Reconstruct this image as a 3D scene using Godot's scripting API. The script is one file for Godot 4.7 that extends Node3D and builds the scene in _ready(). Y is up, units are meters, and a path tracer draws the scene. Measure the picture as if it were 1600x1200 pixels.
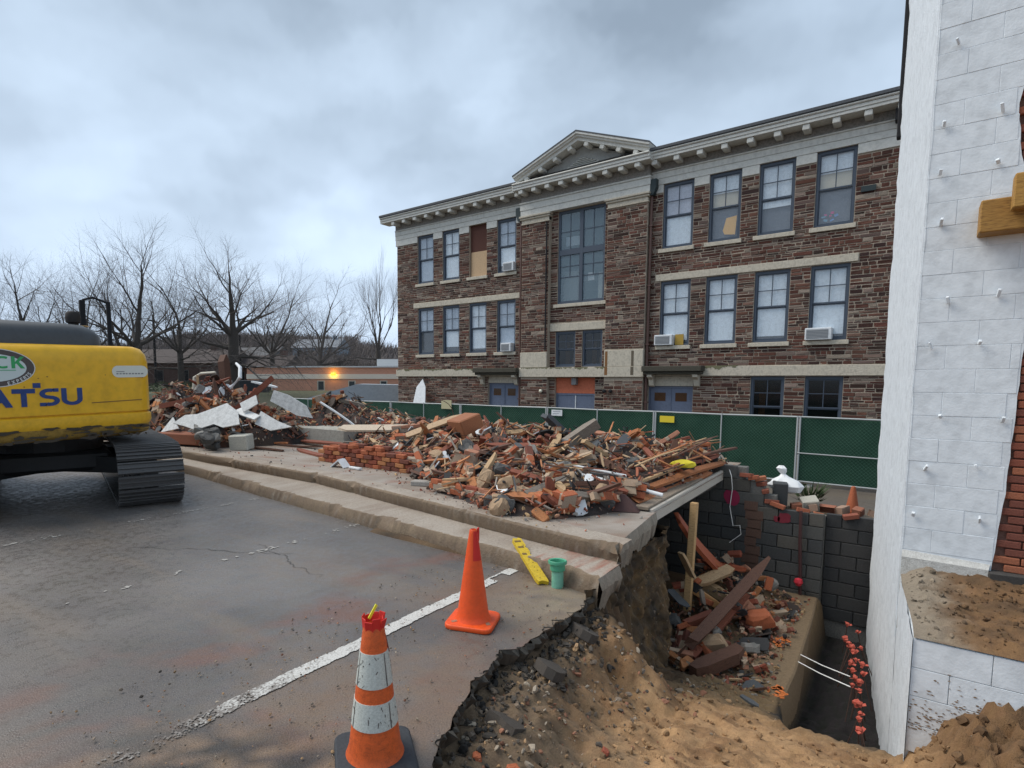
extends Node3D
# A demolition site in front of an old stone school under an overcast sky.
# World: x runs along the school's front, -z points at it, y is up, metres.

class Shape:
	var p := PackedVector3Array()
	var c := PackedColorArray()
	var col := Color(1, 1, 1)
	func tri(a: Vector3, b: Vector3, d: Vector3) -> void:
		p.append(a); p.append(d); p.append(b)
		c.append(col); c.append(col); c.append(col)
	func tri_c(a: Vector3, ca: Color, b: Vector3, cb: Color, d: Vector3, cd: Color) -> void:
		p.append(a); p.append(d); p.append(b)
		c.append(ca); c.append(cd); c.append(cb)
	func quad(a: Vector3, b: Vector3, d: Vector3, e: Vector3) -> void:
		tri(a, b, d); tri(a, d, e)
	# box centred at t, with the edges cut by b
	func box(t: Transform3D, s: Vector3, b := 0.0) -> void:
		var h := s * 0.5
		for ax in 3:
			var u := (ax + 1) % 3
			var w := (ax + 2) % 3
			for sg in [-1.0, 1.0]:
				var q: Array = []
				for k in [[-1, -1], [1, -1], [1, 1], [-1, 1]]:
					var v := Vector3()
					v[ax] = h[ax] * sg
					v[u] = (h[u] - b) * k[0]
					v[w] = (h[w] - b) * k[1]
					q.append(t * v)
				if sg > 0: quad(q[0], q[1], q[2], q[3])
				else: quad(q[0], q[3], q[2], q[1])
		if b > 0.0:
			for ax in 3:
				var u := (ax + 1) % 3
				var w := (ax + 2) % 3
				for su in [-1.0, 1.0]:
					for sw in [-1.0, 1.0]:
						var v1 := Vector3(); var v2 := Vector3()
						v1[u] = h[u] * su; v1[w] = (h[w] - b) * sw
						v2[u] = (h[u] - b) * su; v2[w] = h[w] * sw
						var e := h[ax] - b
						var a1 := v1; a1[ax] = -e
						var a2 := v1; a2[ax] = e
						var b1 := v2; b1[ax] = -e
						var b2 := v2; b2[ax] = e
						if su * sw > 0: quad(t * a1, t * b1, t * b2, t * a2)
						else: quad(t * a1, t * a2, t * b2, t * b1)
			for sx in [-1.0, 1.0]:
				for sy in [-1.0, 1.0]:
					for sz in [-1.0, 1.0]:
						var x := Vector3(h.x * sx, (h.y - b) * sy, (h.z - b) * sz)
						var y := Vector3((h.x - b) * sx, h.y * sy, (h.z - b) * sz)
						var z := Vector3((h.x - b) * sx, (h.y - b) * sy, h.z * sz)
						if sx * sy * sz > 0: tri(t * x, t * y, t * z)
						else: tri(t * x, t * z, t * y)
	# box given by two corners
	func bx(a: Vector3, b: Vector3, bev := 0.0) -> void:
		box(Transform3D(Basis(), (a + b) * 0.5), (b - a).abs(), bev)
	func bar(a: Vector3, b: Vector3, w: float, h: float, bev := 0.0) -> void:
		var d := b - a
		var x := d.normalized()
		var up := Vector3.UP if absf(x.y) < 0.95 else Vector3.RIGHT
		var z := x.cross(up).normalized()
		box(Transform3D(Basis(x, z.cross(x), z), (a + b) * 0.5), Vector3(d.length(), h, w), bev)
	func tube(pts: Array, radii: Array, sides := 8, caps := true) -> void:
		var rings: Array = []
		var ref := Vector3.UP
		for i in pts.size():
			var d: Vector3 = (pts[min(i + 1, pts.size() - 1)] - pts[max(i - 1, 0)]).normalized()
			if absf(d.dot(ref)) > 0.9: ref = Vector3(1, 0.1, 0.3).normalized() if absf(d.y) > 0.5 else Vector3.UP
			var u := d.cross(ref).normalized()
			var w := d.cross(u)
			var ring := PackedVector3Array()
			for k in sides:
				var a := TAU * k / sides
				ring.append(pts[i] + (u * cos(a) + w * sin(a)) * radii[i])
			rings.append(ring)
		for i in pts.size() - 1:
			for k in sides:
				var l := (k + 1) % sides
				quad(rings[i][k], rings[i][l], rings[i + 1][l], rings[i + 1][k])
		if caps:
			for k in range(1, sides - 1):
				tri(rings[0][0], rings[0][k + 1], rings[0][k])
				var r: PackedVector3Array = rings[-1]
				tri(r[0], r[k], r[k + 1])
	# rings of equal count, joined in order; closed rings run counter-clockwise seen from above when they rise
	func loft(rings: Array, cap_lo := true, cap_hi := true) -> void:
		var n: int = rings[0].size()
		for i in rings.size() - 1:
			for k in n:
				var l := (k + 1) % n
				quad(rings[i][k], rings[i][l], rings[i + 1][l], rings[i + 1][k])
		if cap_lo:
			for k in range(1, n - 1): tri(rings[0][0], rings[0][k + 1], rings[0][k])
		if cap_hi:
			for k in range(1, n - 1): tri(rings[-1][0], rings[-1][k], rings[-1][k + 1])
	# profile of (radius, height) turned about y
	func lathe(prof: Array, sides := 20, t := Transform3D()) -> void:
		var rings: Array = []
		for q in prof:
			var r := PackedVector3Array()
			for k in sides:
				var a := -TAU * k / sides
				r.append(t * Vector3(q.x * cos(a), q.y, q.x * sin(a)))
			rings.append(r)
		loft(rings)
	# polygon in x,y pushed from z0 to z1
	func prism(poly: PackedVector2Array, z0: float, z1: float, t := Transform3D()) -> void:
		var pl := poly
		if Geometry2D.is_polygon_clockwise(pl):
			pl = poly.duplicate(); pl.reverse()
		var ix := Geometry2D.triangulate_polygon(pl)
		for i in range(0, ix.size(), 3):
			var a := pl[ix[i]]; var b := pl[ix[i + 1]]; var d := pl[ix[i + 2]]
			if (b - a).cross(d - a) < 0:
				var s := b
				b = d; d = s
			tri(t * Vector3(a.x, a.y, z1), t * Vector3(b.x, b.y, z1), t * Vector3(d.x, d.y, z1))
			tri(t * Vector3(a.x, a.y, z0), t * Vector3(d.x, d.y, z0), t * Vector3(b.x, b.y, z0))
		for i in pl.size():
			var a := pl[i]; var b := pl[(i + 1) % pl.size()]
			quad(t * Vector3(a.x, a.y, z0), t * Vector3(b.x, b.y, z0), t * Vector3(b.x, b.y, z1), t * Vector3(a.x, a.y, z1))
	func join(o: Shape, t: Transform3D, tint := Color(0, 0, 0, 0)) -> void:
		for i in o.p.size():
			p.append(t * o.p[i])
			c.append(o.c[i] if tint.a == 0.0 else tint)
	func flat() -> ArrayMesh:
		var a := []
		a.resize(Mesh.ARRAY_MAX)
		a[Mesh.ARRAY_VERTEX] = p
		a[Mesh.ARRAY_COLOR] = c
		var m := ArrayMesh.new()
		m.add_surface_from_arrays(Mesh.PRIMITIVE_TRIANGLES, a)
		return m
	# soft shading across edges flatter than the crease (cosine)
	func smooth(crease := 0.5) -> ArrayMesh:
		var near := {}
		var fn := PackedVector3Array()
		for i in range(0, p.size(), 3):
			var n := (p[i + 2] - p[i]).cross(p[i + 1] - p[i])
			fn.append(n)
			for k in 3:
				var key := Vector3i((p[i + k] * 2000.0).round())
				if near.has(key): near[key].append(i / 3)
				else: near[key] = [i / 3]
		var ns := PackedVector3Array()
		ns.resize(p.size())
		for i in p.size():
			var f := fn[i / 3].normalized()
			var s := Vector3()
			for j in near[Vector3i((p[i] * 2000.0).round())]:
				if fn[j].normalized().dot(f) > crease: s += fn[j]
			ns[i] = s.normalized() if s.length() > 1e-9 else f
		var a := []
		a.resize(Mesh.ARRAY_MAX)
		a[Mesh.ARRAY_VERTEX] = p
		a[Mesh.ARRAY_COLOR] = c
		a[Mesh.ARRAY_NORMAL] = ns
		var m := ArrayMesh.new()
		m.add_surface_from_arrays(Mesh.PRIMITIVE_TRIANGLES, a)
		return m

var rng := RandomNumberGenerator.new()
var used := {}
var T := {}   # textures
var K := {}   # materials

func v3(x: float, y: float, z: float) -> Vector3: return Vector3(x, y, z)
func at(p: Vector3, ry := 0.0) -> Transform3D: return Transform3D(Basis(Vector3.UP, ry), p)
func rnd(a: float, b: float) -> float: return rng.randf_range(a, b)
func sst(a: float, b: float, x: float) -> float: return smoothstep(a, b, x)
func curve(pts: Array, x: float) -> float:   # straight pieces between rising (x, y) pairs
	if x <= pts[0][0]: return pts[0][1]
	for i in range(1, pts.size()):
		if x <= pts[i][0]:
			return lerpf(pts[i - 1][1], pts[i][1], (x - pts[i - 1][0]) / (pts[i][0] - pts[i - 1][0]))
	return pts[-1][1]

func numbered(called: String, parent: Node) -> String:
	var key := "%d/%s" % [parent.get_instance_id(), called]
	var n: int = used.get(key, 0)
	used[key] = n + 1
	return called if n == 0 else "%s_%03d" % [called, n]
func obj(called: String, mesh: Mesh, m: Material, parent: Node = self, t := Transform3D()) -> MeshInstance3D:
	var o := MeshInstance3D.new()
	o.name = numbered(called, parent)
	o.mesh = mesh
	o.material_override = m
	parent.add_child(o, true)
	o.transform = t
	return o
func tag(o: Node, label: String, category: String, group := "") -> Node:
	o.set_meta("label", label)
	o.set_meta("category", category)
	if group != "": o.set_meta("group", group)
	return o
func thing(called: String, label: String, category: String, t := Transform3D(), group := "") -> Node3D:
	var o := Node3D.new()
	o.name = numbered(called, self)
	add_child(o, true)
	o.transform = t
	tag(o, label, category, group)
	return o
func struct(o: Node) -> Node:
	o.set_meta("kind", "structure")
	return o
func stuff(o: Node) -> Node:
	o.set_meta("kind", "stuff")
	return o
func dup(src: Node3D, called: String, label: String, t: Transform3D, group := "") -> Node3D:
	var o: Node3D = src.duplicate()
	o.name = numbered(called, self)
	add_child(o, true)
	o.transform = t
	o.set_meta("label", label)
	if group != "": o.set_meta("group", group)
	return o
func scatter(called: String, mesh: Mesh, m: Material, ts: Array, cs: Array, parent: Node = self) -> MultiMeshInstance3D:
	var mm := MultiMesh.new()
	mm.transform_format = MultiMesh.TRANSFORM_3D
	mm.use_colors = true
	mm.mesh = mesh
	mm.instance_count = ts.size()
	for i in ts.size():
		mm.set_instance_transform(i, ts[i])
		mm.set_instance_color(i, cs[i])
	var o := MultiMeshInstance3D.new()
	o.name = numbered(called, parent)
	o.multimesh = mm
	o.material_override = m
	parent.add_child(o, true)
	stuff(o)
	return o

# ---- textures -------------------------------------------------------------
func noise_img(sd: int, freq: float, oct := 4, size := 512, kind := FastNoiseLite.TYPE_SIMPLEX_SMOOTH) -> Image:
	var n := FastNoiseLite.new()
	n.seed = sd
	n.noise_type = kind
	n.frequency = freq
	n.fractal_octaves = oct
	n.fractal_gain = 0.55
	return n.get_seamless_image(size, size)
# grey picture pushed through stops [[0..1, Color linear], ...]
func ramp_tex(img: Image, stops: Array) -> ImageTexture:
	var lut := PackedByteArray()
	for i in 256:
		var f := i / 255.0
		var c: Color = stops[-1][1]
		for k in range(1, stops.size()):
			if f <= stops[k][0]:
				c = stops[k - 1][1].lerp(stops[k][1], clampf((f - stops[k - 1][0]) / maxf(stops[k][0] - stops[k - 1][0], 0.001), 0, 1))
				break
		c = c.linear_to_srgb()
		lut.append(int(clampf(c.r, 0, 1) * 255)); lut.append(int(clampf(c.g, 0, 1) * 255)); lut.append(int(clampf(c.b, 0, 1) * 255))
	var src := img.duplicate()
	src.convert(Image.FORMAT_L8)
	var d: PackedByteArray = src.get_data()
	var o := PackedByteArray()
	o.resize(d.size() * 3)
	for i in d.size():
		var j := d[i] * 3
		o[i * 3] = lut[j]; o[i * 3 + 1] = lut[j + 1]; o[i * 3 + 2] = lut[j + 2]
	return ImageTexture.create_from_image(Image.create_from_data(img.get_width(), img.get_height(), false, Image.FORMAT_RGB8, o))
func blend_img(a: Image, b: Image, f: float) -> Image:
	var x := a.duplicate(); x.convert(Image.FORMAT_L8)
	var y := b.duplicate(); y.convert(Image.FORMAT_L8)
	var dx: PackedByteArray = x.get_data(); var dy: PackedByteArray = y.get_data()
	for i in dx.size(): dx[i] = int(lerpf(dx[i], dy[i], f))
	return Image.create_from_data(a.get_width(), a.get_height(), false, Image.FORMAT_L8, dx)
func bump_tex(img: Image, strength: float) -> ImageTexture:
	var x := img.duplicate()
	x.convert(Image.FORMAT_RGBA8)
	x.bump_map_to_normal_map(strength)
	return ImageTexture.create_from_image(x)
func g(f: float) -> Color: return Color(f, f, f)

func make_textures() -> void:
	var fine := noise_img(11, 0.09, 4)
	var mid := noise_img(12, 0.022, 5)
	var low := noise_img(13, 0.008, 5)
	var cell := noise_img(14, 0.11, 2, 512, FastNoiseLite.TYPE_CELLULAR)
	var rough := blend_img(fine, mid, 0.5)
	T.fine = ramp_tex(fine, [[0.15, g(0.5)], [0.5, g(0.82)], [0.85, g(1.0)]])
	T.mid = ramp_tex(rough, [[0.2, g(0.45)], [0.5, g(0.8)], [0.8, g(1.0)]])
	T.soft = ramp_tex(blend_img(mid, low, 0.5), [[0.2, g(0.78)], [0.5, g(0.92)], [0.8, g(1.0)]])
	T.speck = ramp_tex(blend_img(cell, fine, 0.4), [[0.12, g(1.0)], [0.3, g(0.75)], [0.55, g(0.6)], [0.8, g(0.4)]])
	T.dirt = ramp_tex(blend_img(rough, cell, 0.35), [[0.15, Color(0.42, 0.4, 0.38)], [0.4, Color(0.75, 0.74, 0.73)], [0.7, g(1.0)]])
	T.n_fine = bump_tex(fine, 3.0)
	T.n_mid = bump_tex(rough, 5.0)
	T.n_cell = bump_tex(blend_img(cell, fine, 0.5), 6.0)
	T.wet = ramp_tex(blend_img(mid, low, 0.65), [[0.3, g(0.10)], [0.5, g(0.26)], [0.75, g(0.6)]])
	# wood grain: noise stretched along u
	var w := noise_img(21, 0.05, 4, 512)
	var small := w.duplicate(); small.resize(48, 512, Image.INTERPOLATE_BILINEAR); small.resize(512, 512, Image.INTERPOLATE_BILINEAR)
	var wood := blend_img(small, fine, 0.18)
	T.wood = ramp_tex(wood, [[0.22, Color(0.38, 0.34, 0.3)], [0.45, Color(0.8, 0.78, 0.75)], [0.75, g(1.0)]])
	T.n_wood = bump_tex(wood, 3.0)
	# vertical streaks for brushed render and rain streaks
	var st := noise_img(23, 0.06, 4, 512)
	var s2 := st.duplicate(); s2.resize(512, 40, Image.INTERPOLATE_BILINEAR); s2.resize(512, 512, Image.INTERPOLATE_BILINEAR)
	T.streak = ramp_tex(blend_img(s2, mid, 0.35), [[0.25, g(0.72)], [0.5, g(0.93)], [0.75, g(1.0)]])
	T.n_streak = bump_tex(blend_img(s2, fine, 0.25), 5.0)

# lin: real base colour; tex: name of a grain; k: repeats per metre
func mat(lin: Color, rough := 0.85, tex := "", k := 1.0, nrm := "", ns := 1.0, vc := false, world := true) -> StandardMaterial3D:
	var m := StandardMaterial3D.new()
	m.albedo_color = lin.linear_to_srgb()
	m.roughness = rough
	if tex != "" or nrm != "":
		m.uv1_triplanar = true
		m.uv1_world_triplanar = world
		m.uv1_scale = Vector3(k, k, k)
	if tex != "": m.albedo_texture = T[tex]
	if nrm != "":
		m.normal_enabled = true
		m.normal_texture = T[nrm]
		m.normal_scale = ns
	m.vertex_color_use_as_albedo = vc
	return m
func wood_mat(lin: Color, rough := 0.75) -> StandardMaterial3D:   # grain along the piece's own x
	var m := mat(lin, rough, "wood", 1.0, "n_wood", 0.7, false, false)
	m.uv1_scale = Vector3(0.7, 3.0, 3.0)
	return m
func glass_mat(a: float, lin := Color(0.5, 0.6, 0.65)) -> StandardMaterial3D:
	var m := StandardMaterial3D.new()
	m.transparency = BaseMaterial3D.TRANSPARENCY_ALPHA
	m.albedo_color = Color(lin.r, lin.g, lin.b, a)
	m.roughness = 0.04
	return m

func make_sky() -> void:
	var w := 1024; var h := 512
	var img := Image.create(w, h, false, Image.FORMAT_RGBF)
	var n := FastNoiseLite.new(); n.seed = 5; n.frequency = 0.9; n.fractal_octaves = 6; n.fractal_gain = 0.52
	n.domain_warp_enabled = true; n.domain_warp_amplitude = 0.35; n.domain_warp_frequency = 0.8
	var n2 := FastNoiseLite.new(); n2.seed = 9; n2.frequency = 0.35; n2.fractal_octaves = 3
	for y in h:
		var el := PI * (0.5 - (y + 0.5) / h)
		for x in w:
			if y > h / 2 + 2:
				img.set_pixel(x, y, Color(0.1, 0.095, 0.09)); continue
			var az := TAU * (x + 0.5) / w
			var d := Vector3(cos(az) * cos(el), sin(el), sin(az) * cos(el))
			var q := Vector2(d.x, d.z) / (maxf(d.y, 0.0) + 0.22)
			var a := n.get_noise_2d(q.x * 1.1, q.y * 1.1) * 0.66 + n2.get_noise_2d(q.x + 4.0, q.y) * 0.5
			var f := clampf(0.5 + a, 0.0, 1.0)
			var dark := Color(0.200, 0.255, 0.325)
			var lite := Color(0.52, 0.635, 0.775)
			var c := dark.lerp(lite, f)
			c = c.lerp(Color(0.50, 0.60, 0.74), pow(1.0 - clampf(sin(el), 0, 1), 5.0) * 0.7)
			img.set_pixel(x, y, Color(c.r, c.g, c.b))
	var pm := PanoramaSkyMaterial.new()
	pm.panorama = ImageTexture.create_from_image(img)
	pm.energy_multiplier = SKY_E
	var sky := Sky.new(); sky.sky_material = pm
	var e := Environment.new()
	e.background_mode = Environment.BG_SKY
	e.sky = sky
	e.tonemap_mode = Environment.TONE_MAPPER_LINEAR
	e.tonemap_exposure = EXPOSURE
	e.sdfgi_enabled = true; e.ssao_enabled = true; e.ssil_enabled = true
	var we := WorldEnvironment.new(); we.name = "environment"; we.environment = e
	add_child(we)
const SKY_E := 0.76
const EXPOSURE := 2.0

func make_view() -> void:
	var cam := Camera3D.new(); cam.name = "camera"
	cam.position = Vector3(0, 1.85, 0)
	cam.rotation_degrees = Vector3(-5.2, 38.9, 0)
	cam.projection = Camera3D.PROJECTION_FRUSTUM
	cam.near = 0.05; cam.far = 1200.0
	cam.size = 0.05 * 1200.0 / 900.0
	cam.frustum_offset = Vector2(0.05 * 100.0 / 900.0, 0.05 * 72.0 / 900.0)
	add_child(cam)
	cam.current = true
	var sun := DirectionalLight3D.new(); sun.name = "sun"
	sun.light_energy = 0.5
	sun.light_color = Color(1.0, 0.97, 0.93)
	sun.light_angular_distance = 40.0
	sun.shadow_enabled = true
	add_child(sun)
	sun.look_at_from_position(Vector3(-9, 13, 4), Vector3.ZERO)

var gn := FastNoiseLite.new()   # shared noise for the ground and stains
func nz(x: float, y: float, f: float) -> float: return gn.get_noise_2d(x * f, y * f)
func nz3(p: Vector3, f: float) -> float: return gn.get_noise_3d(p.x * f, p.y * f, p.z * f)

# height field over given grid lines; hf(x, z) -> y, cf(x, z, y) -> colour
func grid(xs: Array, zs: Array, hf: Callable, cf: Callable) -> ArrayMesh:
	var nx := xs.size(); var nzz := zs.size()
	var p := PackedVector3Array(); var c := PackedColorArray(); var ix := PackedInt32Array()
	for j in nzz:
		for i in nx:
			var q: Vector3 = hf.call(xs[i], zs[j])
			p.append(q)
			c.append(cf.call(q.x, q.z, q.y))
	for j in nzz - 1:
		for i in nx - 1:
			var a := j * nx + i
			ix.append_array(PackedInt32Array([a, a + 1, a + nx, a + 1, a + nx + 1, a + nx]))
	var ns := PackedVector3Array(); ns.resize(p.size())
	for k in range(0, ix.size(), 3):
		var n := (p[ix[k + 2]] - p[ix[k]]).cross(p[ix[k + 1]] - p[ix[k]])
		for l in 3: ns[ix[k + l]] += n
	for k in ns.size(): ns[k] = ns[k].normalized()
	var arr := []
	arr.resize(Mesh.ARRAY_MAX)
	arr[Mesh.ARRAY_VERTEX] = p; arr[Mesh.ARRAY_COLOR] = c; arr[Mesh.ARRAY_NORMAL] = ns; arr[Mesh.ARRAY_INDEX] = ix
	var m := ArrayMesh.new()
	m.add_surface_from_arrays(Mesh.PRIMITIVE_TRIANGLES, arr)
	return m
func lines(stops: Array) -> Array:   # [[from, step], [from, step], ..., [end]]
	var o: Array = []
	for i in stops.size() - 1:
		var x: float = stops[i][0]
		while x < stops[i + 1][0] - 1e-4:
			o.append(x)
			x += stops[i][1]
	o.append(stops[-1][0])
	return o

func far_ground(x: float, z: float) -> float:
	var h := curve([[-17.0, -0.95], [-10.0, -0.16]], z)
	h = lerpf(h, 0.75, sst(-26, -38, x))
	var r := Vector2(x, z).length()
	h += maxf(0, r - 60.0) * 0.012
	return h
# the broken edge of the asphalt, x for a given z
func asphalt_edge(z: float) -> float:
	var e := curve([[-5.5, -2.14], [-4.5, -2.05], [-4.1, -1.98], [-3.83, -2.01], [-3.4, -1.98], [-3.1, -2.06], [-2.7, -1.96], [-2.4, -1.88], [-2.1, -1.76], [-1.9, -1.6], [0.0, -1.2], [3.0, -0.6], [8.0, 4.0]], z)
	return e + nz(z, 3.0, 6.0) * 0.06 + nz(z, 7.0, 22.0) * 0.035 + nz(z, 2.0, 60.0) * 0.022
func pit_height(x: float, z: float) -> float:
	var mid := curve([[-10, -1.45], [-7, -1.45], [-6.5, -1.40], [-5.8, -1.20], [-5.0, -0.88], [-4.3, -0.64], [-3.5, -0.44], [-2.5, -0.27], [-1.5, -0.14], [0, 0.0], [4, 0.05]], z)
	var h := mid
	var right := curve([[-6, -0.45], [-4.9, -0.30], [-4.4, -0.32], [-3.5, -0.36], [-2.5, -0.27], [0, 0.0], [4, 0.05]], z)
	h = lerpf(h, maxf(h, right), sst(0.0, 0.45, x))
	var tl := curve([[-6.5, 0.0], [-5.2, 0.22]], z)
	var tr := sst(-0.90 + tl, -0.80 + tl, x) * (1.0 - sst(0.12, 0.22, x)) * (1.0 - sst(-5.55, -5.0, z + nz(x, z, 2.0) * 0.15 + 0.35 * sst(-0.45, -0.1, x)))
	h = lerpf(h, -1.95, tr)
	if z > -4.5:
		var b := 1.0 - sst(-2.02, -1.25, x + 0.28 * nz(x, z, 1.6))
		h = lerpf(h, -0.12, b)
		if x < -2.0: h = minf(h, -0.12)
	var deep := sst(-4.6, -6.4, z)
	var cut := (1.0 - sst(lerpf(-2.2, -2.32, deep), lerpf(-1.85, -2.16, deep), x + 0.13 * (1.0 - 0.5 * deep) * nz(x + z * 0.6, z, 1.5) + 0.045 * nz(x, z, 7.0))) * sst(-7.0, -6.8, z + 0.1 * nz(x, 2.0, 3.0)) * (1.0 - sst(-4.75, -4.2, z))
	h = lerpf(h, 0.03, cut)
	var rough := 0.05 * nz(x, z, 3.0) + 0.04 * nz(x, z, 8.0) + 0.02 * nz(x, z, 24.0)
	if x > 0.1 and z < -3.6: rough += -0.03 + 0.15 * maxf(0.0, nz(x, z, 4.5)) + 0.09 * absf(nz(x, z, 9.0)) + 0.05 * nz(x, z, 16.0)
	return h + rough * (0.4 if x < -2.15 else 1.0)

func dirt_color(x: float, z: float, y: float) -> Color:
	var tan_ := Color(0.47, 0.285, 0.14)
	var gravel := Color(0.155, 0.112, 0.072)
	var clay := Color(0.115, 0.07, 0.036)
	var floor_ := Color(0.20, 0.135, 0.07)
	var n := nz(x, z, 2.2); var n2 := nz(x, z, 8.0)
	var bank := 1.0 - sst(-1.62, -1.0, x - (z + 3.0) * 0.42 + n * 0.45 + n2 * 0.2)
	var c := tan_.lerp(Color(0.225, 0.125, 0.058), clampf(0.35 + n * 1.0 + n2 * 0.7 + 0.5 * nz(x, z, 22.0), 0, 1))
	c = c.lerp(gravel, bank * 0.92)
	c = c.lerp(floor_, sst(-4.6, -5.6, z) * (1.0 - bank))
	var fn := gn.get_noise_3d(x * 2.5, y * 2.5, z * 2.5) + 0.5 * gn.get_noise_3d(x * 9.0, y * 9.0, z * 9.0)
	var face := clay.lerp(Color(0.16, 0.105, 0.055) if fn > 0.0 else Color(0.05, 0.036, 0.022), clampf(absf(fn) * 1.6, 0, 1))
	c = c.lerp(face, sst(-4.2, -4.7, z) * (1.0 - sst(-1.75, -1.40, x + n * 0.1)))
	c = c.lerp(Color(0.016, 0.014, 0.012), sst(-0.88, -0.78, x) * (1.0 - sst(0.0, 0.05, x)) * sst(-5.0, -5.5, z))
	c = c.lerp(Color(0.18, 0.10, 0.045), sst(0.0, 0.4, x) * sst(-3.8, -4.4, z))
	return c * (1.0 + 0.25 * n2)

func stone_mesh(sd: int, flatness := 0.75) -> ArrayMesh:
	rng.seed = sd
	var sp := SphereMesh.new(); sp.radius = 0.5; sp.height = 1.0; sp.radial_segments = 7; sp.rings = 3
	var a := sp.get_mesh_arrays()
	var s := Shape.new()
	var v: PackedVector3Array = a[Mesh.ARRAY_VERTEX]
	for i in v.size():
		var k := 1.0 + 0.55 * gn.get_noise_3d(v[i].x * 3.0 + sd * 9.0, v[i].y * 3.0, v[i].z * 3.0) * 1.6
		v[i] = v[i] * k
		v[i].y *= flatness
	var ix: PackedInt32Array = a[Mesh.ARRAY_INDEX]
	for i in range(0, ix.size(), 3):
		s.p.append(v[ix[i]]); s.p.append(v[ix[i + 1]]); s.p.append(v[ix[i + 2]])
		for k in 3: s.c.append(Color(1, 1, 1))
	return s.flat()

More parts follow.
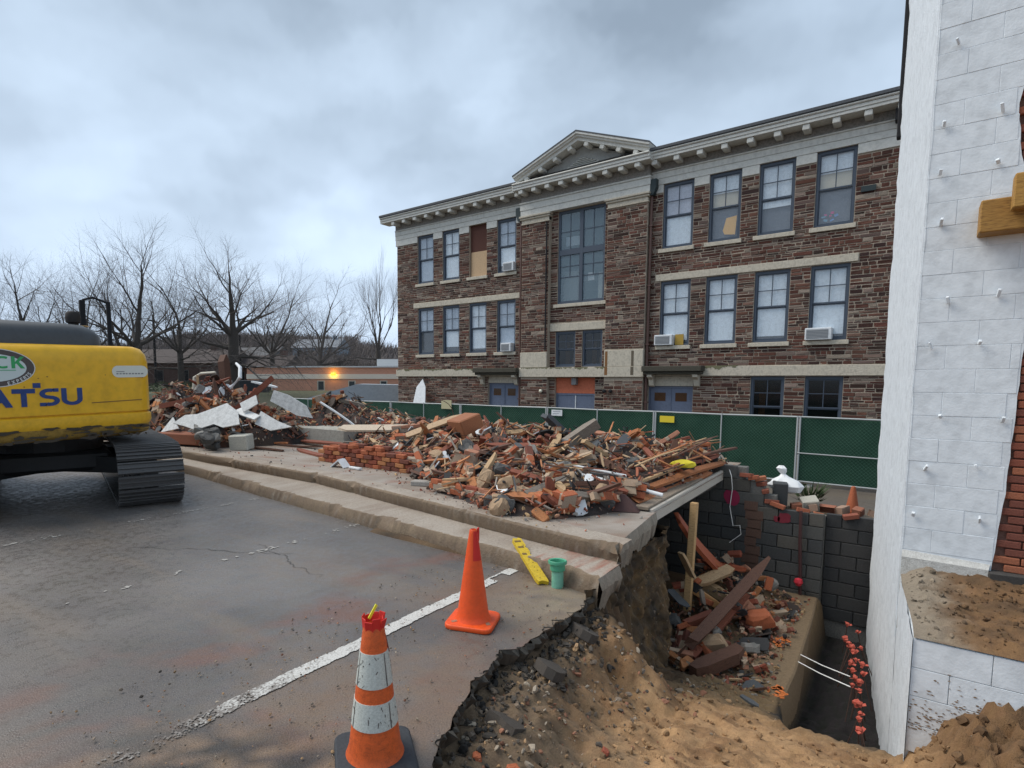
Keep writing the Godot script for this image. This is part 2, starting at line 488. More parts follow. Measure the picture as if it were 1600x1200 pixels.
func build_ground() -> void:
	gn.seed = 77; gn.frequency = 1.0; gn.fractal_octaves = 3; gn.noise_type = FastNoiseLite.TYPE_SIMPLEX_SMOOTH
	# one sheet out to the horizon
	var gm := mat(Color(1, 1, 1), 0.9, "dirt", 0.35, "n_mid", 0.8, true)
	var hz := func(x: float, z: float) -> Vector3:
		if z > -10.13 and x > -60: return Vector3(x, -3.2, z)
		return Vector3(x, far_ground(x, z) + 0.06 * nz(x, z, 0.4), z)
	var gc := func(x: float, z: float, _y: float) -> Color:
		var c := Color(0.10, 0.085, 0.07).lerp(Color(0.13, 0.10, 0.07), clampf(0.5 + nz(x, z, 0.3), 0, 1))
		return c.lerp(Color(0.075, 0.095, 0.04), sst(-26, -40, x) * 0.8)
	struct(obj("ground", grid(lines([[-700.0, 40.0], [-60.0, 2.0], [-16.0, 0.8], [6.0, 30.0], [600.0]]), lines([[-700.0, 40.0], [-60.0, 2.0], [-20.0, 0.6], [-10.15, 0.03], [-10.12, 0.12], [-10.0, 60.0], [600.0]]), hz, gc), gm))
	# parking lot
	var am := mat(Color(1, 1, 1), 1.0, "speck", 2.2, "n_fine", 0.55, true)
	am.roughness_texture = T.wet
	am.roughness = 1.0
	var dm := StandardMaterial3D.new()
	am = ORM_lot()
	var ah := func(x: float, z: float) -> Vector3:
		var e := asphalt_edge(z)
		return Vector3(minf(x, e), 0.012 * nz(x, z, 0.5) + 0.002 * nz(x, z, 11.0), z)
	var ac := func(x: float, z: float, _y: float) -> Color:
		var n := nz(x, z, 0.45); var n2 := nz(x, z * 0.35, 1.8); var n3 := nz(x, z, 6.0)
		var c := Color(0.138, 0.124, 0.115).lerp(Color(0.222, 0.203, 0.190), clampf(0.5 + n * 0.9 + n2 * 0.35, 0, 1))
		c = c.lerp(Color(0.105, 0.097, 0.094), clampf(n2 * 1.2 + n3 * 0.3 - 0.1, 0, 0.6))
		c = c.lerp(Color(0.26, 0.20, 0.15), clampf(nz(x * 0.3 + 7.0, z * 1.4, 0.7) * 0.9 + nz(x * 0.5, z * 3.0, 1.5) * 0.5, 0, 0.42))
		var mud := sst(-3.6, -2.2, x + n * 0.8) * (0.45 + n2 * 0.9 + n3 * 0.35)
		c = c.lerp(Color(0.25, 0.165, 0.11), clampf(mud, 0, 0.75))
		var red := clampf(nz(x + 20.0, z, 0.9) * 1.6 + nz(x, z, 5.0) * 0.5 - 0.25, 0, 0.55) * sst(-5.0, -3.2, x)
		c = c.lerp(Color(0.26, 0.10, 0.06), red)
		var pale := sst(-2.9, -2.2, x) * sst(-3.2, -4.2, z)
		c = c.lerp(Color(0.36, 0.29, 0.2), clampf(pale * (0.6 + n3), 0, 0.8))
		# churned dark mud on the near edge of the lot
		var churn := sst(-1.9, -1.4, z + 0.35 * (x + 2.4) + n * 0.2) * sst(-3.4, -2.6, x)
		c = c.lerp(Color(0.04, 0.034, 0.03).lerp(Color(0.26, 0.17, 0.105), clampf(0.42 + n3 * 1.5 + nz(x, z, 15.0) * 0.6, 0, 1)), churn * 0.95)
		return c
	var xs := lines([[-90.0, 6.0], [-18.0, 0.5], [-10.0, 0.16], [-4.0, 0.08], [-1.7, 0.25], [9.0]])
	var lot := obj("parking_lot", grid(xs, lines([[-5.4, 0.09], [-1.0, 0.3], [4.0, 4.0], [60.0]]), ah, ac), am)
	struct(lot)
	# broken rim of the asphalt, black bitumen over stone
	var s := Shape.new()
	var z := -4.62
	while z < 3.0:
		var z2 := z + 0.022
		var a := Vector3(asphalt_edge(z), 0.008, z); var b := Vector3(asphalt_edge(z2), 0.008, z2)
		var k := 0.065 + 0.045 * nz(z, 1.0, 5.0); var k2 := 0.065 + 0.045 * nz(z2, 1.0, 5.0)
		var a1 := a + Vector3(0.012 + 0.05 * nz(z, 4.0, 17.0), -k * 0.5, 0); var b1 := b + Vector3(0.012 + 0.05 * nz(z2, 4.0, 17.0), -k2 * 0.5, 0)
		var a2 := a + Vector3(-0.05, -k - 0.06, 0); var b2 := b + Vector3(-0.05, -k2 - 0.06, 0)
		s.col = Color(0.07, 0.06, 0.05)
		s.quad(b, a, a1, b1)
		s.col = Color(0.11, 0.085, 0.06)
		s.quad(b1, a1, a2, b2)
		z = z2
	struct(obj("asphalt_edge", s.flat(), mat(Color(1, 1, 1), 0.7, "mid", 6.0, "n_cell", 1.5, true), lot))
	# hairline cracks in the asphalt
	for q in [[-5.0, -3.6, -6.6, -2.6], [-4.2, -3.3, -5.6, -3.6]]:
		var cs2 := Shape.new()
		var a := Vector2(q[0], q[1]); var b := Vector2(q[2], q[3])
		var dn := (b - a).normalized().orthogonal()
		var last := a; var lw2 := 0.003
		for i in range(1, 41):
			var f := i / 40.0
			var p := a.lerp(b, f) + dn * (0.09 * nz(f * 3.0, q[0], 1.0) + 0.03 * nz(f * 14.0, q[1], 1.0))
			var w2 := 0.0022 + 0.0035 * maxf(0.0, 0.5 + nz(f * 9.0, q[2], 1.0)) * sin(f * PI)
			var y1 := 0.012 * nz(last.x, last.y, 0.5) + 0.0055; var y2 := 0.012 * nz(p.x, p.y, 0.5) + 0.0055
			cs2.quad(Vector3(last.x - dn.x * lw2, y1, last.y - dn.y * lw2), Vector3(p.x - dn.x * w2, y2, p.y - dn.y * w2), Vector3(p.x + dn.x * w2, y2, p.y + dn.y * w2), Vector3(last.x + dn.x * lw2, y1, last.y + dn.y * lw2))
			last = p; lw2 = w2
		struct(obj("crack", cs2.flat(), mat(Color(0.075, 0.07, 0.066), 0.95), lot))
	# dug-out earth
	var em := mat(Color(1, 1, 1), 0.95, "dirt", 2.2, "n_mid", 2.2, true)
	var eh := func(x: float, z3: float) -> Vector3: return Vector3(x, pit_height(x, z3), z3)
	var ex := lines([[-5.0, 0.3], [-2.3, 0.024], [-1.5, 0.033], [1.0, 0.12], [3.0, 1.0], [40.0]])
	var ez := lines([[-9.9, 0.1], [-7.3, 0.035], [-2.2, 0.05], [-1.5, 0.25], [5.0, 5.0], [60.0]])
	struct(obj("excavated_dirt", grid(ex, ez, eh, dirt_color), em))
	# parking stall lines, worn through to the asphalt
	var pm := mat(Color(0.62, 0.61, 0.58), 0.7, "mid", 5.0)
	for L in [[-2.965, -2.86, -4.62, 0.6, -0.18], [-5.42, -5.32, -4.85, 1.4, -0.22], [-7.78, -7.69, -5.0, 1.4, -0.2], [-10.2, -10.1, -5.1, 1.4, -0.1]]:
		s = Shape.new()
		var zz: float = L[2]
		while zz < L[3]:
			var x: float = L[0]
			while x < L[1] - 0.005:
				var wear: float = nz(x, zz, 14.0) * 0.6 + nz(x, zz, 3.0) * 0.55 + L[4] - 0.35 * absf((x - L[0]) / (L[1] - L[0]) - 0.5) + 0.12
				if L[0] > -3.5: wear = nz(x, zz, 26.0) * 0.6 + nz(x, zz, 5.0) * 0.4 + 0.42 - 0.5 * sst(-2.6, -1.3, zz) - (0.5 if zz > -4.5 and zz < -4.3 and x > -2.93 else 0.0)
				if wear > 0.12 and L[0] < -3.5:
					var y := 0.012 * nz(x, zz, 0.5) + 0.0065
					s.quad(Vector3(x, y, zz + 0.024), Vector3(x + 0.019, y, zz + 0.024), Vector3(x + 0.019, y, zz), Vector3(x, y, zz))
				x += 0.0186
			zz += 0.0236
		if L[0] > -3.5:
			s = Shape.new()
			zz = L[2]
			while zz < L[3]:
				var x: float = L[0]
				var jag := 0.012 * nz(zz, 1.0, 9.0) + 0.006 * nz(zz, 4.0, 40.0)
				while x < L[1]:
					var wear: float = nz(x, zz, 30.0) * 0.35 + nz(x, zz, 75.0) * 0.3 + nz(x, zz, 5.0) * 0.35 + 0.42 - 0.75 * sst(-2.5, -1.1, zz) - (0.9 if zz > -4.46 and zz < -4.26 and x > -2.95 else 0.0)
					if wear > -0.18:
						var y := 0.012 * nz(x, zz, 0.5) + 0.0065
						s.col = Color(0.19, 0.165, 0.145).lerp(Color(0.66, 0.65, 0.61), sst(-0.18, 0.38, wear))
						s.quad(Vector3(x + jag, y, zz + 0.0103), Vector3(x + 0.0103 + jag, y, zz + 0.0103), Vector3(x + 0.0103 + jag, y, zz), Vector3(x + jag, y, zz))
					x += 0.0103
				zz += 0.0103
		struct(obj("parking_line", s.flat(), mat(Color(1, 1, 1), 0.65, "mid", 5.0, "", 1, true) if L[0] > -3.5 else mat(Color(0.42, 0.40, 0.37), 0.7, "mid", 5.0)))
	# loose stones on the earth, too many to count
	rng.seed = 4
	var ts: Array = []; var cs: Array = []
	var tones := [Color(0.13, 0.10, 0.075), Color(0.2, 0.155, 0.115), Color(0.095, 0.078, 0.062), Color(0.30, 0.25, 0.19), Color(0.24, 0.11, 0.065), Color(0.32, 0.20, 0.105), Color(0.26, 0.165, 0.085)]
	for i in 3000:
		var x := -2.0 + absf(rng.randfn(0.0, 0.5)) if i % 5 != 0 else rnd(-2, 1.1)
		var zz := rnd(-6.8, -1.9)
		if x < asphalt_edge(zz) + 0.03 or x > 1.2: continue
		var r := 0.005 + 0.014 * pow(rng.randf(), 3.0) + (0.018 * pow(rng.randf(), 8.0))
		if x > -1.1: r *= 0.6
		if zz < -4.45 and x < -1.55: continue
		ts.append(Transform3D(Basis.from_euler(Vector3(rnd(0, 6), rnd(0, 6), rnd(0, 6))) * Basis.from_scale(Vector3(rnd(1.4, 2.6), rnd(0.9, 1.4), rnd(1.2, 2.0)) * r), Vector3(x, pit_height(x, zz) + r * 0.35, zz)))
		var c: Color = tones[rng.randi() % tones.size()]
		if x > -1.3 and rng.randf() < 0.8: c = tones[5 + rng.randi() % 2]
		cs.append(c * rnd(0.7, 1.25))
	scatter("gravel", stone_mesh(3), mat(Color(1, 1, 1), 0.9, "", 1, "", 1, true), ts, cs)
	# raw earth face under the platform, with its own overhang
	var fs := Shape.new()
	var path := func(f: float) -> Array:   # [z, x at the top, x at the foot, turn]
		if f < 0.8:
			var k := f / 0.8
			return [lerpf(-4.35, -6.95, k), lerpf(-2.02, -2.20, k), curve([[0.0, -1.70], [0.25, -1.60], [0.6, -1.86], [1.0, -2.07]], k)]
		var k := (f - 0.8) / 0.2
		return [-6.95 - 0.06 * sin(k * PI), lerpf(-2.20, -3.2, k), lerpf(-2.07, -3.2, k)]
	var fp := func(f: float, v: float) -> Vector3:
		var q: Array = path.call(f)
		var y := lerpf(0.07, -1.62, v)
		var under := 0.10 * sin(clampf(v * 1.6, 0, 1) * PI) * (1.0 - 0.4 * f)
		var p := Vector3(lerpf(q[1], q[2], pow(v, 1.35)) - under, y, q[0])
		var d := 0.10 * gn.get_noise_3d(p.x * 1.3, p.y * 2.0, p.z * 1.6) + 0.075 * gn.get_noise_3d(p.x * 4.0, p.y * 5.0, p.z * 4.5) + 0.035 * gn.get_noise_3d(p.x * 11.0, p.y * 12.0, p.z * 12.0) + 0.018 * gn.get_noise_3d(p.x * 30.0, p.y * 30.0, p.z * 30.0)
		return p + (Vector3(d, 0, 0) if f < 0.8 else Vector3(0, 0, -d))
	var fc := func(p: Vector3) -> Color:
		var a := gn.get_noise_3d(p.x * 2.0, p.y * 3.0, p.z * 2.0) + 0.6 * gn.get_noise_3d(p.x * 8.0, p.y * 8.0, p.z * 8.0)
		var c := Color(0.085, 0.056, 0.030).lerp(Color(0.19, 0.115, 0.05), clampf(a * 1.3, 0, 1))
		return c.lerp(Color(0.035, 0.028, 0.020), clampf(-a * 1.5, 0, 0.9))
	var nu := 150; var nv := 64
	for i in nu:
		for j in nv:
			var q := [fp.call(i / float(nu), j / float(nv)), fp.call((i + 1) / float(nu), j / float(nv)), fp.call((i + 1) / float(nu), (j + 1) / float(nv)), fp.call(i / float(nu), (j + 1) / float(nv))]
			fs.tri_c(q[3], fc.call(q[3]), q[2], fc.call(q[2]), q[1], fc.call(q[1]))
			fs.tri_c(q[3], fc.call(q[3]), q[1], fc.call(q[1]), q[0], fc.call(q[0]))
	struct(obj("earth_face", fs.smooth(0.2), mat(Color(1, 1, 1), 0.95, "dirt", 2.4, "n_mid", 1.8, true)))
	ts = []; cs = []
	for i in 420:
		var p: Vector3 = fp.call(rng.randf() * 0.85, pow(rng.randf(), 0.7))
		var r := 0.006 + 0.016 * pow(rng.randf(), 3.0)
		ts.append(Transform3D(Basis.from_euler(Vector3(rnd(0, 6), rnd(0, 6), rnd(0, 6))) * Basis.from_scale(Vector3(2.0, 1.2, 1.6) * r), p)); cs.append(tones[rng.randi() % tones.size()] * rnd(0.5, 1.0))
	scatter("embedded_stones", stone_mesh(9), mat(Color(1, 1, 1), 0.9, "", 1, "", 1, true), ts, cs)
	# broken asphalt and black base course fallen from the rim
	ts = []; cs = []
	for i in 560:
		var zz := rnd(-4.5, -1.8)
		var x := asphalt_edge(zz) + absf(rng.randfn(0.0, 0.14)) - 0.02
		var r := 0.010 + 0.03 * pow(rng.randf(), 2.5)
		var y := pit_height(x, zz)
		ts.append(Transform3D(Basis.from_euler(Vector3(rnd(0, 6), rnd(0, 6), rnd(0, 6))) * Basis.from_scale(Vector3(rnd(1.4, 2.6), rnd(0.8, 1.4), rnd(1.2, 2.0)) * r), Vector3(x, y + r * 0.3, zz)))
		cs.append([Color(0.03, 0.027, 0.024), Color(0.05, 0.042, 0.034), Color(0.085, 0.066, 0.048)][rng.randi() % 3] * rnd(0.7, 1.3))
	scatter("asphalt_crumbs", stone_mesh(21, 0.8), mat(Color(1, 1, 1), 0.85, "", 1, "", 1, true), ts, cs)
	# clods of turned earth
	ts = []; cs = []
	for i in 1500:
		var x := rnd(-1.7, 1.3); var zz := rnd(-5.2, -2.0)
		var pile := x > 0.05 and zz < -3.7
		if not pile and rng.randf() < 0.72: continue
		if x > 0.05 and zz < -4.85: continue
		if zz < -4.9 and x > -0.95: continue
		var r := rnd(0.012, 0.03) * (1.7 if pile and rng.randf() < 0.3 else 1.0)
		var y := pit_height(x, zz)
		ts.append(Transform3D(Basis.from_euler(Vector3(rnd(0, 6), rnd(0, 6), rnd(0, 6))) * Basis.from_scale(Vector3(rnd(1.2, 2.2), rnd(0.9, 1.4), rnd(1.2, 2.0)) * r), Vector3(x, y + r * 0.2, zz)))
		cs.append(dirt_color(x, zz, y) * rnd(0.6, 1.05))
	scatter("dirt_clods", stone_mesh(17, 0.9), mat(Color(1, 1, 1), 0.95, "dirt", 6.0, "", 1, true), ts, cs)
	# grit and brick crumbs lying on the lot
	ts = []; cs = []
	for i in 900:
		var x := rnd(-3.6, -1.75); var zz := rnd(-4.6, -0.9)
		if x > asphalt_edge(zz) - 0.02: continue
		var r := 0.004 + 0.009 * pow(rng.randf(), 4.0)
		ts.append(Transform3D(Basis.from_euler(Vector3(rnd(0, 6), rnd(0, 6), 0)) * Basis.from_scale(Vector3(2, 1.2, 1.6) * r), Vector3(x, 0.01 + r * 0.4, zz)))
		cs.append(tones[rng.randi() % tones.size()] * rnd(0.7, 1.3))
	scatter("grit", stone_mesh(5), mat(Color(1, 1, 1), 0.9, "", 1, "", 1, true), ts, cs)

func ORM_lot() -> StandardMaterial3D:
	var m := mat(Color(1, 1, 1), 1.0, "speck", 1.7, "n_fine", 0.5, true)
	m.roughness_texture = T.wet
	m.roughness_texture_channel = BaseMaterial3D.TEXTURE_CHANNEL_RED
	m.roughness = 0.95
	return m

# ---- the school -----------------------------------------------------------
var facade_holes: Array = []   # [x0, x1, y0, y1]

func stones_on(x0: float, x1: float, y0: float, y1: float, z: float, holes: Array, out: Array) -> void:
	var y := y0
	while y < y1 - 0.03:
		var h := rnd(0.075, 0.165)
		if y + h > y1 - 0.07: h = y1 - y
		# free stretches of this course
		var spans: Array = [[x0, x1]]
		for o in holes:
			if o[3] <= y + h * 0.5 or o[2] >= y + h * 0.5: continue
			var nx: Array = []
			for s in spans:
				if o[1] <= s[0] or o[0] >= s[1]: nx.append(s); continue
				if o[0] > s[0]: nx.append([s[0], o[0]])
				if o[1] < s[1]: nx.append([o[1], s[1]])
			spans = nx
		for s in spans:
			var x: float = s[0]
			while x < s[1] - 0.02:
				var l := rnd(0.14, 0.46) if rng.randf() < 0.82 else rnd(0.4, 0.75)
				if x + l > s[1] - 0.14: l = s[1] - x
				if h > 0.125 and rng.randf() < 0.22 and l > 0.2:   # two thin ones in place of one
					var k := rnd(0.4, 0.6)
					out.append([x, x + l, y, y + h * k, z])
					out.append([x, x + l, y + h * k, y + h, z])
				else:
					out.append([x, x + l, y, y + h, z])
				x += l
		y += h

func stone_tone(x: float, y: float) -> Color:
	var warm := [Color(0.088, 0.032, 0.021), Color(0.14, 0.05, 0.032), Color(0.175, 0.076, 0.05), Color(0.055, 0.024, 0.018), Color(0.19, 0.105, 0.076)]
	var pale := [Color(0.28, 0.205, 0.165), Color(0.22, 0.145, 0.115), Color(0.34, 0.27, 0.21), Color(0.18, 0.115, 0.095)]
	var f := 0.19 + 0.5 * nz(x, y * 1.6, 0.55) + 0.25 * nz(x, y, 2.0)
	var c: Color = pale[rng.randi() % 4] if rng.randf() < f else warm[rng.randi() % 5]
	return c * rnd(0.75, 1.25)

func build_school() -> void:
	rng.seed = 100
	K.mortar = mat(Color(0.52, 0.43, 0.33), 0.95, "mid", 1.5, "n_fine", 0.8)
	K.stone = mat(Color(1, 1, 1), 0.85, "mid", 4.0, "n_mid", 1.4, true)
	K.trim = mat(Color(0.66, 0.65, 0.595), 0.7, "soft", 0.7, "n_fine", 0.25)
	K.limestone = mat(Color(0.58, 0.52, 0.415), 0.85, "streak", 0.35, "n_fine", 0.5)
	K.moss = mat(Color(0.21, 0.205, 0.115), 0.95, "dirt", 2.0, "n_mid", 1.0)
	K.sash = mat(Color(0.058, 0.076, 0.105), 0.5)
	K.door = mat(Color(0.145, 0.175, 0.25), 0.5, "soft", 1.0)
	K.slate = mat(Color(0.085, 0.09, 0.10), 0.6, "mid", 1.2)
	K.copper = mat(Color(0.12, 0.06, 0.045), 0.55, "streak", 0.8)
	K.patina = mat(Color(0.018, 0.032, 0.034), 0.6)
	K.glass = glass_mat(0.07, Color(0.8, 0.85, 0.9))
	K.darkglass = glass_mat(0.45, Color(0.05, 0.055, 0.06))
	K.darkglass.roughness = 0.12
	K.coolblind = mat(Color(0.40, 0.48, 0.57), 0.8, "soft", 0.9)
	K.blind = mat(Color(0.74, 0.82, 0.87), 0.8, "soft", 1.1)
	K.tanblind = mat(Color(0.62, 0.56, 0.42), 0.8)
	K.dimblind = mat(Color(0.125, 0.145, 0.175), 0.8, "soft", 0.8)
	K.dark = mat(Color(0.012, 0.012, 0.014), 0.9)
	K.orange = mat(Color(0.62, 0.17, 0.085), 0.8, "soft", 1.0)
	K.ply = mat(Color(0.60, 0.41, 0.24), 0.8, "soft", 2.0)
	K.rust = mat(Color(0.115, 0.04, 0.026), 0.85, "mid", 2.0)
	K.white = mat(Color(0.74, 0.76, 0.77), 0.6, "soft", 1.0)
	K.paper = mat(Color(0.8, 0.8, 0.78), 0.8)
	K.yellow_sign = mat(Color(0.75, 0.58, 0.03), 0.6)
	var z := -24.2
	var zb := -23.9      # centre bay stands proud
	var zr := -24.12     # its window strip
	var sc := thing("stone_school", "long three-storey school of dark brown rubble stone with a pale pediment and cornice", "school")
	# ------------- openings
	var right := [[-8.32, -7.13], [-6.56, -5.43], [-4.84, -3.69], [-3.06, -1.91]]
	var left := [[-21.66, -20.52], [-19.89, -18.76], [-18.12, -17.03], [-16.40, -15.30]]
	var wins: Array = []   # x0 x1 y0 y1 z style
	var up := ["lilac", "upper_tan", "upper_band", "upper_tan2"]
	var lo := ["full_ac", "full", "full", "full_ac2"]
	for i in 4:
		wins.append([right[i][0], right[i][1], 7.06, 9.62, z, up[i]])
		wins.append([right[i][0], right[i][1], 3.16, 5.76, z, lo[i]])
	var upl := ["cool_full", "full", "boarded", "cool_upper"]
	var lol := ["cool_none", "cool_upper", "full", "cool_full"]
	for i in 4:
		wins.append([left[i][0], left[i][1], 6.98, 9.55, z, upl[i]])
		wins.append([left[i][0], left[i][1], 3.12, 5.66, z, lol[i]])
	wins.append([-4.82, -3.70, -0.35, 1.90, z, "none"])
	wins.append([-3.06, -1.92, -0.35, 1.90, z, "none2"])
	wins.append([-13.06, -12.05, 2.34, 3.96, zr, "none"])
	wins.append([-11.72, -10.76, 2.34, 3.96, zr, "none"])
	var holes: Array = []
	for w in wins: holes.append([w[0], w[1], w[2], w[3]])
	var big := [-13.0, -10.74, 5.20, 9.34]
	holes.append(big)
	holes.append([-8.72, -6.90, -1.1, 1.92])      # right doors with their lintel
	holes.append([-16.90, -15.08, -1.1, 1.92])
	holes.append([-13.05, -11.06, -1.1, 1.86])    # middle doors
	# ------------- wall body with true openings
	var ms := Shape.new()
	var walls := [[-23.22, -14.82, z, 0.35], [-8.88, -0.66, z, 0.35], [-13.35, -10.55, zr, 0.27], [-14.78, -13.35, zb, 0.6], [-10.55, -8.84, zb, 0.6]]
	for wl in walls:
		var xb: Array = [wl[0], wl[1]]
		var yb: Array = [-1.6, 10.5]
		for h in holes:
			if h[1] > wl[0] and h[0] < wl[1]:
				for e in [h[0], h[1]]: if e > wl[0] and e < wl[1]: xb.append(e)
				for e in [h[2], h[3]]: if e > -1.6: yb.append(e)
		xb.sort(); yb.sort()
		for i in xb.size() - 1:
			if xb[i + 1] - xb[i] < 0.002: continue
			for j in yb.size() - 1:
				if yb[j + 1] - yb[j] < 0.002: continue
				var cx: float = (xb[i] + xb[i + 1]) * 0.5; var cy: float = (yb[j] + yb[j + 1]) * 0.5
				var inside := false
				for h in holes:
					if cx > h[0] and cx < h[1] and cy > h[2] and cy < h[3]: inside = true
				if not inside: ms.bx(Vector3(xb[i], yb[j], wl[2]), Vector3(xb[i + 1], yb[j + 1], wl[2] - wl[3]))
	var wall := obj("wall", ms.flat(), K.mortar, sc)
	# side and back walls, inner back wall, floors
	ms = Shape.new()
	ms.bx(Vector3(-23.22, -1.6, -24.56), Vector3(-22.87, 10.5, -40.0))
	ms.bx(Vector3(-1.01, -1.6, -24.56), Vector3(-0.66, 10.5, -40.0))
	ms.bx(Vector3(-23.22, -1.6, -40.0), Vector3(-0.66, 10.5, -40.35))
	obj("side_wall", ms.flat(), K.mortar, sc)
	ms = Shape.new()
	for y in [-1.2, 2.2, 6.2, 10.2]: ms.bx(Vector3(-22.8, y, -24.6), Vector3(-1.1, y + 0.2, -39.9))
	ms.bx(Vector3(-22.8, -1.1, -27.5), Vector3(-1.1, 10.2, -27.6))
	obj("inner_floor", ms.flat(), mat(Color(0.16, 0.15, 0.14), 0.9), sc)
	# ------------- stones
	var st: Array = []
	var band_holes := holes.duplicate()
	for wl in walls:
		var hs: Array = band_holes.duplicate()
		for b in [[-1.4, 1.90], [2.31, 5.20], [5.20, 9.50]]:
			stones_on(wl[0], wl[1], b[0], b[1], wl[2], hs + [[-8.55, -1.68, 5.78, 6.06], [-22.0, -15.0, 5.68, 5.95], [-13.35, -10.55, 3.97, 4.33], [-24.0, -14.82, 9.28, 10.5], [-8.88, 0.0, 9.30, 10.5], [-14.78, -13.35, 1.8, 3.05], [-10.55, -8.84, 1.8, 3.05], [-14.9, -13.3, 8.95, 10.5], [-10.6, -8.8, 8.95, 10.5]], st)
	var cam := Vector3(0, 1.85, 0)
	var order: Array = []
	for i in st.size():
		var q: Array = st[i]
		var cen := Vector3((q[0] + q[1]) * 0.5, (q[2] + q[3]) * 0.5, q[4])
		var seen := sqrt((q[1] - q[0]) * (q[3] - q[2])) / cen.distance_to(cam)
		if cen.x > -1.05 or cen.y < 0.3: seen *= 0.01
		order.append([seen, i])
	order.sort_custom(func(a, b): return a[0] > b[0])
	var rest := Shape.new()
	var tones: Array = []
	for k in 9:
		tones.append(0)
	var stone_mats: Array = []
	for k in 9:
		var c := stone_tone(k * 3.3, k * 1.7)
		stone_mats.append(mat(c, 0.85, "mid", 4.0, "n_mid", 1.4))
	for i in order.size():
		var q: Array = st[order[i][1]]
		var gap := 0.010 + 0.009 * rng.randf()
		var d := 0.010 + 0.022 * rng.randf()
		var s := Vector3(q[1] - q[0] - gap * 2, q[3] - q[2] - gap * 2, d + 0.06)
		var cen := Vector3((q[0] + q[1]) * 0.5, (q[2] + q[3]) * 0.5, q[4] + (d - 0.06) * 0.5)
		rest.col = stone_tone(cen.x, cen.y)
		if i < 300:
			var one := Shape.new()
			one.col = rest.col
			rough_stone(one, Vector3(), s)
			obj("stone", one.flat(), K.stone, wall, at(cen))
		else:
			rough_stone(rest, cen, s)
	stuff(obj("rubble_stone", rest.flat(), K.stone, wall))
	# ------------- bands, sills, lintels
	var lime := func(called: String, a: Vector3, b: Vector3, m: Material = K.limestone) -> void:
		var s := Shape.new(); s.bx(a, b, 0.012); obj(called, s.flat(), m, sc)
	lime.call("water_table", Vector3(-23.30, 1.92, z - 0.1), Vector3(-14.95, 2.30, z + 0.10))
	lime.call("water_table", Vector3(-8.70, 1.92, z - 0.1), Vector3(-0.60, 2.30, z + 0.10))
	lime.call("water_table", Vector3(-14.84, 1.88, zb - 0.4), Vector3(-8.80, 2.32, zb + 0.09))
	lime.call("lintel", Vector3(-8.52, 5.78, z - 0.1), Vector3(-1.70, 6.05, z + 0.06))
	lime.call("lintel", Vector3(-21.96, 5.68, z - 0.1), Vector3(-15.05, 5.94, z + 0.06))
	lime.call("lintel", Vector3(-13.34, 3.98, zr - 0.1), Vector3(-10.56, 4.32, zr + 0.07))
	lime.call("pier_base", Vector3(-14.79, 2.33, zb - 0.1), Vector3(-13.36, 3.03, zb + 0.07))
	lime.call("pier_base", Vector3(-10.54, 2.33, zb - 0.1), Vector3(-8.83, 3.03, zb + 0.07))
	for i in 4:
		lime.call("sill", Vector3(right[i][0] - 0.12, 6.90, z - 0.1), Vector3(right[i][1] + 0.08, 7.05, z + 0.11))
		lime.call("sill", Vector3(right[i][0] - 0.12, 3.00, z - 0.1), Vector3(right[i][1] + 0.08, 3.15, z + 0.11))
		lime.call("sill", Vector3(left[i][0] - 0.12, 6.82, z - 0.1), Vector3(left[i][1] + 0.08, 6.97, z + 0.11))
		lime.call("sill", Vector3(left[i][0] - 0.12, 2.96, z - 0.1), Vector3(left[i][1] + 0.08, 3.11, z + 0.11))
	lime.call("sill", Vector3(-13.15, 5.04, zr - 0.1), Vector3(-10.6, 5.19, zr + 0.13))
	# moss on the ledges
	for q in [[-23.2, -17.4, z + 0.10], [-14.7, -10.4, zb + 0.085], [-6.9, -5.2, z + 0.10]]:
		var m := Shape.new()
		var x: float = q[0]
		while x < q[1]:
			var f := nz(x, q[0], 0.9) + 0.6 * nz(x, q[0], 5.0) + 0.35 * nz(x, q[0], 17.0)
			var h := clampf(0.05 + 0.11 * f, 0.0, 0.2)
			if h > 0.015: m.bx(Vector3(x, 2.318 - h, q[2] - 0.02), Vector3(x + 0.046, 2.318, q[2] + 0.007))
			x += 0.045
		stuff(obj("moss", m.flat(), K.moss, sc))
	# ------------- frieze and cornice on both wings, then on the bay
	for wg in [[-23.3, -14.75, 9.55, left], [-8.84, -0.58, 9.62, right]]:
		var a: float = wg[0]; var b: float = wg[1]; var y0: float = wg[2]
		# pale blocks between the window heads
		var xs: Array = [a]
		for w in wg[3]: xs.append(w[0]); xs.append(w[1])
		xs.append(b)
		for i in range(0, xs.size(), 2):
			lime.call("head_block", Vector3(xs[i] + 0.004, y0 - 0.33, z - 0.1), Vector3(xs[i + 1] - 0.004, y0 - 0.004, z + 0.05), K.trim)
		var s := Shape.new()
		s.bx(Vector3(a, y0, z - 0.12), Vector3(b, y0 + 0.23, z + 0.065), 0.006)
		s.bx(Vector3(a, y0 + 0.235, z - 0.12), Vector3(b, y0 + 0.46, z + 0.085), 0.006)
		s.bx(Vector3(a, y0 + 0.464, z - 0.12), Vector3(b, y0 + 0.52, z + 0.13), 0.015)
		obj("frieze", s.flat(), K.trim, sc)
		s = Shape.new()
		s.bx(Vector3(a, y0 + 0.522, z - 0.12), Vector3(b, 10.46, z + 0.05))
		obj("upper_frieze", s.flat(), mat(Color(0.30, 0.28, 0.25), 0.85, "mid", 0.8), sc)
		cornice(sc, a - (0.62 if a < -20 else 0.0), b + (0.6 if b > -2 else 0.0), z, 10.46)
		var n := int((b - a) / 0.775)
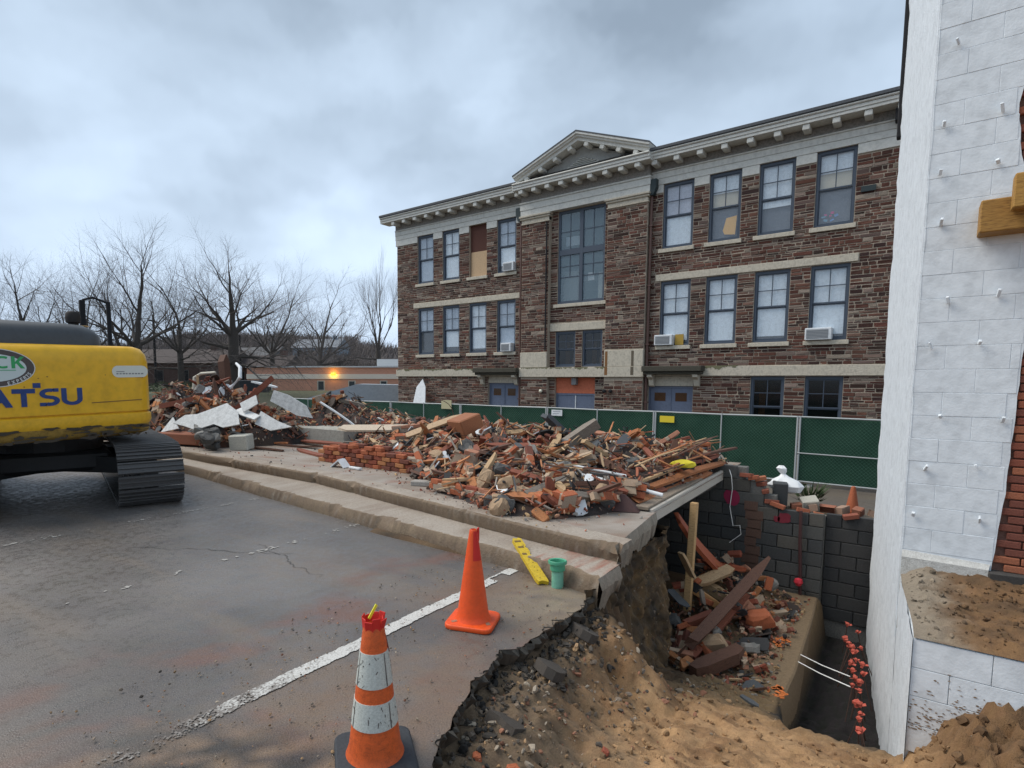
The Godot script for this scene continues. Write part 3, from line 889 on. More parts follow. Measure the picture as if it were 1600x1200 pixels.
		for i in n:
			var x := a + 0.30 + i * (b - a - 0.5) / (n - 1)
			var mdl := Shape.new(); mdl.bx(Vector3(x - 0.11, 10.27, z + 0.05), Vector3(x + 0.11, 10.455, z + 0.60), 0.02)
			obj("modillion", mdl.flat(), K.trim, sc)
	# bay: frieze, capitals
	var f := Shape.new()
	f.bx(Vector3(-14.86, 9.36, zb - 0.5), Vector3(-8.76, 9.62, zb + 0.05), 0.006)
	f.bx(Vector3(-14.88, 9.624, zb - 0.5), Vector3(-8.74, 9.90, zb + 0.075), 0.006)
	f.bx(Vector3(-14.90, 9.904, zb - 0.5), Vector3(-8.72, 9.98, zb + 0.12), 0.015)
	obj("frieze", f.flat(), K.trim, sc)
	f = Shape.new(); f.bx(Vector3(-14.84, 9.984, zb - 0.5), Vector3(-8.78, 10.42, zb + 0.045))
	obj("upper_frieze", f.flat(), mat(Color(0.30, 0.28, 0.25), 0.85, "mid", 0.8), sc)
	for q in [[-14.8, -13.34], [-10.56, -8.82]]:
		f = Shape.new()
		f.bx(Vector3(q[0] - 0.03, 8.96, zb - 0.2), Vector3(q[1] + 0.03, 9.02, zb + 0.075), 0.02)
		f.bx(Vector3(q[0] + 0.01, 9.022, zb - 0.2), Vector3(q[1] - 0.01, 9.17, zb + 0.05), 0.01)
		f.bx(Vector3(q[0] - 0.06, 9.172, zb - 0.2), Vector3(q[1] + 0.06, 9.26, zb + 0.12), 0.03)
		f.bx(Vector3(q[0] - 0.09, 9.262, zb - 0.2), Vector3(q[1] + 0.09, 9.355, zb + 0.17), 0.02)
		obj("capital", f.flat(), K.limestone, sc)
	cornice(sc, -14.96, -8.58, zb, 10.42, true)
	for i in 9:
		var x := -14.55 + i * 0.68
		var mdl := Shape.new(); mdl.bx(Vector3(x - 0.11, 10.235, zb + 0.045), Vector3(x + 0.11, 10.415, zb + 0.60), 0.02)
		obj("modillion", mdl.flat(), K.trim, sc)
	# pediment: tympanum with louvre, raking cornice, roof behind
	var pk := 11.93; var px := -11.76; var hw := 2.96; var by := 10.73
	var ty := Shape.new()
	ty.prism(PackedVector2Array([Vector2(px - hw + 0.1, by), Vector2(px + hw - 0.1, by), Vector2(px, pk - 0.05)]), zb - 0.3, zb - 0.02)
	obj("tympanum", ty.flat(), mat(Color(0.34, 0.34, 0.32), 0.8, "soft", 1.0), sc)
	for i in 9:
		var y := by + 0.06 + i * 0.07
		var half := (0.70 - i * 0.077) * 1.9
		var lv := Shape.new(); lv.box(Transform3D(Basis(Vector3.RIGHT, 0.6), Vector3(px, y, zb + 0.02)), Vector3(half * 2, 0.02, 0.10))
		obj("louvre_slat", lv.flat(), K.trim, sc)
	for sd in [-1.0, 1.0]:
		var e := Vector3(px + sd * (hw + 0.10), by + 0.02, 0); var p := Vector3(px, pk, 0)
		var dir := (p - e).normalized()
		var nrm := Vector3(-dir.y, dir.x, 0) * (1.0 if dir.x > 0 else -1.0)
		var rk := Shape.new()
		for l in [[0.0, 0.14, 0.52], [0.14, 0.22, 0.62], [0.222, 0.30, 0.70]]:
			var q := PackedVector2Array()
			for c in [[e, l[0]], [p + Vector3(0, 0, 0), l[0]], [p, l[1]], [e, l[1]]]:
				var w: Vector3 = c[0] + nrm * c[1]
				if c[0] == p: w = Vector3(px, p.y + c[1] / absf(nrm.y), 0)
				q.append(Vector2(w.x, w.y))
			rk.prism(q, zb - 0.35, zb + l[2])
		obj("raking_cornice", rk.flat(), K.trim, sc)
		for i in 4:
			var c := e.lerp(p, 0.16 + i * 0.235) - nrm * 0.09
			var b := Basis(dir, nrm, Vector3(0, 0, 1)) if sd < 0 else Basis(-dir, nrm, Vector3(0, 0, 1))
			var mdl := Shape.new(); mdl.box(Transform3D(b, Vector3(c.x, c.y, zb + 0.29)), Vector3(0.2, 0.16, 0.48), 0.02)
			obj("modillion", mdl.flat(), K.trim, sc)
		var rf := Shape.new()
		var a0 := e + nrm * 0.305; var a1 := Vector3(px, p.y + 0.305 / absf(nrm.y), 0)
		var tk := Vector3(0, 0.05, 0)
		for zz in [[zb + 0.72, -30.0]]:
			var A := Vector3(a0.x, a0.y, zz[0]); var B := Vector3(a1.x, a1.y, zz[0]); var C := Vector3(a1.x, a1.y, zz[1]); var D := Vector3(a0.x, a0.y, zz[1])
			rf.loft([PackedVector3Array([A, B, C, D]), PackedVector3Array([A + tk, B + tk, C + tk, D + tk])] if sd < 0 else [PackedVector3Array([A, D, C, B]), PackedVector3Array([A + tk, D + tk, C + tk, B + tk])])
		obj("pediment_roof", rf.flat(), K.slate, sc)
	# main roof, a low hip
	var r := Shape.new()
	var E := [Vector3(-23.85, 10.90, -23.50), Vector3(0.0, 10.90, -23.50), Vector3(0.0, 10.90, -40.9), Vector3(-23.85, 10.90, -40.9)]
	var ra := Vector3(-17.5, 12.6, -32.2); var rb := Vector3(-6.5, 12.6, -32.2)
	r.quad(E[0], E[1], rb, ra); r.tri(E[1], E[2], rb); r.quad(E[2], E[3], ra, rb); r.tri(E[3], E[0], ra)
	r.quad(E[3] - Vector3(0, 0.02, 0), E[2] - Vector3(0, 0.02, 0), E[1] - Vector3(0, 0.02, 0), E[0] - Vector3(0, 0.02, 0))
	obj("roof", r.flat(), K.slate, sc)
	var ch := Shape.new(); ch.bx(Vector3(-9.9, 11.2, -25.6), Vector3(-9.5, 11.62, -25.2), 0.02)
	obj("roof_vent", ch.flat(), K.slate, sc)
	# ------------- windows
	for w in wins: sash_window(sc, w[0], w[1], w[2], w[3], w[4], w[5])
	stair_window(sc, big, zr)
	# ------------- doors and their canopies
	door_pair(sc, -8.72, -6.90, 1.50, z, true)
	door_pair(sc, -16.90, -15.08, 1.58, z, true)
	door_pair(sc, -13.05, -11.06, 1.13, zr, false)
	var op := Shape.new(); op.bx(Vector3(-13.04, 1.135, zr - 0.16), Vector3(-11.07, 1.855, zr - 0.12))
	obj("transom_panel", op.flat(), K.orange, sc)
	for q in [[-8.72, -6.90, 1.505], [-16.90, -15.08, 1.585]]:
		lime.call("door_lintel", Vector3(q[0] + 0.002, q[2], z - 0.2), Vector3(q[1] - 0.002, 1.915, z - 0.03))
	for q in [[-17.45, -14.86], [-8.80, -6.45]]:
		var cs := Shape.new()
		cs.bx(Vector3(q[0], 2.10, z + 0.05), Vector3(q[1], 2.32, z + 0.62), 0.02)
		cs.bx(Vector3(q[0] + 0.05, 1.98, z + 0.05), Vector3(q[1] - 0.05, 2.098, z + 0.5), 0.02)
		obj("door_canopy", cs.flat(), mat(Color(0.085, 0.078, 0.058), 0.95, "dirt", 2.0, "n_mid", 1.0), sc)
		for x in [q[0] + 0.28, q[1] - 0.28]:
			var bk := Shape.new()
			bk.prism(PackedVector2Array([Vector2(0, 0), Vector2(0.42, 0), Vector2(0.40, -0.1), Vector2(0.2, -0.2), Vector2(0.12, -0.45), Vector2(0, -0.5)]), -0.1, 0.1, Transform3D(Basis(Vector3.UP, -PI / 2), Vector3(x, 1.975, z + 0.04)))
			obj("canopy_bracket", bk.flat(), K.limestone, sc)
	# downpipes with leader heads
	for q in [[-8.74, z + 0.16], [-14.92, z + 0.16]]:
		var dp := Shape.new()
		dp.tube([Vector3(q[0], 9.2, q[1]), Vector3(q[0], -1.0, q[1])], [0.06, 0.06], 8)
		var pipe := obj("downpipe", dp.smooth(), K.copper, sc)
		var lh := Shape.new()
		lh.prism(PackedVector2Array([Vector2(-0.1, 0), Vector2(0.1, 0), Vector2(0.22, 0.3), Vector2(0.22, 0.62), Vector2(-0.22, 0.62), Vector2(-0.22, 0.3)]), -0.13, 0.17, at(Vector3(q[0], 9.2, q[1])))
		obj("leader_head", lh.flat(), K.patina, pipe)
		for y in [8.0, 5.6, 3.2, 0.8]:
			var st2 := Shape.new(); st2.bx(Vector3(q[0] - 0.09, y, q[1] - 0.14), Vector3(q[0] + 0.09, y + 0.05, q[1] + 0.07))
			obj("pipe_strap", st2.flat(), K.copper, pipe)
	var dk := Shape.new(); dk.tube([Vector3(-13.44, 8.9, zb + 0.08), Vector3(-13.44, 3.1, zb + 0.08)], [0.035, 0.035], 6)
	obj("conduit", dk.smooth(), K.dark, sc)
	# rust run below the right pier
	for x in [-10.42, -9.26]:
		var rs := Shape.new()
		rs.bx(Vector3(x - 0.08, 1.96, zb + 0.05), Vector3(x + 0.05, 2.31, zb + 0.0935)); rs.bx(Vector3(x - 0.07, 2.34, zb + 0.05), Vector3(x + 0.04, 2.98, zb + 0.0735))
		obj("rust_stain", rs.flat(), mat(Color(0.28, 0.13, 0.045) if x < -10 else Color(0.16, 0.13, 0.09), 0.9, "mid", 3.0), sc)
	# lights beside the middle doors, one over them
	for q in [Vector3(-13.62, 1.22, zb + 0.1), Vector3(-10.48, 1.26, zb + 0.1), Vector3(-10.2, 1.26, zb + 0.1)]:
		var lp := Shape.new(); lp.lathe([Vector2(0.0, 0.09), Vector2(0.06, 0.07), Vector2(0.09, 0.0), Vector2(0.05, -0.06), Vector2(0.0, -0.08)].map(func(a): return Vector2(a.x, a.y)), 10, Transform3D(Basis(), q))
		obj("door_light", lp.smooth(), mat(Color(0.75, 0.7, 0.55), 0.4) if q.x < -11 else K.dark, sc)
	var ml := Shape.new(); ml.bx(Vector3(-12.17, 1.52, zr - 0.1), Vector3(-11.93, 1.84, zr + 0.12), 0.02)
	obj("wall_light", ml.flat(), mat(Color(0.2, 0.2, 0.2), 0.5), sc)
	var bs := Shape.new(); bs.bx(Vector3(-1.75, 8.02, z), Vector3(-1.35, 8.2, z + 0.09)); obj("dark_block", bs.flat(), K.patina, sc)
	var cm := Shape.new(); cm.bx(Vector3(-0.95, 9.95, z + 0.15), Vector3(-0.72, 10.35, z + 0.5), 0.03); obj("flood_light", cm.flat(), K.dark, sc)
	# window air conditioners: each sits in a window
	for q in [[Vector3(-15.62, 7.0, z), 0.62, "white air conditioner in the upper window next to the left downpipe"], [Vector3(-15.72, 3.13, z), 0.6, "white air conditioner in the middle-floor window above the mossy left canopy"], [Vector3(-8.08, 3.17, z), 0.72, "white air conditioner with a yellow board beside it, by the right downpipe"], [Vector3(-2.72, 3.17, z), 0.8, "white air conditioner in the last middle-floor window near the painted block wall"]]:
		var ac := thing("air_conditioner", q[2], "air conditioner", at(q[0]), "window air conditioners")
		var w: float = q[1]
		var s := Shape.new(); s.bx(Vector3(-w / 2, 0, -0.3), Vector3(w / 2, 0.42, 0.24), 0.02); obj("case", s.flat(), K.white, ac)
		s = Shape.new(); s.bx(Vector3(-w / 2 + 0.05, 0.05, 0.2), Vector3(w / 2 - 0.1, 0.36, 0.245)); obj("grille", s.flat(), mat(Color(0.2, 0.21, 0.22), 0.6), ac)
		s = Shape.new()
		for i in 6: s.bx(Vector3(-w / 2 + 0.06, 0.07 + i * 0.05, 0.246), Vector3(w / 2 - 0.11, 0.085 + i * 0.05, 0.255))
		obj("fin", s.flat(), mat(Color(0.4, 0.41, 0.42), 0.5), ac)
	var yb := Shape.new(); yb.bx(Vector3(-7.68, 3.18, z - 0.05), Vector3(-7.35, 3.60, z - 0.02)); obj("filler_board", yb.flat(), mat(Color(0.42, 0.27, 0.05), 0.8), sc)
	# pale panel leaning on the left wing
	var pn := Shape.new()
	pn.prism(PackedVector2Array([Vector2(-0.5, 0), Vector2(0.5, 0.1), Vector2(0.25, 1.5), Vector2(-0.05, 1.95), Vector2(-0.4, 1.5)]), -0.02, 0.02, Transform3D(Basis(Vector3.RIGHT, -0.25), Vector3(-21.0, -0.12, -23.4)))
	tag(obj("sheet_panel", pn.flat(), K.white), "torn white sheet panel leaning on the left end of the stone school", "panel")

func rough_stone(s: Shape, c: Vector3, z: Vector3) -> void:
	var h := z * 0.5
	var b := minf(0.010, minf(h.x, h.y) * 0.3)
	var o: Array = []
	for k in [[-1, -1], [1, -1], [1, 1], [-1, 1]]: o.append(c + Vector3(k[0] * h.x + rnd(-0.006, 0.006), k[1] * h.y + rnd(-0.005, 0.005), -h.z))
	var f: Array = []
	for k in [[-1, -1], [1, -1], [1, 1], [-1, 1]]: f.append(c + Vector3(k[0] * (h.x - b), k[1] * (h.y - b), h.z + rnd(-0.014, 0.008)))
	var m: Array = []
	for i in 4: m.append(Vector3(o[i].x, o[i].y, c.z + h.z - b))
	s.quad(f[0], f[1], f[2], f[3])
	for i in 4:
		var j := (i + 1) % 4
		s.quad(m[i], m[j], f[j], f[i])
		s.quad(o[i], o[j], m[j], m[i])

func cornice(sc: Node, a: float, b: float, z: float, y: float, plain := false) -> void:
	var s := Shape.new()
	s.bx(Vector3(a, y, z - 0.1), Vector3(b, y + 0.10, z + 0.64), 0.008)
	s.bx(Vector3(a, y + 0.102, z - 0.1), Vector3(b, y + 0.22, z + 0.67), 0.015)
	s.bx(Vector3(a, y + 0.222, z - 0.1), Vector3(b, y + 0.30, z + 0.73), 0.03)
	obj("cornice", s.flat(), K.trim, sc)
	if plain: return
	s = Shape.new()
	s.bx(Vector3(a, y + 0.302, z - 0.1), Vector3(b, y + 0.43, z + 0.76), 0.02)
	obj("gutter", s.flat(), K.slate, sc)

# sash window: frame > lights, sashes, blind
func sash_window(sc: Node, x0: float, x1: float, y0: float, y1: float, z: float, style: String) -> void:
	var zf := z - 0.09
	var t := 0.085
	var s := Shape.new()
	if style == "boarded":
		s.bx(Vector3(x0, y0, zf - 0.08), Vector3(x1, y1, zf - 0.04))
		var o := obj("boarded_window", s.flat(), K.rust, sc)
		s = Shape.new(); s.bx(Vector3(x0 + 0.05, y0 + 0.02, zf - 0.04), Vector3(x1 - 0.02, y0 + 1.25, zf - 0.015)); obj("plywood_panel", s.flat(), K.ply, o)
		return
	s.bx(Vector3(x0, y0, zf - 0.12), Vector3(x0 + t, y1, zf + 0.04)); s.bx(Vector3(x1 - t, y0, zf - 0.12), Vector3(x1, y1, zf + 0.04))
	s.bx(Vector3(x0 + t, y1 - 0.11, zf - 0.12), Vector3(x1 - t, y1, zf + 0.04)); s.bx(Vector3(x0 + t, y0, zf - 0.12), Vector3(x1 - t, y0 + 0.075, zf + 0.04))
	var fr := obj("window", s.flat(), K.sash, sc)
	var mid := (y0 + y1) * 0.5 - 0.02
	var a := x0 + t; var b := x1 - t; var xm := (a + b) * 0.5; var lo := y0 + 0.075; var hi := y1 - 0.11
	s = Shape.new()   # upper sash with its cross
	var w := 0.035
	s.bx(Vector3(a, mid, zf - 0.03), Vector3(b, mid + 0.05, zf + 0.01))
	s.bx(Vector3(a, hi - w, zf - 0.03), Vector3(b, hi, zf + 0.005)); s.bx(Vector3(a, mid + 0.05, zf - 0.03), Vector3(a + w, hi - w, zf + 0.005)); s.bx(Vector3(b - w, mid + 0.05, zf - 0.03), Vector3(b, hi - w, zf + 0.005))
	var ym := (mid + 0.05 + hi - w) * 0.5
	s.bx(Vector3(xm - 0.014, mid + 0.05, zf - 0.025), Vector3(xm + 0.014, hi - w, zf + 0.003))
	s.bx(Vector3(a + w, ym - 0.014, zf - 0.025), Vector3(xm - 0.014, ym + 0.014, zf + 0.003)); s.bx(Vector3(xm + 0.014, ym - 0.014, zf - 0.025), Vector3(b - w, ym + 0.014, zf + 0.003))
	obj("upper_sash", s.flat(), K.sash, fr)
	s = Shape.new()
	s.bx(Vector3(a, mid - 0.045, zf - 0.075), Vector3(b, mid - 0.002, zf - 0.035)); s.bx(Vector3(a, lo, zf - 0.075), Vector3(b, lo + 0.06, zf - 0.035))
	s.bx(Vector3(a, lo + 0.06, zf - 0.075), Vector3(a + w, mid - 0.045, zf - 0.035)); s.bx(Vector3(b - w, lo + 0.06, zf - 0.075), Vector3(b, mid - 0.045, zf - 0.035))
	obj("lower_sash", s.flat(), K.sash, fr)
	for q in [[a + w, xm - 0.014, mid + 0.05, ym - 0.014], [xm + 0.014, b - w, mid + 0.05, ym - 0.014], [a + w, xm - 0.014, ym + 0.014, hi - w], [xm + 0.014, b - w, ym + 0.014, hi - w]]:
		var gm: Material = K.glass if not style.begins_with("none") else K.darkglass
		s = Shape.new(); s.bx(Vector3(q[0], q[2], zf - 0.016), Vector3(q[1], q[3], zf - 0.012)); obj("pane", s.flat(), gm, fr)
	s = Shape.new(); s.bx(Vector3(a + w, lo + 0.06, zf - 0.058), Vector3(b - w, mid - 0.045, zf - 0.054)); obj("pane", s.flat(), K.glass if not style.begins_with("none") else K.darkglass, fr)
	var shade := func(ya: float, yb: float, m: Material, dz := 0.0) -> void:
		var q := Shape.new()
		var n := 6   # hangs in slight waves
		for i in n:
			var xa := lerpf(a, b, i / float(n)); var xb := lerpf(a, b, (i + 1) / float(n))
			var za := zf - 0.084 - dz + rnd(-0.004, 0.004); var zb := zf - 0.084 - dz + rnd(-0.004, 0.004)
			q.quad(Vector3(xa, ya, za), Vector3(xb, ya, zb), Vector3(xb, yb, zb), Vector3(xa, yb, za))
		obj("blind", q.flat(), m, fr)
	if style == "cool_full": shade.call(lo, hi, K.coolblind)
	elif style == "cool_upper": shade.call(mid, hi, K.coolblind); shade.call(lo + 0.3, mid, K.blind)
	elif style == "cool_none": shade.call(mid - 0.02, hi, K.coolblind)
	elif style == "lilac": shade.call(lo + 0.02, mid, K.blind); shade.call(mid, hi, mat(Color(0.58, 0.60, 0.68), 0.8, "soft", 1.0))
	elif style.begins_with("full"): shade.call(lo + (0.05 + 0.12 * rng.randf()), hi, K.blind)
	elif style == "upper": shade.call(mid, hi, K.blind); shade.call(lo, mid, K.dimblind, 0.2)
	elif style == "upper_band": shade.call(mid - 0.28, hi, K.blind); shade.call(lo, mid, K.dimblind, 0.1)
	elif style.begins_with("upper_tan"):
		shade.call(ym - 0.05, hi, K.blind); shade.call(mid, ym + 0.2, K.tanblind, 0.05); shade.call(lo, mid, K.dimblind, 0.1)
		if style == "upper_tan":
			var q := Shape.new(); q.prism(PackedVector2Array([Vector2(xm - 0.02, lo + 0.2), Vector2(b - 0.12, lo + 0.15), Vector2(b - 0.08, lo + 0.85), Vector2(xm + 0.03, lo + 0.8), Vector2(xm - 0.08, lo + 0.35)]), zf - 0.1, zf - 0.095)
			obj("yellow_paper", q.flat(), mat(Color(0.72, 0.42, 0.11), 0.8), fr)
		else:
			for i in 7:
				var q := Shape.new(); q.box(Transform3D(Basis(Vector3.BACK, rnd(-0.6, 0.6)), Vector3(rnd(a + 0.15, b - 0.15), lo + rnd(0.1, 0.5), zf - 0.1)), Vector3(rnd(0.06, 0.14), rnd(0.03, 0.09), 0.004))
				obj("sticker", q.flat(), mat([Color(0.5, 0.06, 0.2), Color(0.12, 0.25, 0.5), Color(0.15, 0.3, 0.4)][i % 3], 0.8), fr)
	elif style == "none":
		s = Shape.new(); s.bx(Vector3(a + 0.1, lo, zf - 0.6), Vector3(a + 0.32, ym, zf - 0.57))
		obj("inner_board", s.flat(), mat(Color(0.45, 0.22, 0.08), 0.8), fr)
		s = Shape.new(); s.bx(Vector3(xm + 0.1, lo + 0.1, zf - 0.5), Vector3(b - 0.1, lo + 0.35, zf - 0.47))
		obj("inner_paper", s.flat(), mat(Color(0.5, 0.42, 0.3), 0.8), fr)

func stair_window(sc: Node, r: Array, z: float) -> void:
	var zf := z - 0.08
	var x0: float = r[0]; var x1: float = r[1]; var y0: float = r[2]; var y1: float = r[3]
	var s := Shape.new()
	var t := 0.09
	var xm := (x0 + x1) * 0.5
	var tr := 7.38
	s.bx(Vector3(x0, y0, zf - 0.12), Vector3(x0 + t, y1, zf + 0.04)); s.bx(Vector3(x1 - t, y0, zf - 0.12), Vector3(x1, y1, zf + 0.04))
	s.bx(Vector3(x0 + t, y1 - 0.12, zf - 0.12), Vector3(x1 - t, y1, zf + 0.04)); s.bx(Vector3(x0 + t, y0, zf - 0.12), Vector3(x1 - t, y0 + 0.09, zf + 0.04))
	s.bx(Vector3(xm - 0.08, y0 + 0.09, zf - 0.12), Vector3(xm + 0.08, y1 - 0.12, zf + 0.05))
	s.bx(Vector3(x0 + t, tr, zf - 0.12), Vector3(xm - 0.08, tr + 0.22, zf + 0.045)); s.bx(Vector3(xm + 0.08, tr, zf - 0.12), Vector3(x1 - t, tr + 0.22, zf + 0.045))
	var fr := obj("stair_window", s.flat(), K.sash, sc)
	for q in [[x0 + t, xm - 0.08], [xm + 0.08, x1 - t]]:
		var c: float = (q[0] + q[1]) * 0.5
		for rows in [[tr + 0.22, y1 - 0.12, 2], [tr - 1.0, tr, 2], [y0 + 0.09, tr - 1.0, 1]]:
			var bars := Shape.new()
			var n: int = rows[2]
			bars.bx(Vector3(q[0], rows[0], zf - 0.03), Vector3(q[1], rows[0] + 0.04, zf + 0.005))
			if n == 2:
				var m: float = (rows[0] + rows[1]) * 0.5
				bars.bx(Vector3(c - 0.016, rows[0] + 0.04, zf - 0.026), Vector3(c + 0.016, rows[1], zf + 0.003))
				bars.bx(Vector3(q[0], m - 0.016, zf - 0.026), Vector3(c - 0.016, m + 0.016, zf + 0.003)); bars.bx(Vector3(c + 0.016, m - 0.016, zf - 0.026), Vector3(q[1], m + 0.016, zf + 0.003))
			obj("sash", bars.flat(), K.sash, fr)
			var p := Shape.new(); p.bx(Vector3(q[0], rows[0] + 0.04, zf - 0.018), Vector3(q[1], rows[1], zf - 0.014)); obj("pane", p.flat(), glass_mat(0.3), fr)
	s = Shape.new(); s.bx(Vector3(x0 + t, y0 + 0.09, zf - 0.35), Vector3(xm - 0.1, y0 + 1.5, zf - 0.33)); obj("blind", s.flat(), mat(Color(0.30, 0.30, 0.28), 0.8), fr)
	s = Shape.new(); s.bx(Vector3(x1 - t - 0.3, y0 + 0.09, zf - 0.2), Vector3(x1 - t, y0 + 1.3, zf - 0.18)); obj("blind", s.flat(), mat(Color(0.55, 0.55, 0.5), 0.8), fr)
	s = Shape.new(); s.bx(Vector3(xm + 0.3, y0 + 0.95, zf - 0.06), Vector3(xm + 0.6, y0 + 1.3, zf - 0.055)); obj("notice", s.flat(), K.paper, fr)
	s = Shape.new(); s.bx(Vector3(x0 + t + 0.12, y1 - 1.5, zf - 0.3), Vector3(xm - 0.15, y1 - 1.1, zf - 0.28)); obj("blind", s.flat(), K.blind, fr)

func door_pair(sc: Node, x0: float, x1: float, top: float, z: float, lights: bool) -> void:
	var zf := z - 0.16
	var xm := (x0 + x1) * 0.5
	var s := Shape.new()
	s.bx(Vector3(x0, -0.95, zf - 0.06), Vector3(x0 + 0.07, top, zf + 0.03)); s.bx(Vector3(x1 - 0.07, -0.95, zf - 0.06), Vector3(x1, top, zf + 0.03)); s.bx(Vector3(x0 + 0.07, top - 0.08, zf - 0.06), Vector3(x1 - 0.07, top, zf + 0.03))
	obj("door_frame", s.flat(), K.door, sc)
	for q in [[x0 + 0.07, xm - 0.012], [xm + 0.012, x1 - 0.07]]:
		s = Shape.new(); s.bx(Vector3(q[0], -0.95, zf - 0.05), Vector3(q[1], top - 0.08, zf), 0.008)
		var d := obj("door", s.flat(), K.door, sc)
		if lights:
			s = Shape.new(); s.bx(Vector3(q[0] + 0.17, top - 0.62, zf - 0.02), Vector3(q[1] - 0.2, top - 0.27, zf + 0.004)); obj("pane", s.flat(), mat(Color(0.12, 0.06, 0.03), 0.15, "mid", 3.0), d)
		s = Shape.new(); s.bx(Vector3(q[0] + 0.1, 0.0, zf + 0.03), Vector3(q[1] - 0.1, 0.05, zf + 0.07)); s.bx(Vector3(q[0] + 0.12, 0.005, zf), Vector3(q[0] + 0.18, 0.045, zf + 0.03)); obj("push_bar", s.flat(), mat(Color(0.3, 0.3, 0.3), 0.4, "", 1, "", 1, false), d)
	s = Shape.new(); s.bx(Vector3(xm - 0.02, -0.95, zf + 0.001), Vector3(xm + 0.02, top - 0.1, zf + 0.025)); obj("astragal", s.flat(), K.white if not lights else K.door, sc)

# ---- concrete steps, basement walls, painted wall, fence --------------------
func step_front(x: float) -> float: return curve([[-30, -6.4], [-10.5, -5.40], [-7.1, -5.03], [-4.2, -4.78], [-3.0, -4.67], [-2.0, -4.50], [-1.0, -4.4]], x)
func riser_line(x: float) -> float: return curve([[-30, -6.9], [-16, -6.1], [-11.2, -5.77], [-7.3, -5.70], [-3.2, -5.07], [-2.0, -4.91], [-1.0, -4.8]], x)
func slab_edge(z: float) -> float: return curve([[-12, -2.34], [-6.45, -2.19], [-4.9, -2.02], [-4.0, -1.96]], z)

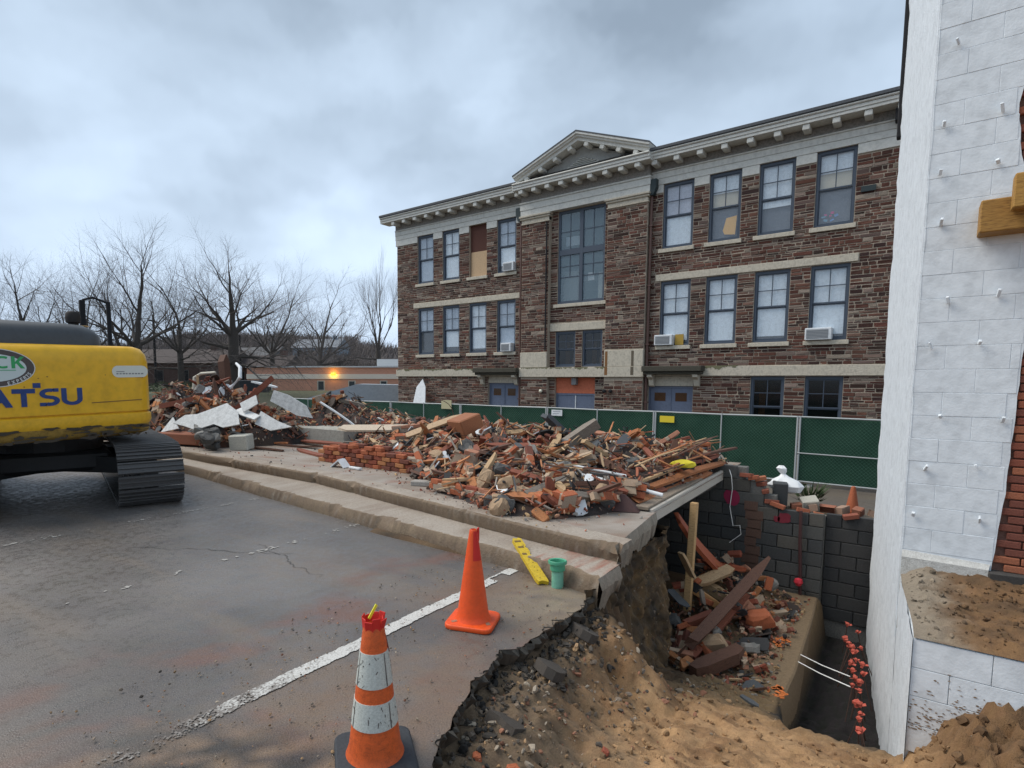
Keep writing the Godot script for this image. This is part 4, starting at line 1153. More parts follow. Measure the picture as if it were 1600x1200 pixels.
func build_steps() -> void:
	rng.seed = 31
	var cm := mat(Color(1, 1, 1), 0.85, "speck", 2.6, "n_fine", 0.8, true)
	var rm := mat(Color(1, 1, 1), 0.9, "dirt", 2.2, "n_mid", 1.6, true)
	var o := thing("concrete_steps", "broken two-step concrete platform edge running along the wet parking lot", "steps")
	# the lower step, swept along the lot with chipped edges
	var xs := lines([[-24.0, 0.4], [-10.0, 0.035], [-1.98]])
	for part in 2:
		var st := Shape.new()
		var rings: Array = []
		for x in xs:
			var chip := 0.0
			var n: float = nz(x, part * 9.0, 0.8) + 0.6 * nz(x, part * 5.0 + 3.0, 4.0)
			n += 0.35 * nz(x, part + 2.0, 12.0)
			chip = clampf((n - 0.12) * 0.16, 0.0, 0.10) + 0.014 * nz(x, 1.0, 11.0) + 0.009 * nz(x, 3.0, 34.0)
			var pts: Array
			if part == 0:
				var zf := step_front(x); var zr := riser_line(x) - 0.1
				pts = [Vector3(x, -0.2, zf + 0.035), Vector3(x, 0.012, zf + 0.035 + 0.01 * nz(x, 8.0, 9.0)), Vector3(x, 0.085, zf + 0.02 - chip * 0.4), Vector3(x, 0.152 - chip * 0.45, zf - chip * 0.5), Vector3(x, 0.158, zf - 0.02 - chip * 1.1), Vector3(x, 0.165, (zf + zr) * 0.5), Vector3(x, 0.17, zr)]
			else:
				var zf := riser_line(x)
				pts = [Vector3(x, 0.13, zf - 0.05 + 0.01 * nz(x, 2.0, 7.0)), Vector3(x, 0.20, zf - 0.02 - chip * 0.5), Vector3(x, 0.30 - chip * 0.5, zf - chip * 0.3), Vector3(x, 0.333, zf - 0.02 - chip), Vector3(x, 0.336, zf - 0.12 - chip * 1.4), Vector3(x, 0.337, zf - 0.3)]
			rings.append(pts)
		for i in rings.size() - 1:
			for k in rings[i].size() - 1:
				var col := func(q: Vector3) -> Color:
					var n := gn.get_noise_3d(q.x * 1.3, q.y * 6.0, q.z * 2.2); var n2 := gn.get_noise_3d(q.x * 11.0, q.y * 22.0, q.z * 11.0)
					var top: bool = k >= rings[i].size() - 3
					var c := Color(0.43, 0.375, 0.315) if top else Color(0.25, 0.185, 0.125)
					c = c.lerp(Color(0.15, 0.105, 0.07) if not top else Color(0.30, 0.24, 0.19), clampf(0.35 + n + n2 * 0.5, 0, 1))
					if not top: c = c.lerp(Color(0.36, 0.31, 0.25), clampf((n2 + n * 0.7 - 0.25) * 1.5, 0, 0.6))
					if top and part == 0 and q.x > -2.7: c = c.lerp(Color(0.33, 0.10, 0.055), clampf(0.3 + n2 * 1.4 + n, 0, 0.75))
					return c
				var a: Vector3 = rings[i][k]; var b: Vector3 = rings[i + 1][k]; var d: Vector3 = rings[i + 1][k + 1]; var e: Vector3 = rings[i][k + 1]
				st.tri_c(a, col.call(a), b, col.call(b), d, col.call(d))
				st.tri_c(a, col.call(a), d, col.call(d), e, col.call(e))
		# ragged right end
		var z0: float = (step_front(-1.98) + 0.03) if part == 0 else riser_line(-2.0)
		var z1: float = riser_line(-2.0) if part == 0 else -6.45
		var z := z0
		st.col = Color(0.31, 0.27, 0.215)
		while z > z1:
			var z2 := z - 0.05
			var y := 0.16 if part == 0 else 0.335
			var e1 := (-1.98 if part == 0 else slab_edge(z)); var e2 := (-1.98 if part == 0 else slab_edge(z2))
			var d1 := 0.26 + 0.09 * nz(z, 1.0, 3.0) + 0.06 * nz(z, 1.0, 13.0); var d2 := 0.26 + 0.09 * nz(z2, 1.0, 3.0) + 0.06 * nz(z2, 1.0, 13.0)
			var o1 := 0.03 + 0.03 * nz(z, 5.0, 9.0); var o2 := 0.03 + 0.03 * nz(z2, 5.0, 9.0)
			var A := Vector3(e1, y, z); var B := Vector3(e2, y, z2)
			var C := A + Vector3(o1, -0.10, 0); var D := B + Vector3(o2, -0.10, 0)
			var E := A + Vector3(o1 * 0.5 - 0.02, -d1, 0); var F := B + Vector3(o2 * 0.5 - 0.02, -d2, 0)
			st.col = Color(0.33, 0.29, 0.235) * (1.0 + 0.35 * nz(z, 2.0, 14.0)); st.quad(A, C, D, B)
			st.col = Color(0.25, 0.21, 0.165) * (1.0 + 0.4 * nz(z, 6.0, 17.0)); st.quad(C, E, F, D)
			st.quad(E, E - Vector3(0.4, 0, 0), F - Vector3(0.4, 0, 0), F)
			z = z2
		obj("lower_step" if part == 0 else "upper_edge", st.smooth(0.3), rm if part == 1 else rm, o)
	# top of the platform
	var hf := func(x: float, z: float) -> Vector3:
		var zf := minf(z, riser_line(x) - 0.28)
		var e := slab_edge(zf)
		return Vector3(minf(x, e), 0.3365 + 0.004 * nz(x, zf, 1.0), zf)
	var cf := func(x: float, z: float, _y: float) -> Color:
		var n := nz(x, z, 0.9); var n2 := nz(x, z, 4.0)
		var c := Color(0.47, 0.415, 0.36).lerp(Color(0.33, 0.265, 0.21), clampf(0.4 + n + n2 * 0.4, 0, 1))
		c = c.lerp(Color(0.34, 0.16, 0.10), clampf(n2 * 0.9 + nz(x + 9.0, z, 1.6) * 0.9 - 0.1, 0, 0.55))
		return c
	obj("landing", grid(lines([[-24.0, 0.5], [-8.0, 0.09], [-1.9]]), lines([[-11.2, 0.4], [-8.0, 0.09], [-4.7]]), hf, cf), cm, o)
	var u := Shape.new(); u.col = Color(0.1, 0.09, 0.08)
	u.bx(Vector3(-24, 0.10, -11.2), Vector3(-2.4, 0.325, -6.2)); u.bx(Vector3(-24, 0.10, -11.3), Vector3(-2.36, 0.30, -11.2))
	obj("slab", u.flat(), rm, o)
	# timber floor edge along the opening and its prop
	var wb := Shape.new(); wb.bar(Vector3(-2.23, 0.29, -6.42), Vector3(-2.33, 0.29, -10.02), 0.045, 0.16, 0.006)
	tag(obj("edge_board", wb.flat(), wood_mat(Color(0.52, 0.49, 0.44))), "pale grey board along the open edge of the platform above the pit", "board")
	wb = Shape.new(); wb.bx(Vector3(-0.9, -0.02, -0.13), Vector3(0.9, 0.02, 0.13), 0.004)
	tag(obj("decking_board", wb.flat(), wood_mat(Color(0.27, 0.22, 0.17)), self, Transform3D(Basis(Vector3.UP, PI / 2 + 0.03), Vector3(-2.42, 0.375, -7.6)) * Transform3D(Basis.from_scale(Vector3(1.35, 1, 1)), Vector3())), "weathered brown floor board lying just inside the pale edge board", "board")
	var pp := Shape.new(); pp.bar(Vector3(-2.10, 0.26, -7.62), Vector3(-2.12, -1.15, -7.55), 0.085, 0.085, 0.006)
	tag(obj("timber_prop", pp.flat(), wood_mat(Color(0.56, 0.36, 0.17))), "upright tan timber prop holding up the platform edge over the pit", "post")
	pp = Shape.new(); pp.bar(Vector3(-2.12, -0.9, -7.72), Vector3(-1.86, -1.12, -7.92), 0.12, 0.10, 0.008)
	tag(obj("timber_offcut", pp.flat(), wood_mat(Color(0.55, 0.30, 0.12))), "short orange-tan timber lying at the foot of the upright prop", "timber")

func block_mesh(w: float, h: float, d: float, bev: float, sd: int) -> ArrayMesh:
	rng.seed = sd
	var s := Shape.new()
	s.box(Transform3D(), Vector3(w, h, d), bev)
	return s.flat()

func build_basement() -> void:
	rng.seed = 61
	# block wall at the back of the pit
	var wl := thing("basement_block_wall", "dark stained concrete block wall at the back of the pit under the green fence", "wall")
	var mort := mat(Color(0.19, 0.185, 0.17), 0.95, "mid", 3.0)
	var tones: Array = []
	for c in [Color(0.070, 0.073, 0.072), Color(0.090, 0.092, 0.088), Color(0.058, 0.062, 0.064), Color(0.105, 0.10, 0.088), Color(0.08, 0.076, 0.066)]: tones.append(mat(c, 0.85, "dirt", 2.5, "n_mid", 1.2))
	var black: Array = []
	for c in [Color(0.036, 0.038, 0.040), Color(0.046, 0.046, 0.046), Color(0.03, 0.032, 0.034)]: black.append(mat(c, 0.75, "dirt", 2.5, "n_mid", 1.2))
	var top := func(x: float) -> float:
		if x < -1.98: return 0.46
		if x < -1.72: return 0.26
		if x < -1.55: return 0.06
		return -0.17
	var core := Shape.new()
	core.bx(Vector3(-4.6, -2.2, -10.12), Vector3(-1.98, 0.44, -9.93)); core.bx(Vector3(-1.98, -2.2, -10.12), Vector3(-1.72, 0.24, -9.93)); core.bx(Vector3(-1.72, -2.2, -10.12), Vector3(-1.55, 0.04, -9.93)); core.bx(Vector3(-1.55, -2.2, -10.12), Vector3(-0.905, -0.19, -9.93))
	core.bx(Vector3(-0.905, -2.2, -10.2), Vector3(0.6, -0.19, -10.03))
	obj("mortar", core.flat(), mort, wl)
	for row in 11:
		var y := -1.74 + row * 0.2
		var x := -4.5 + (0.2 if row % 2 else 0.0)
		while x < -0.91:
			var l := minf(x + 0.4, -0.905) - x
			if y + 0.1 < top.call(x + l * 0.5) and l > 0.06:
				var s := Shape.new(); s.box(Transform3D(), Vector3(l - 0.012, 0.188, 0.08), 0.006)
				obj("block", s.flat(), tones[rng.randi() % 5], wl, at(Vector3(x + l * 0.5, y + 0.1, -9.925 + rnd(-0.004, 0.004))))
			x += 0.4
		x = -0.90 + (0.2 if row % 2 == 0 else 0.0) - 0.2
		while x < 0.3:
			var x0 := maxf(x, -0.903); var l := x + 0.4 - x0
			if y + 0.1 < -0.17 and l > 0.06:
				var s := Shape.new(); s.box(Transform3D(), Vector3(l - 0.012, 0.188, 0.08), 0.006)
				obj("block", s.flat(), black[rng.randi() % 3], wl, at(Vector3(x0 + l * 0.5, y + 0.1, -10.03 + rnd(-0.004, 0.004))))
			x += 0.4
	# rust wash and sprayed marks
	var m := Shape.new()
	for i in 9:
		var y := -0.15 - i * 0.14
		m.box(at(Vector3(-1.85 + rnd(-0.03, 0.03), y, -9.8815)), Vector3(rnd(0.16, 0.26), 0.15, 0.003))
	obj("rust_wash", m.flat(), mat(Color(0.13, 0.075, 0.055), 0.95, "mid", 5.0), wl)
	for q in [[Vector3(-2.15, -0.06, -9.88), 0.22, Color(0.30, 0.015, 0.065)], [Vector3(-1.42, -0.27, -9.88), 0.15, Color(0.22, 0.018, 0.035)], [Vector3(-1.52, -0.30, -9.88), 0.08, Color(0.22, 0.018, 0.035)]]:
		m = Shape.new()
		var poly := PackedVector2Array()
		for k in 14:
			var a := TAU * k / 14
			poly.append(Vector2(cos(a), sin(a)) * q[1] * 0.5 * (1.0 + rnd(-0.18, 0.22) + 0.2 * absf(sin(2 * a))))
		m.prism(poly, 0.0, 0.004, at(q[0]))
		obj("sprayed_mark", m.flat(), mat(q[2], 0.8, "mid", 9.0), wl)
	# orange bricks left along the stepped top
	var bt: Array = []
	for c in [Color(0.36, 0.11, 0.055), Color(0.42, 0.15, 0.075), Color(0.28, 0.085, 0.05)]: bt.append(mat(c, 0.9, "dirt", 3.0, "n_mid", 1.0))
	var path := [Vector3(-1.97, 0.31, -9.95), Vector3(-1.78, 0.27, -9.95), Vector3(-1.70, 0.10, -9.95), Vector3(-1.62, -0.05, -9.95), Vector3(-1.45, -0.14, -9.95), Vector3(-1.2, -0.15, -9.97), Vector3(-0.9, -0.14, -10.0), Vector3(-0.4, -0.15, -10.05)]
	for i in path.size() - 1:
		var n: int = maxi(2, int(path[i].distance_to(path[i + 1]) / 0.09))
		for k in n:
			for r in 1:
				if rng.randf() < (0.15 if i < 4 else 0.5): continue
				var p: Vector3 = path[i].lerp(path[i + 1], k / float(n)) + Vector3(rnd(-0.02, 0.02), rnd(-0.03, 0.02) - r * 0.05, rnd(-0.04, 0.06))
				var s := Shape.new(); s.box(Transform3D(), Vector3(rnd(0.09, 0.2), 0.065, 0.1), 0.006)
				obj("brick", s.flat(), bt[rng.randi() % 3], wl, Transform3D(Basis.from_euler(Vector3(rnd(-0.2, 0.2), rnd(-0.5, 0.5), rnd(-0.3, 0.3))), p))
	# standpipe in front of it
	var sp := thing("standpipe", "thin dark red pipe with a red tag fixed to the block wall", "pipe")
	m = Shape.new(); m.tube([Vector3(-1.20, -0.12, -9.84), Vector3(-1.19, -0.6, -9.83), Vector3(-1.17, -1.0, -9.85), Vector3(-1.15, -1.5, -9.84)], [0.022, 0.024, 0.024, 0.022], 8); obj("pipe", m.smooth(), mat(Color(0.055, 0.02, 0.02), 0.6), sp)
	m = Shape.new(); m.lathe([Vector2(0.0, 0.05), Vector2(0.05, 0.03), Vector2(0.06, -0.02), Vector2(0.03, -0.07), Vector2(0, -0.08)], 8, at(Vector3(-1.18, -1.18, -9.81))); obj("red_tag", m.flat(), mat(Color(0.6, 0.03, 0.05), 0.6), sp)
	m = Shape.new(); m.tube([Vector3(-2.22, 0.40, -9.9), Vector3(-2.16, 0.30, -9.80), Vector3(-2.15, 0.1, -9.85), Vector3(-2.18, -0.2, -9.87), Vector3(-2.12, -0.5, -9.86), Vector3(-2.02, -0.48, -9.86), Vector3(-2.0, -0.62, -9.87), Vector3(-2.16, -0.78, -9.86)], [0.006, 0.006, 0.006, 0.006, 0.006, 0.006, 0.006, 0.006], 5)
	tag(obj("hanging_string", m.smooth(), K.paper), "thin white cord dangling down the block wall across the magenta sprayed mark", "string")
	# footing strip beside the trench
	var ft := Shape.new()
	var ring := func(y: float, k: float) -> PackedVector3Array:
		var out := PackedVector3Array()
		for q in [Vector2(-1.75, -6.3), Vector2(-0.86 + k, -6.22), Vector2(-0.845 + k, -7.2), Vector2(-0.87 + k, -8.2), Vector2(-0.90 + k, -9.2), Vector2(-0.93 + k, -9.86), Vector2(-1.85, -9.86)]: out.append(Vector3(q.x, y + 0.012 * nz(q.x, q.y, 3.0), q.y))
		return out
	ft.loft([ring.call(-2.1, 0.04), ring.call(-1.42, 0.0), ring.call(-1.40, -0.02)])
	var fo := obj("concrete_footing", ft.flat(), mat(Color(0.235, 0.165, 0.095), 0.9, "dirt", 1.6, "n_mid", 1.2))
	tag(fo, "muddy concrete footing strip on the pit floor beside the dark trench", "footing")
	for q in [Vector3(-1.08, -1.397, -7.88), Vector3(-0.93, -1.397, -6.55)]:
		m = Shape.new()
		for k in 26:
			var a := rnd(0, TAU); var r := 0.12 * sqrt(rng.randf())
			m.box(Transform3D(Basis(Vector3.UP, a), q + Vector3(cos(a) * r * 0.7, 0.012, sin(a) * r * 1.3)), Vector3(0.05, 0.004, 0.03))
		obj("sprayed_spot", m.flat(), mat(Color(0.62, 0.17, 0.04), 0.85), fo)
	# reinforcing bars with red caps along the painted wall
	var caps := [[-0.52,-1.49,-9.30], [-0.40,-1.52,-9.19], [-0.52,-1.55,-8.92], [-0.46,-1.53,-8.72], [-0.42,-1.53,-8.63], [-0.33,-1.51,-8.63], [-0.40,-1.54,-8.53], [-0.36,-1.55,-8.31], [-0.40,-1.56,-8.22], [-0.29,-1.54,-8.20], [-0.37,-1.56,-8.01], [-0.27,-1.53,-7.92], [-0.33,-1.53,-7.74], [-0.28,-1.52,-7.65], [-0.34,-1.53,-7.54], [-0.27,-1.51,-7.41], [-0.28,-1.49,-7.05], [-0.25,-1.48,-7.03], [-0.23,-1.44,-6.75], [-0.23,-1.38,-6.51], [-0.21,-1.28,-6.10]]
	var words := ["farthest along the trench by the block wall", "second in from the far end of the trench", "at the far end, standing clear of the painted wall", "in the far cluster on the trench side", "in the middle of the far cluster", "in the far cluster touching the painted wall", "just nearer than the far cluster", "leaning out at the far third of the trench", "on the trench side at the far third", "tight to the painted wall at the far third", "on the trench side halfway along the row", "tight to the painted wall halfway along the row", "in the inner line just past halfway", "in the wall line just past halfway", "on the trench side opposite the two white strings", "by the wall opposite the two white strings", "on the trench side just nearer than the strings", "by the wall just nearer than the strings", "third from the near end of the row", "second from the near end of the row", "nearest to the foreground dirt"]
	var base: Node3D = null
	var cap_m := mat(Color(0.66, 0.13, 0.085), 0.8, "mid", 8.0)
	var bar_m := mat(Color(0.07, 0.035, 0.025), 0.8)
	for i in caps.size():
		var p := Vector3(caps[i][0], caps[i][1], caps[i][2])
		var label: String = "red capped steel bar " + words[i]
		var t := Transform3D(Basis.from_euler(Vector3(rnd(-0.3, 0.3), rnd(0, 6), rnd(-0.3, 0.3))), p).scaled_local(Vector3.ONE * rnd(0.6, 0.95))
		if base == null:
			base = thing("capped_rebar", label, "rebar", t, "red capped bars along the trench")
			m = Shape.new(); m.tube([Vector3(0, -0.75, 0), Vector3(0, 0.0, 0)], [0.008, 0.008], 6); obj("bar", m.smooth(), bar_m, base)
			m = Shape.new(); m.lathe([Vector2(0.0, -0.05), Vector2(0.02, -0.05), Vector2(0.022, -0.005), Vector2(0.034, -0.01), Vector2(0.036, 0.016), Vector2(0.012, 0.034), Vector2(0, 0.036)], 4); m.box(Transform3D(Basis.from_euler(Vector3(0.3, 0.4, 0.5)), Vector3(0.03, -0.01, 0.01)), Vector3(0.075, 0.006, 0.035)); m.box(Transform3D(Basis.from_euler(Vector3(-0.4, 1.4, -0.3)), Vector3(-0.025, 0.0, 0.02)), Vector3(0.07, 0.005, 0.03)); obj("cap", m.flat(), cap_m, base)
		else: dup(base, "capped_rebar", label, t)
	for q in [[Vector3(-0.90, -1.42, -7.75), Vector3(-0.36, -1.36, -7.35), "white string stretched across the trench, the farther of two"], [Vector3(-0.92, -1.42, -7.55), Vector3(-0.34, -1.37, -7.12), "white string stretched across the trench, the nearer of two"]]:
		m = Shape.new(); m.tube([q[0], q[0].lerp(q[1], 0.5) - Vector3(0, 0.015, 0), q[1]], [0.006, 0.006, 0.006], 6)
		tag(obj("string_line", m.smooth(), K.paper), q[2], "string", "string lines across the trench")

func build_painted_wall() -> void:
	rng.seed = 71
	var o := thing("painted_block_wall", "tall white-painted concrete block wall end rising out of the dirt", "wall")
	var wm := mat(Color(0.75, 0.795, 0.825), 0.6, "soft", 0.8, "n_mid", 0.16)
	var lm := mat(Color(0.74, 0.79, 0.83), 0.65, "soft", 1.0, "n_mid", 0.6)
	var edge := func(y: float) -> float: return curve([[-2, 0.8], [0.08, 0.565], [0.25, 0.59], [0.86, 0.63], [2.0, 0.665], [2.9, 0.68], [3.3, 0.62], [3.6, 0.56], [4.03, 0.51], [4.2, 0.56], [4.4, 0.72], [9, 0.8]], y) + 0.012 * nz(y, 1.0, 4.0)
	# backing face, then painted blocks a little proud of it
	var s := Shape.new()
	var y := -0.5
	while y < 7.6:
		var y2 := y + 0.1
		s.quad(Vector3(-0.012, y, -6.506), Vector3(edge.call(y), y, -6.506), Vector3(edge.call(y2), y2, -6.506), Vector3(-0.012, y2, -6.506))
		s.quad(Vector3(edge.call(y), y, -6.506), Vector3(edge.call(y), y, -6.6), Vector3(edge.call(y2), y2, -6.6), Vector3(edge.call(y2), y2, -6.506))
		y = y2
	obj("face", s.flat(), wm, o)
	var row := 0
	y = 0.32
	while y < 7.4:
		var h := 0.2
		var x := -0.006 - (0.0 if row % 2 else 0.2)
		while x < 0.8:
			var x0 := maxf(x, -0.006); var x1 := minf(x + 0.4, edge.call(y + 0.1) - 0.012)
			if x1 - x0 > 0.05:
				var b := Shape.new()
				var d := 0.0036 + rnd(-0.0016, 0.0016)
				b.box(Transform3D(Basis.from_euler(Vector3(rnd(-0.004, 0.004), rnd(-0.005, 0.005), 0)), Vector3((x0 + x1) * 0.5, y + h * 0.5, -6.506)), Vector3(x1 - x0 - 0.004, h - 0.004, d * 2), 0.0018)
				obj("block", b.flat(), wm, o)
			x += 0.4
		row += 1
		y += h
	# smooth cement band at the foot, on the ledge
	s = Shape.new(); s.loft([PackedVector3Array([Vector3(0.0, -0.4, -6.45), Vector3(0.57, -0.4, -6.45), Vector3(0.57, -0.4, -6.6), Vector3(0.0, -0.4, -6.6)]), PackedVector3Array([Vector3(0.0, 0.26, -6.465), Vector3(0.57, 0.25, -6.465), Vector3(0.57, 0.25, -6.6), Vector3(0.0, 0.26, -6.6)]), PackedVector3Array([Vector3(0.0, 0.315, -6.50), Vector3(0.58, 0.29, -6.50), Vector3(0.58, 0.29, -6.6), Vector3(0.0, 0.315, -6.6)])])
	obj("foot_band", s.flat(), mat(Color(0.60, 0.60, 0.57), 0.8, "dirt", 1.5, "n_fine", 0.6), o)
	# brushed left face, from the front corner back to the block wall
	var side := Shape.new()
	var n := 44
	var xz := func(f: float, yy: float) -> Vector3:
		var z := lerpf(-6.5, -9.86, f)
		var x := lerpf(0.0, -0.325, f) + 0.007 * nz(z, yy * 0.25, 7.0) + 0.008 * nz(z, yy, 2.0)
		if f > 0.97: x += 0.012 * nz(yy, 3.0, 5.0)
		return Vector3(x, yy, z)
	y = -2.3
	while y < 7.6:
		var y2 := y + 0.14
		for i in n:
			side.quad(xz.call((i + 1) / float(n), y), xz.call(i / float(n), y), xz.call(i / float(n), y2), xz.call((i + 1) / float(n), y2))
		y = y2
	obj("brushed_side", side.smooth(0.2), lm, o)
	side = Shape.new()
	var lo := func(f: float, yy: float) -> Vector3:
		var z := lerpf(-4.9, -6.52, f)
		return Vector3(lerpf(0.09, 0.0, f) + (0.007 * nz(z, yy * 0.25, 7.0) + 0.008 * nz(z, yy, 2.0)) * sst(0.0, 0.1, f), yy, z)
	y = -2.3
	while y < 0.09:
		var y2 := minf(y + 0.12, 0.095)
		for i in 16: side.quad(lo.call((i + 1) / 16.0, y), lo.call(i / 16.0, y), lo.call(i / 16.0, y2), lo.call((i + 1) / 16.0, y2))
		y = y2
	obj("brushed_side", side.smooth(0.2), lm, o)
	# wall behind: solid body and dark flashing at the far corner
	s = Shape.new(); s.prism(PackedVector2Array([Vector2(0.02, 6.61), Vector2(2.6, 6.61), Vector2(2.6, 9.85), Vector2(-0.28, 9.85)]), -2.3, 7.55, Transform3D(Basis(Vector3(1, 0, 0), Vector3(0, 0, -1), Vector3(0, 1, 0)), Vector3()))
	obj("core", s.flat(), wm, o)
	s = Shape.new(); s.bx(Vector3(-0.368, 5.0, -10.0), Vector3(-0.27, 7.55, -9.87), 0.01); obj("flashing", s.flat(), K.dark, o)
	# ties left standing in the joints
	for q in [[0.12, 4.58], [0.07, 3.95], [0.42, 3.98], [0.07, 3.56], [0.42, 3.57], [0.10, 3.15], [0.18, 2.50], [0.49, 2.53], [0.09, 2.12], [0.40, 2.14], [0.19, 1.52], [0.58, 1.51], [0.12, 1.07], [0.44, 1.11], [0.06, 0.65], [0.49, 0.67]]:
		s = Shape.new(); s.box(Transform3D(Basis.from_euler(Vector3(rnd(0.1, 0.9), rnd(-0.3, 0.3), rnd(-0.3, 0.3))), Vector3(q[0], q[1], -6.47)), Vector3(rnd(0.014, 0.026), rnd(0.03, 0.075), rnd(0.02, 0.04)), 0.003)
		obj("wall_tie", s.flat(), wm, o)
	# low wall with its dirt covered ledge
	var lw := thing("low_painted_wall", "low white-painted block wall topped with brown dirt at the foot of the tall wall", "wall")
	s = Shape.new(); s.prism(PackedVector2Array([Vector2(0.093, 4.93), Vector2(4.0, 4.93), Vector2(4.0, 6.49), Vector2(0.012, 6.49)]), -2.2, 0.085, Transform3D(Basis(Vector3(1, 0, 0), Vector3(0, 0, -1), Vector3(0, 1, 0)), Vector3())); obj("core", s.flat(), wm, lw)
	for r in 4:
		var yy := 0.085 - 0.2 * (r + 1)
		var x := 0.093 - (0.2 if r % 2 else 0.0)
		while x < 3.0:
			var x0 := maxf(x, 0.093)
			var b := Shape.new(); b.box(Transform3D(Basis.from_euler(Vector3(rnd(-0.003, 0.003), rnd(-0.003, 0.003), 0)), Vector3((x0 + x + 0.4) * 0.5, yy + 0.1, -4.9225)), Vector3(x + 0.4 - x0 - 0.004, 0.196, 0.007), 0.002)
			obj("block", b.flat(), wm, lw)
			x += 0.4
	var hf := func(x: float, z: float) -> Vector3:
		var e := sst(0.1, 0.22, x) * sst(-4.92, -5.05, z)
		var xs2 := x - 0.09 * sst(-4.9, -6.5, z) * (1.0 - sst(0.095, 0.6, x))
		return Vector3(xs2, 0.096 + e * (0.03 + 0.04 * nz(x, z, 2.0) + 0.035 * nz(x, z, 8.0) + 0.018 * nz(x, z, 24.0) + 0.06 * sst(-6.0, -6.5, z)), z)
	var cf := func(x: float, z: float, _y: float) -> Color:
		var nn := nz(x, z, 2.5) + 0.5 * nz(x, z, 9.0)
		var c := Color(0.21, 0.115, 0.05).lerp(Color(0.13, 0.075, 0.036), clampf(0.5 + nn, 0, 1))
		return c.lerp(Color(0.30, 0.26, 0.2), (1.0 - sst(0.14, 0.42, x + nn * 0.15)) * 0.8)
	stuff(obj("ledge_dirt", grid(lines([[0.095, 0.03], [1.3, 0.3], [4.0]]), lines([[-6.47, 0.035], [-4.91]]), hf, cf), mat(Color(1, 1, 1), 0.95, "dirt", 2.0, "n_mid", 1.4, true), lw))
	var lt: Array = []; var lc: Array = []
	for i in 500:
		var p: Vector3 = hf.call(rnd(0.12, 1.1), rnd(-6.4, -4.98))
		var r := 0.006 + 0.02 * pow(rng.randf(), 3.0)
		lt.append(Transform3D(Basis.from_euler(Vector3(rnd(0, 6), rnd(0, 6), rnd(0, 6))) * Basis.from_scale(Vector3(1.9, 1.1, 1.5) * r), p + Vector3(0, r * 0.2, 0))); lc.append(cf.call(p.x, p.z, 0.0) * rnd(0.55, 1.25))
	scatter("ledge_clods", stone_mesh(19, 0.9), mat(Color(1, 1, 1), 0.95, "dirt", 6.0, "", 1, true), lt, lc, lw)
	# mud splashed up the low wall
	var ts: Array = []; var cs: Array = []
	for i in 420:
		var x := rnd(0.1, 1.2); var yy := -0.55 + absf(rng.randfn(0, 0.16))
		if yy > 0.05: continue
		ts.append(Transform3D(Basis.from_scale(Vector3(rnd(0.006, 0.022), rnd(0.004, 0.016), 0.004)), Vector3(x, yy, -4.916)))
		cs.append(Color(0.2, 0.12, 0.06) * rnd(0.7, 1.2))
	scatter("mud_splashes", stone_mesh(8), mat(Color(1, 1, 1), 0.95, "", 1, "", 1, true), ts, cs, lw)
	# red brick wall that carries on to the right
	var bw := thing("red_brick_wall", "old red brick wall with a dark stone footing next to the white-painted wall", "wall")
	s = Shape.new(); s.bx(Vector3(0.4, -0.2, -6.9), Vector3(4.0, 7.5, -6.56)); obj("mortar", s.flat(), mat(Color(0.24, 0.13, 0.10), 0.95, "mid", 4.0), bw)
	var bm: Array = []
	for c in [Color(0.36, 0.11, 0.055), Color(0.28, 0.08, 0.045), Color(0.41, 0.14, 0.07), Color(0.22, 0.07, 0.045)]: bm.append(mat(c, 0.85, "mid", 5.0, "n_mid", 0.9))
	var bmesh := block_mesh(0.195, 0.058, 0.10, 0.006, 2)
	var rr := 0
	y = 0.24
	while y < 4.6:
		var x := 0.46 + (0.1 if rr % 2 else 0.0)
		while x < 1.15:
			if x + 0.1 > edge.call(y) - 0.02: obj("brick", bmesh, bm[rng.randi() % 4], bw, at(Vector3(x + 0.1, y + 0.033, -6.572 + rnd(-0.005, 0.003))))
			x += 0.203
		rr += 1
		y += 0.068
	for i in 3:
		s = Shape.new(); rough_stone(s, Vector3(0.74 + i * 0.36, 0.14, -6.52), Vector3(0.34, 0.2, 0.16)); obj("footing_stone", s.flat(), mat(Color(0.07, 0.065, 0.06), 0.9, "mid", 4.0, "n_mid", 1.5), bw)
	# shoring timbers
	for q in [[Vector3(0.33, 2.99, -6.62), Vector3(1.8, 3.24, -6.28), "thick ochre timber beam poking out of the white-painted wall", Color(0.40, 0.215, 0.05)], [Vector3(0.50, 3.12, -6.27), Vector3(1.8, 3.37, -6.12), "second ochre timber bolted in front of the thick beam", Color(0.46, 0.25, 0.055)]]:
		s = Shape.new(); s.box(Transform3D(), q[1] - q[0], 0.008)
		tag(obj("shoring_timber", s.flat(), wood_mat(q[3]), self, at((q[0] + q[1]) * 0.5)), q[2], "beam")

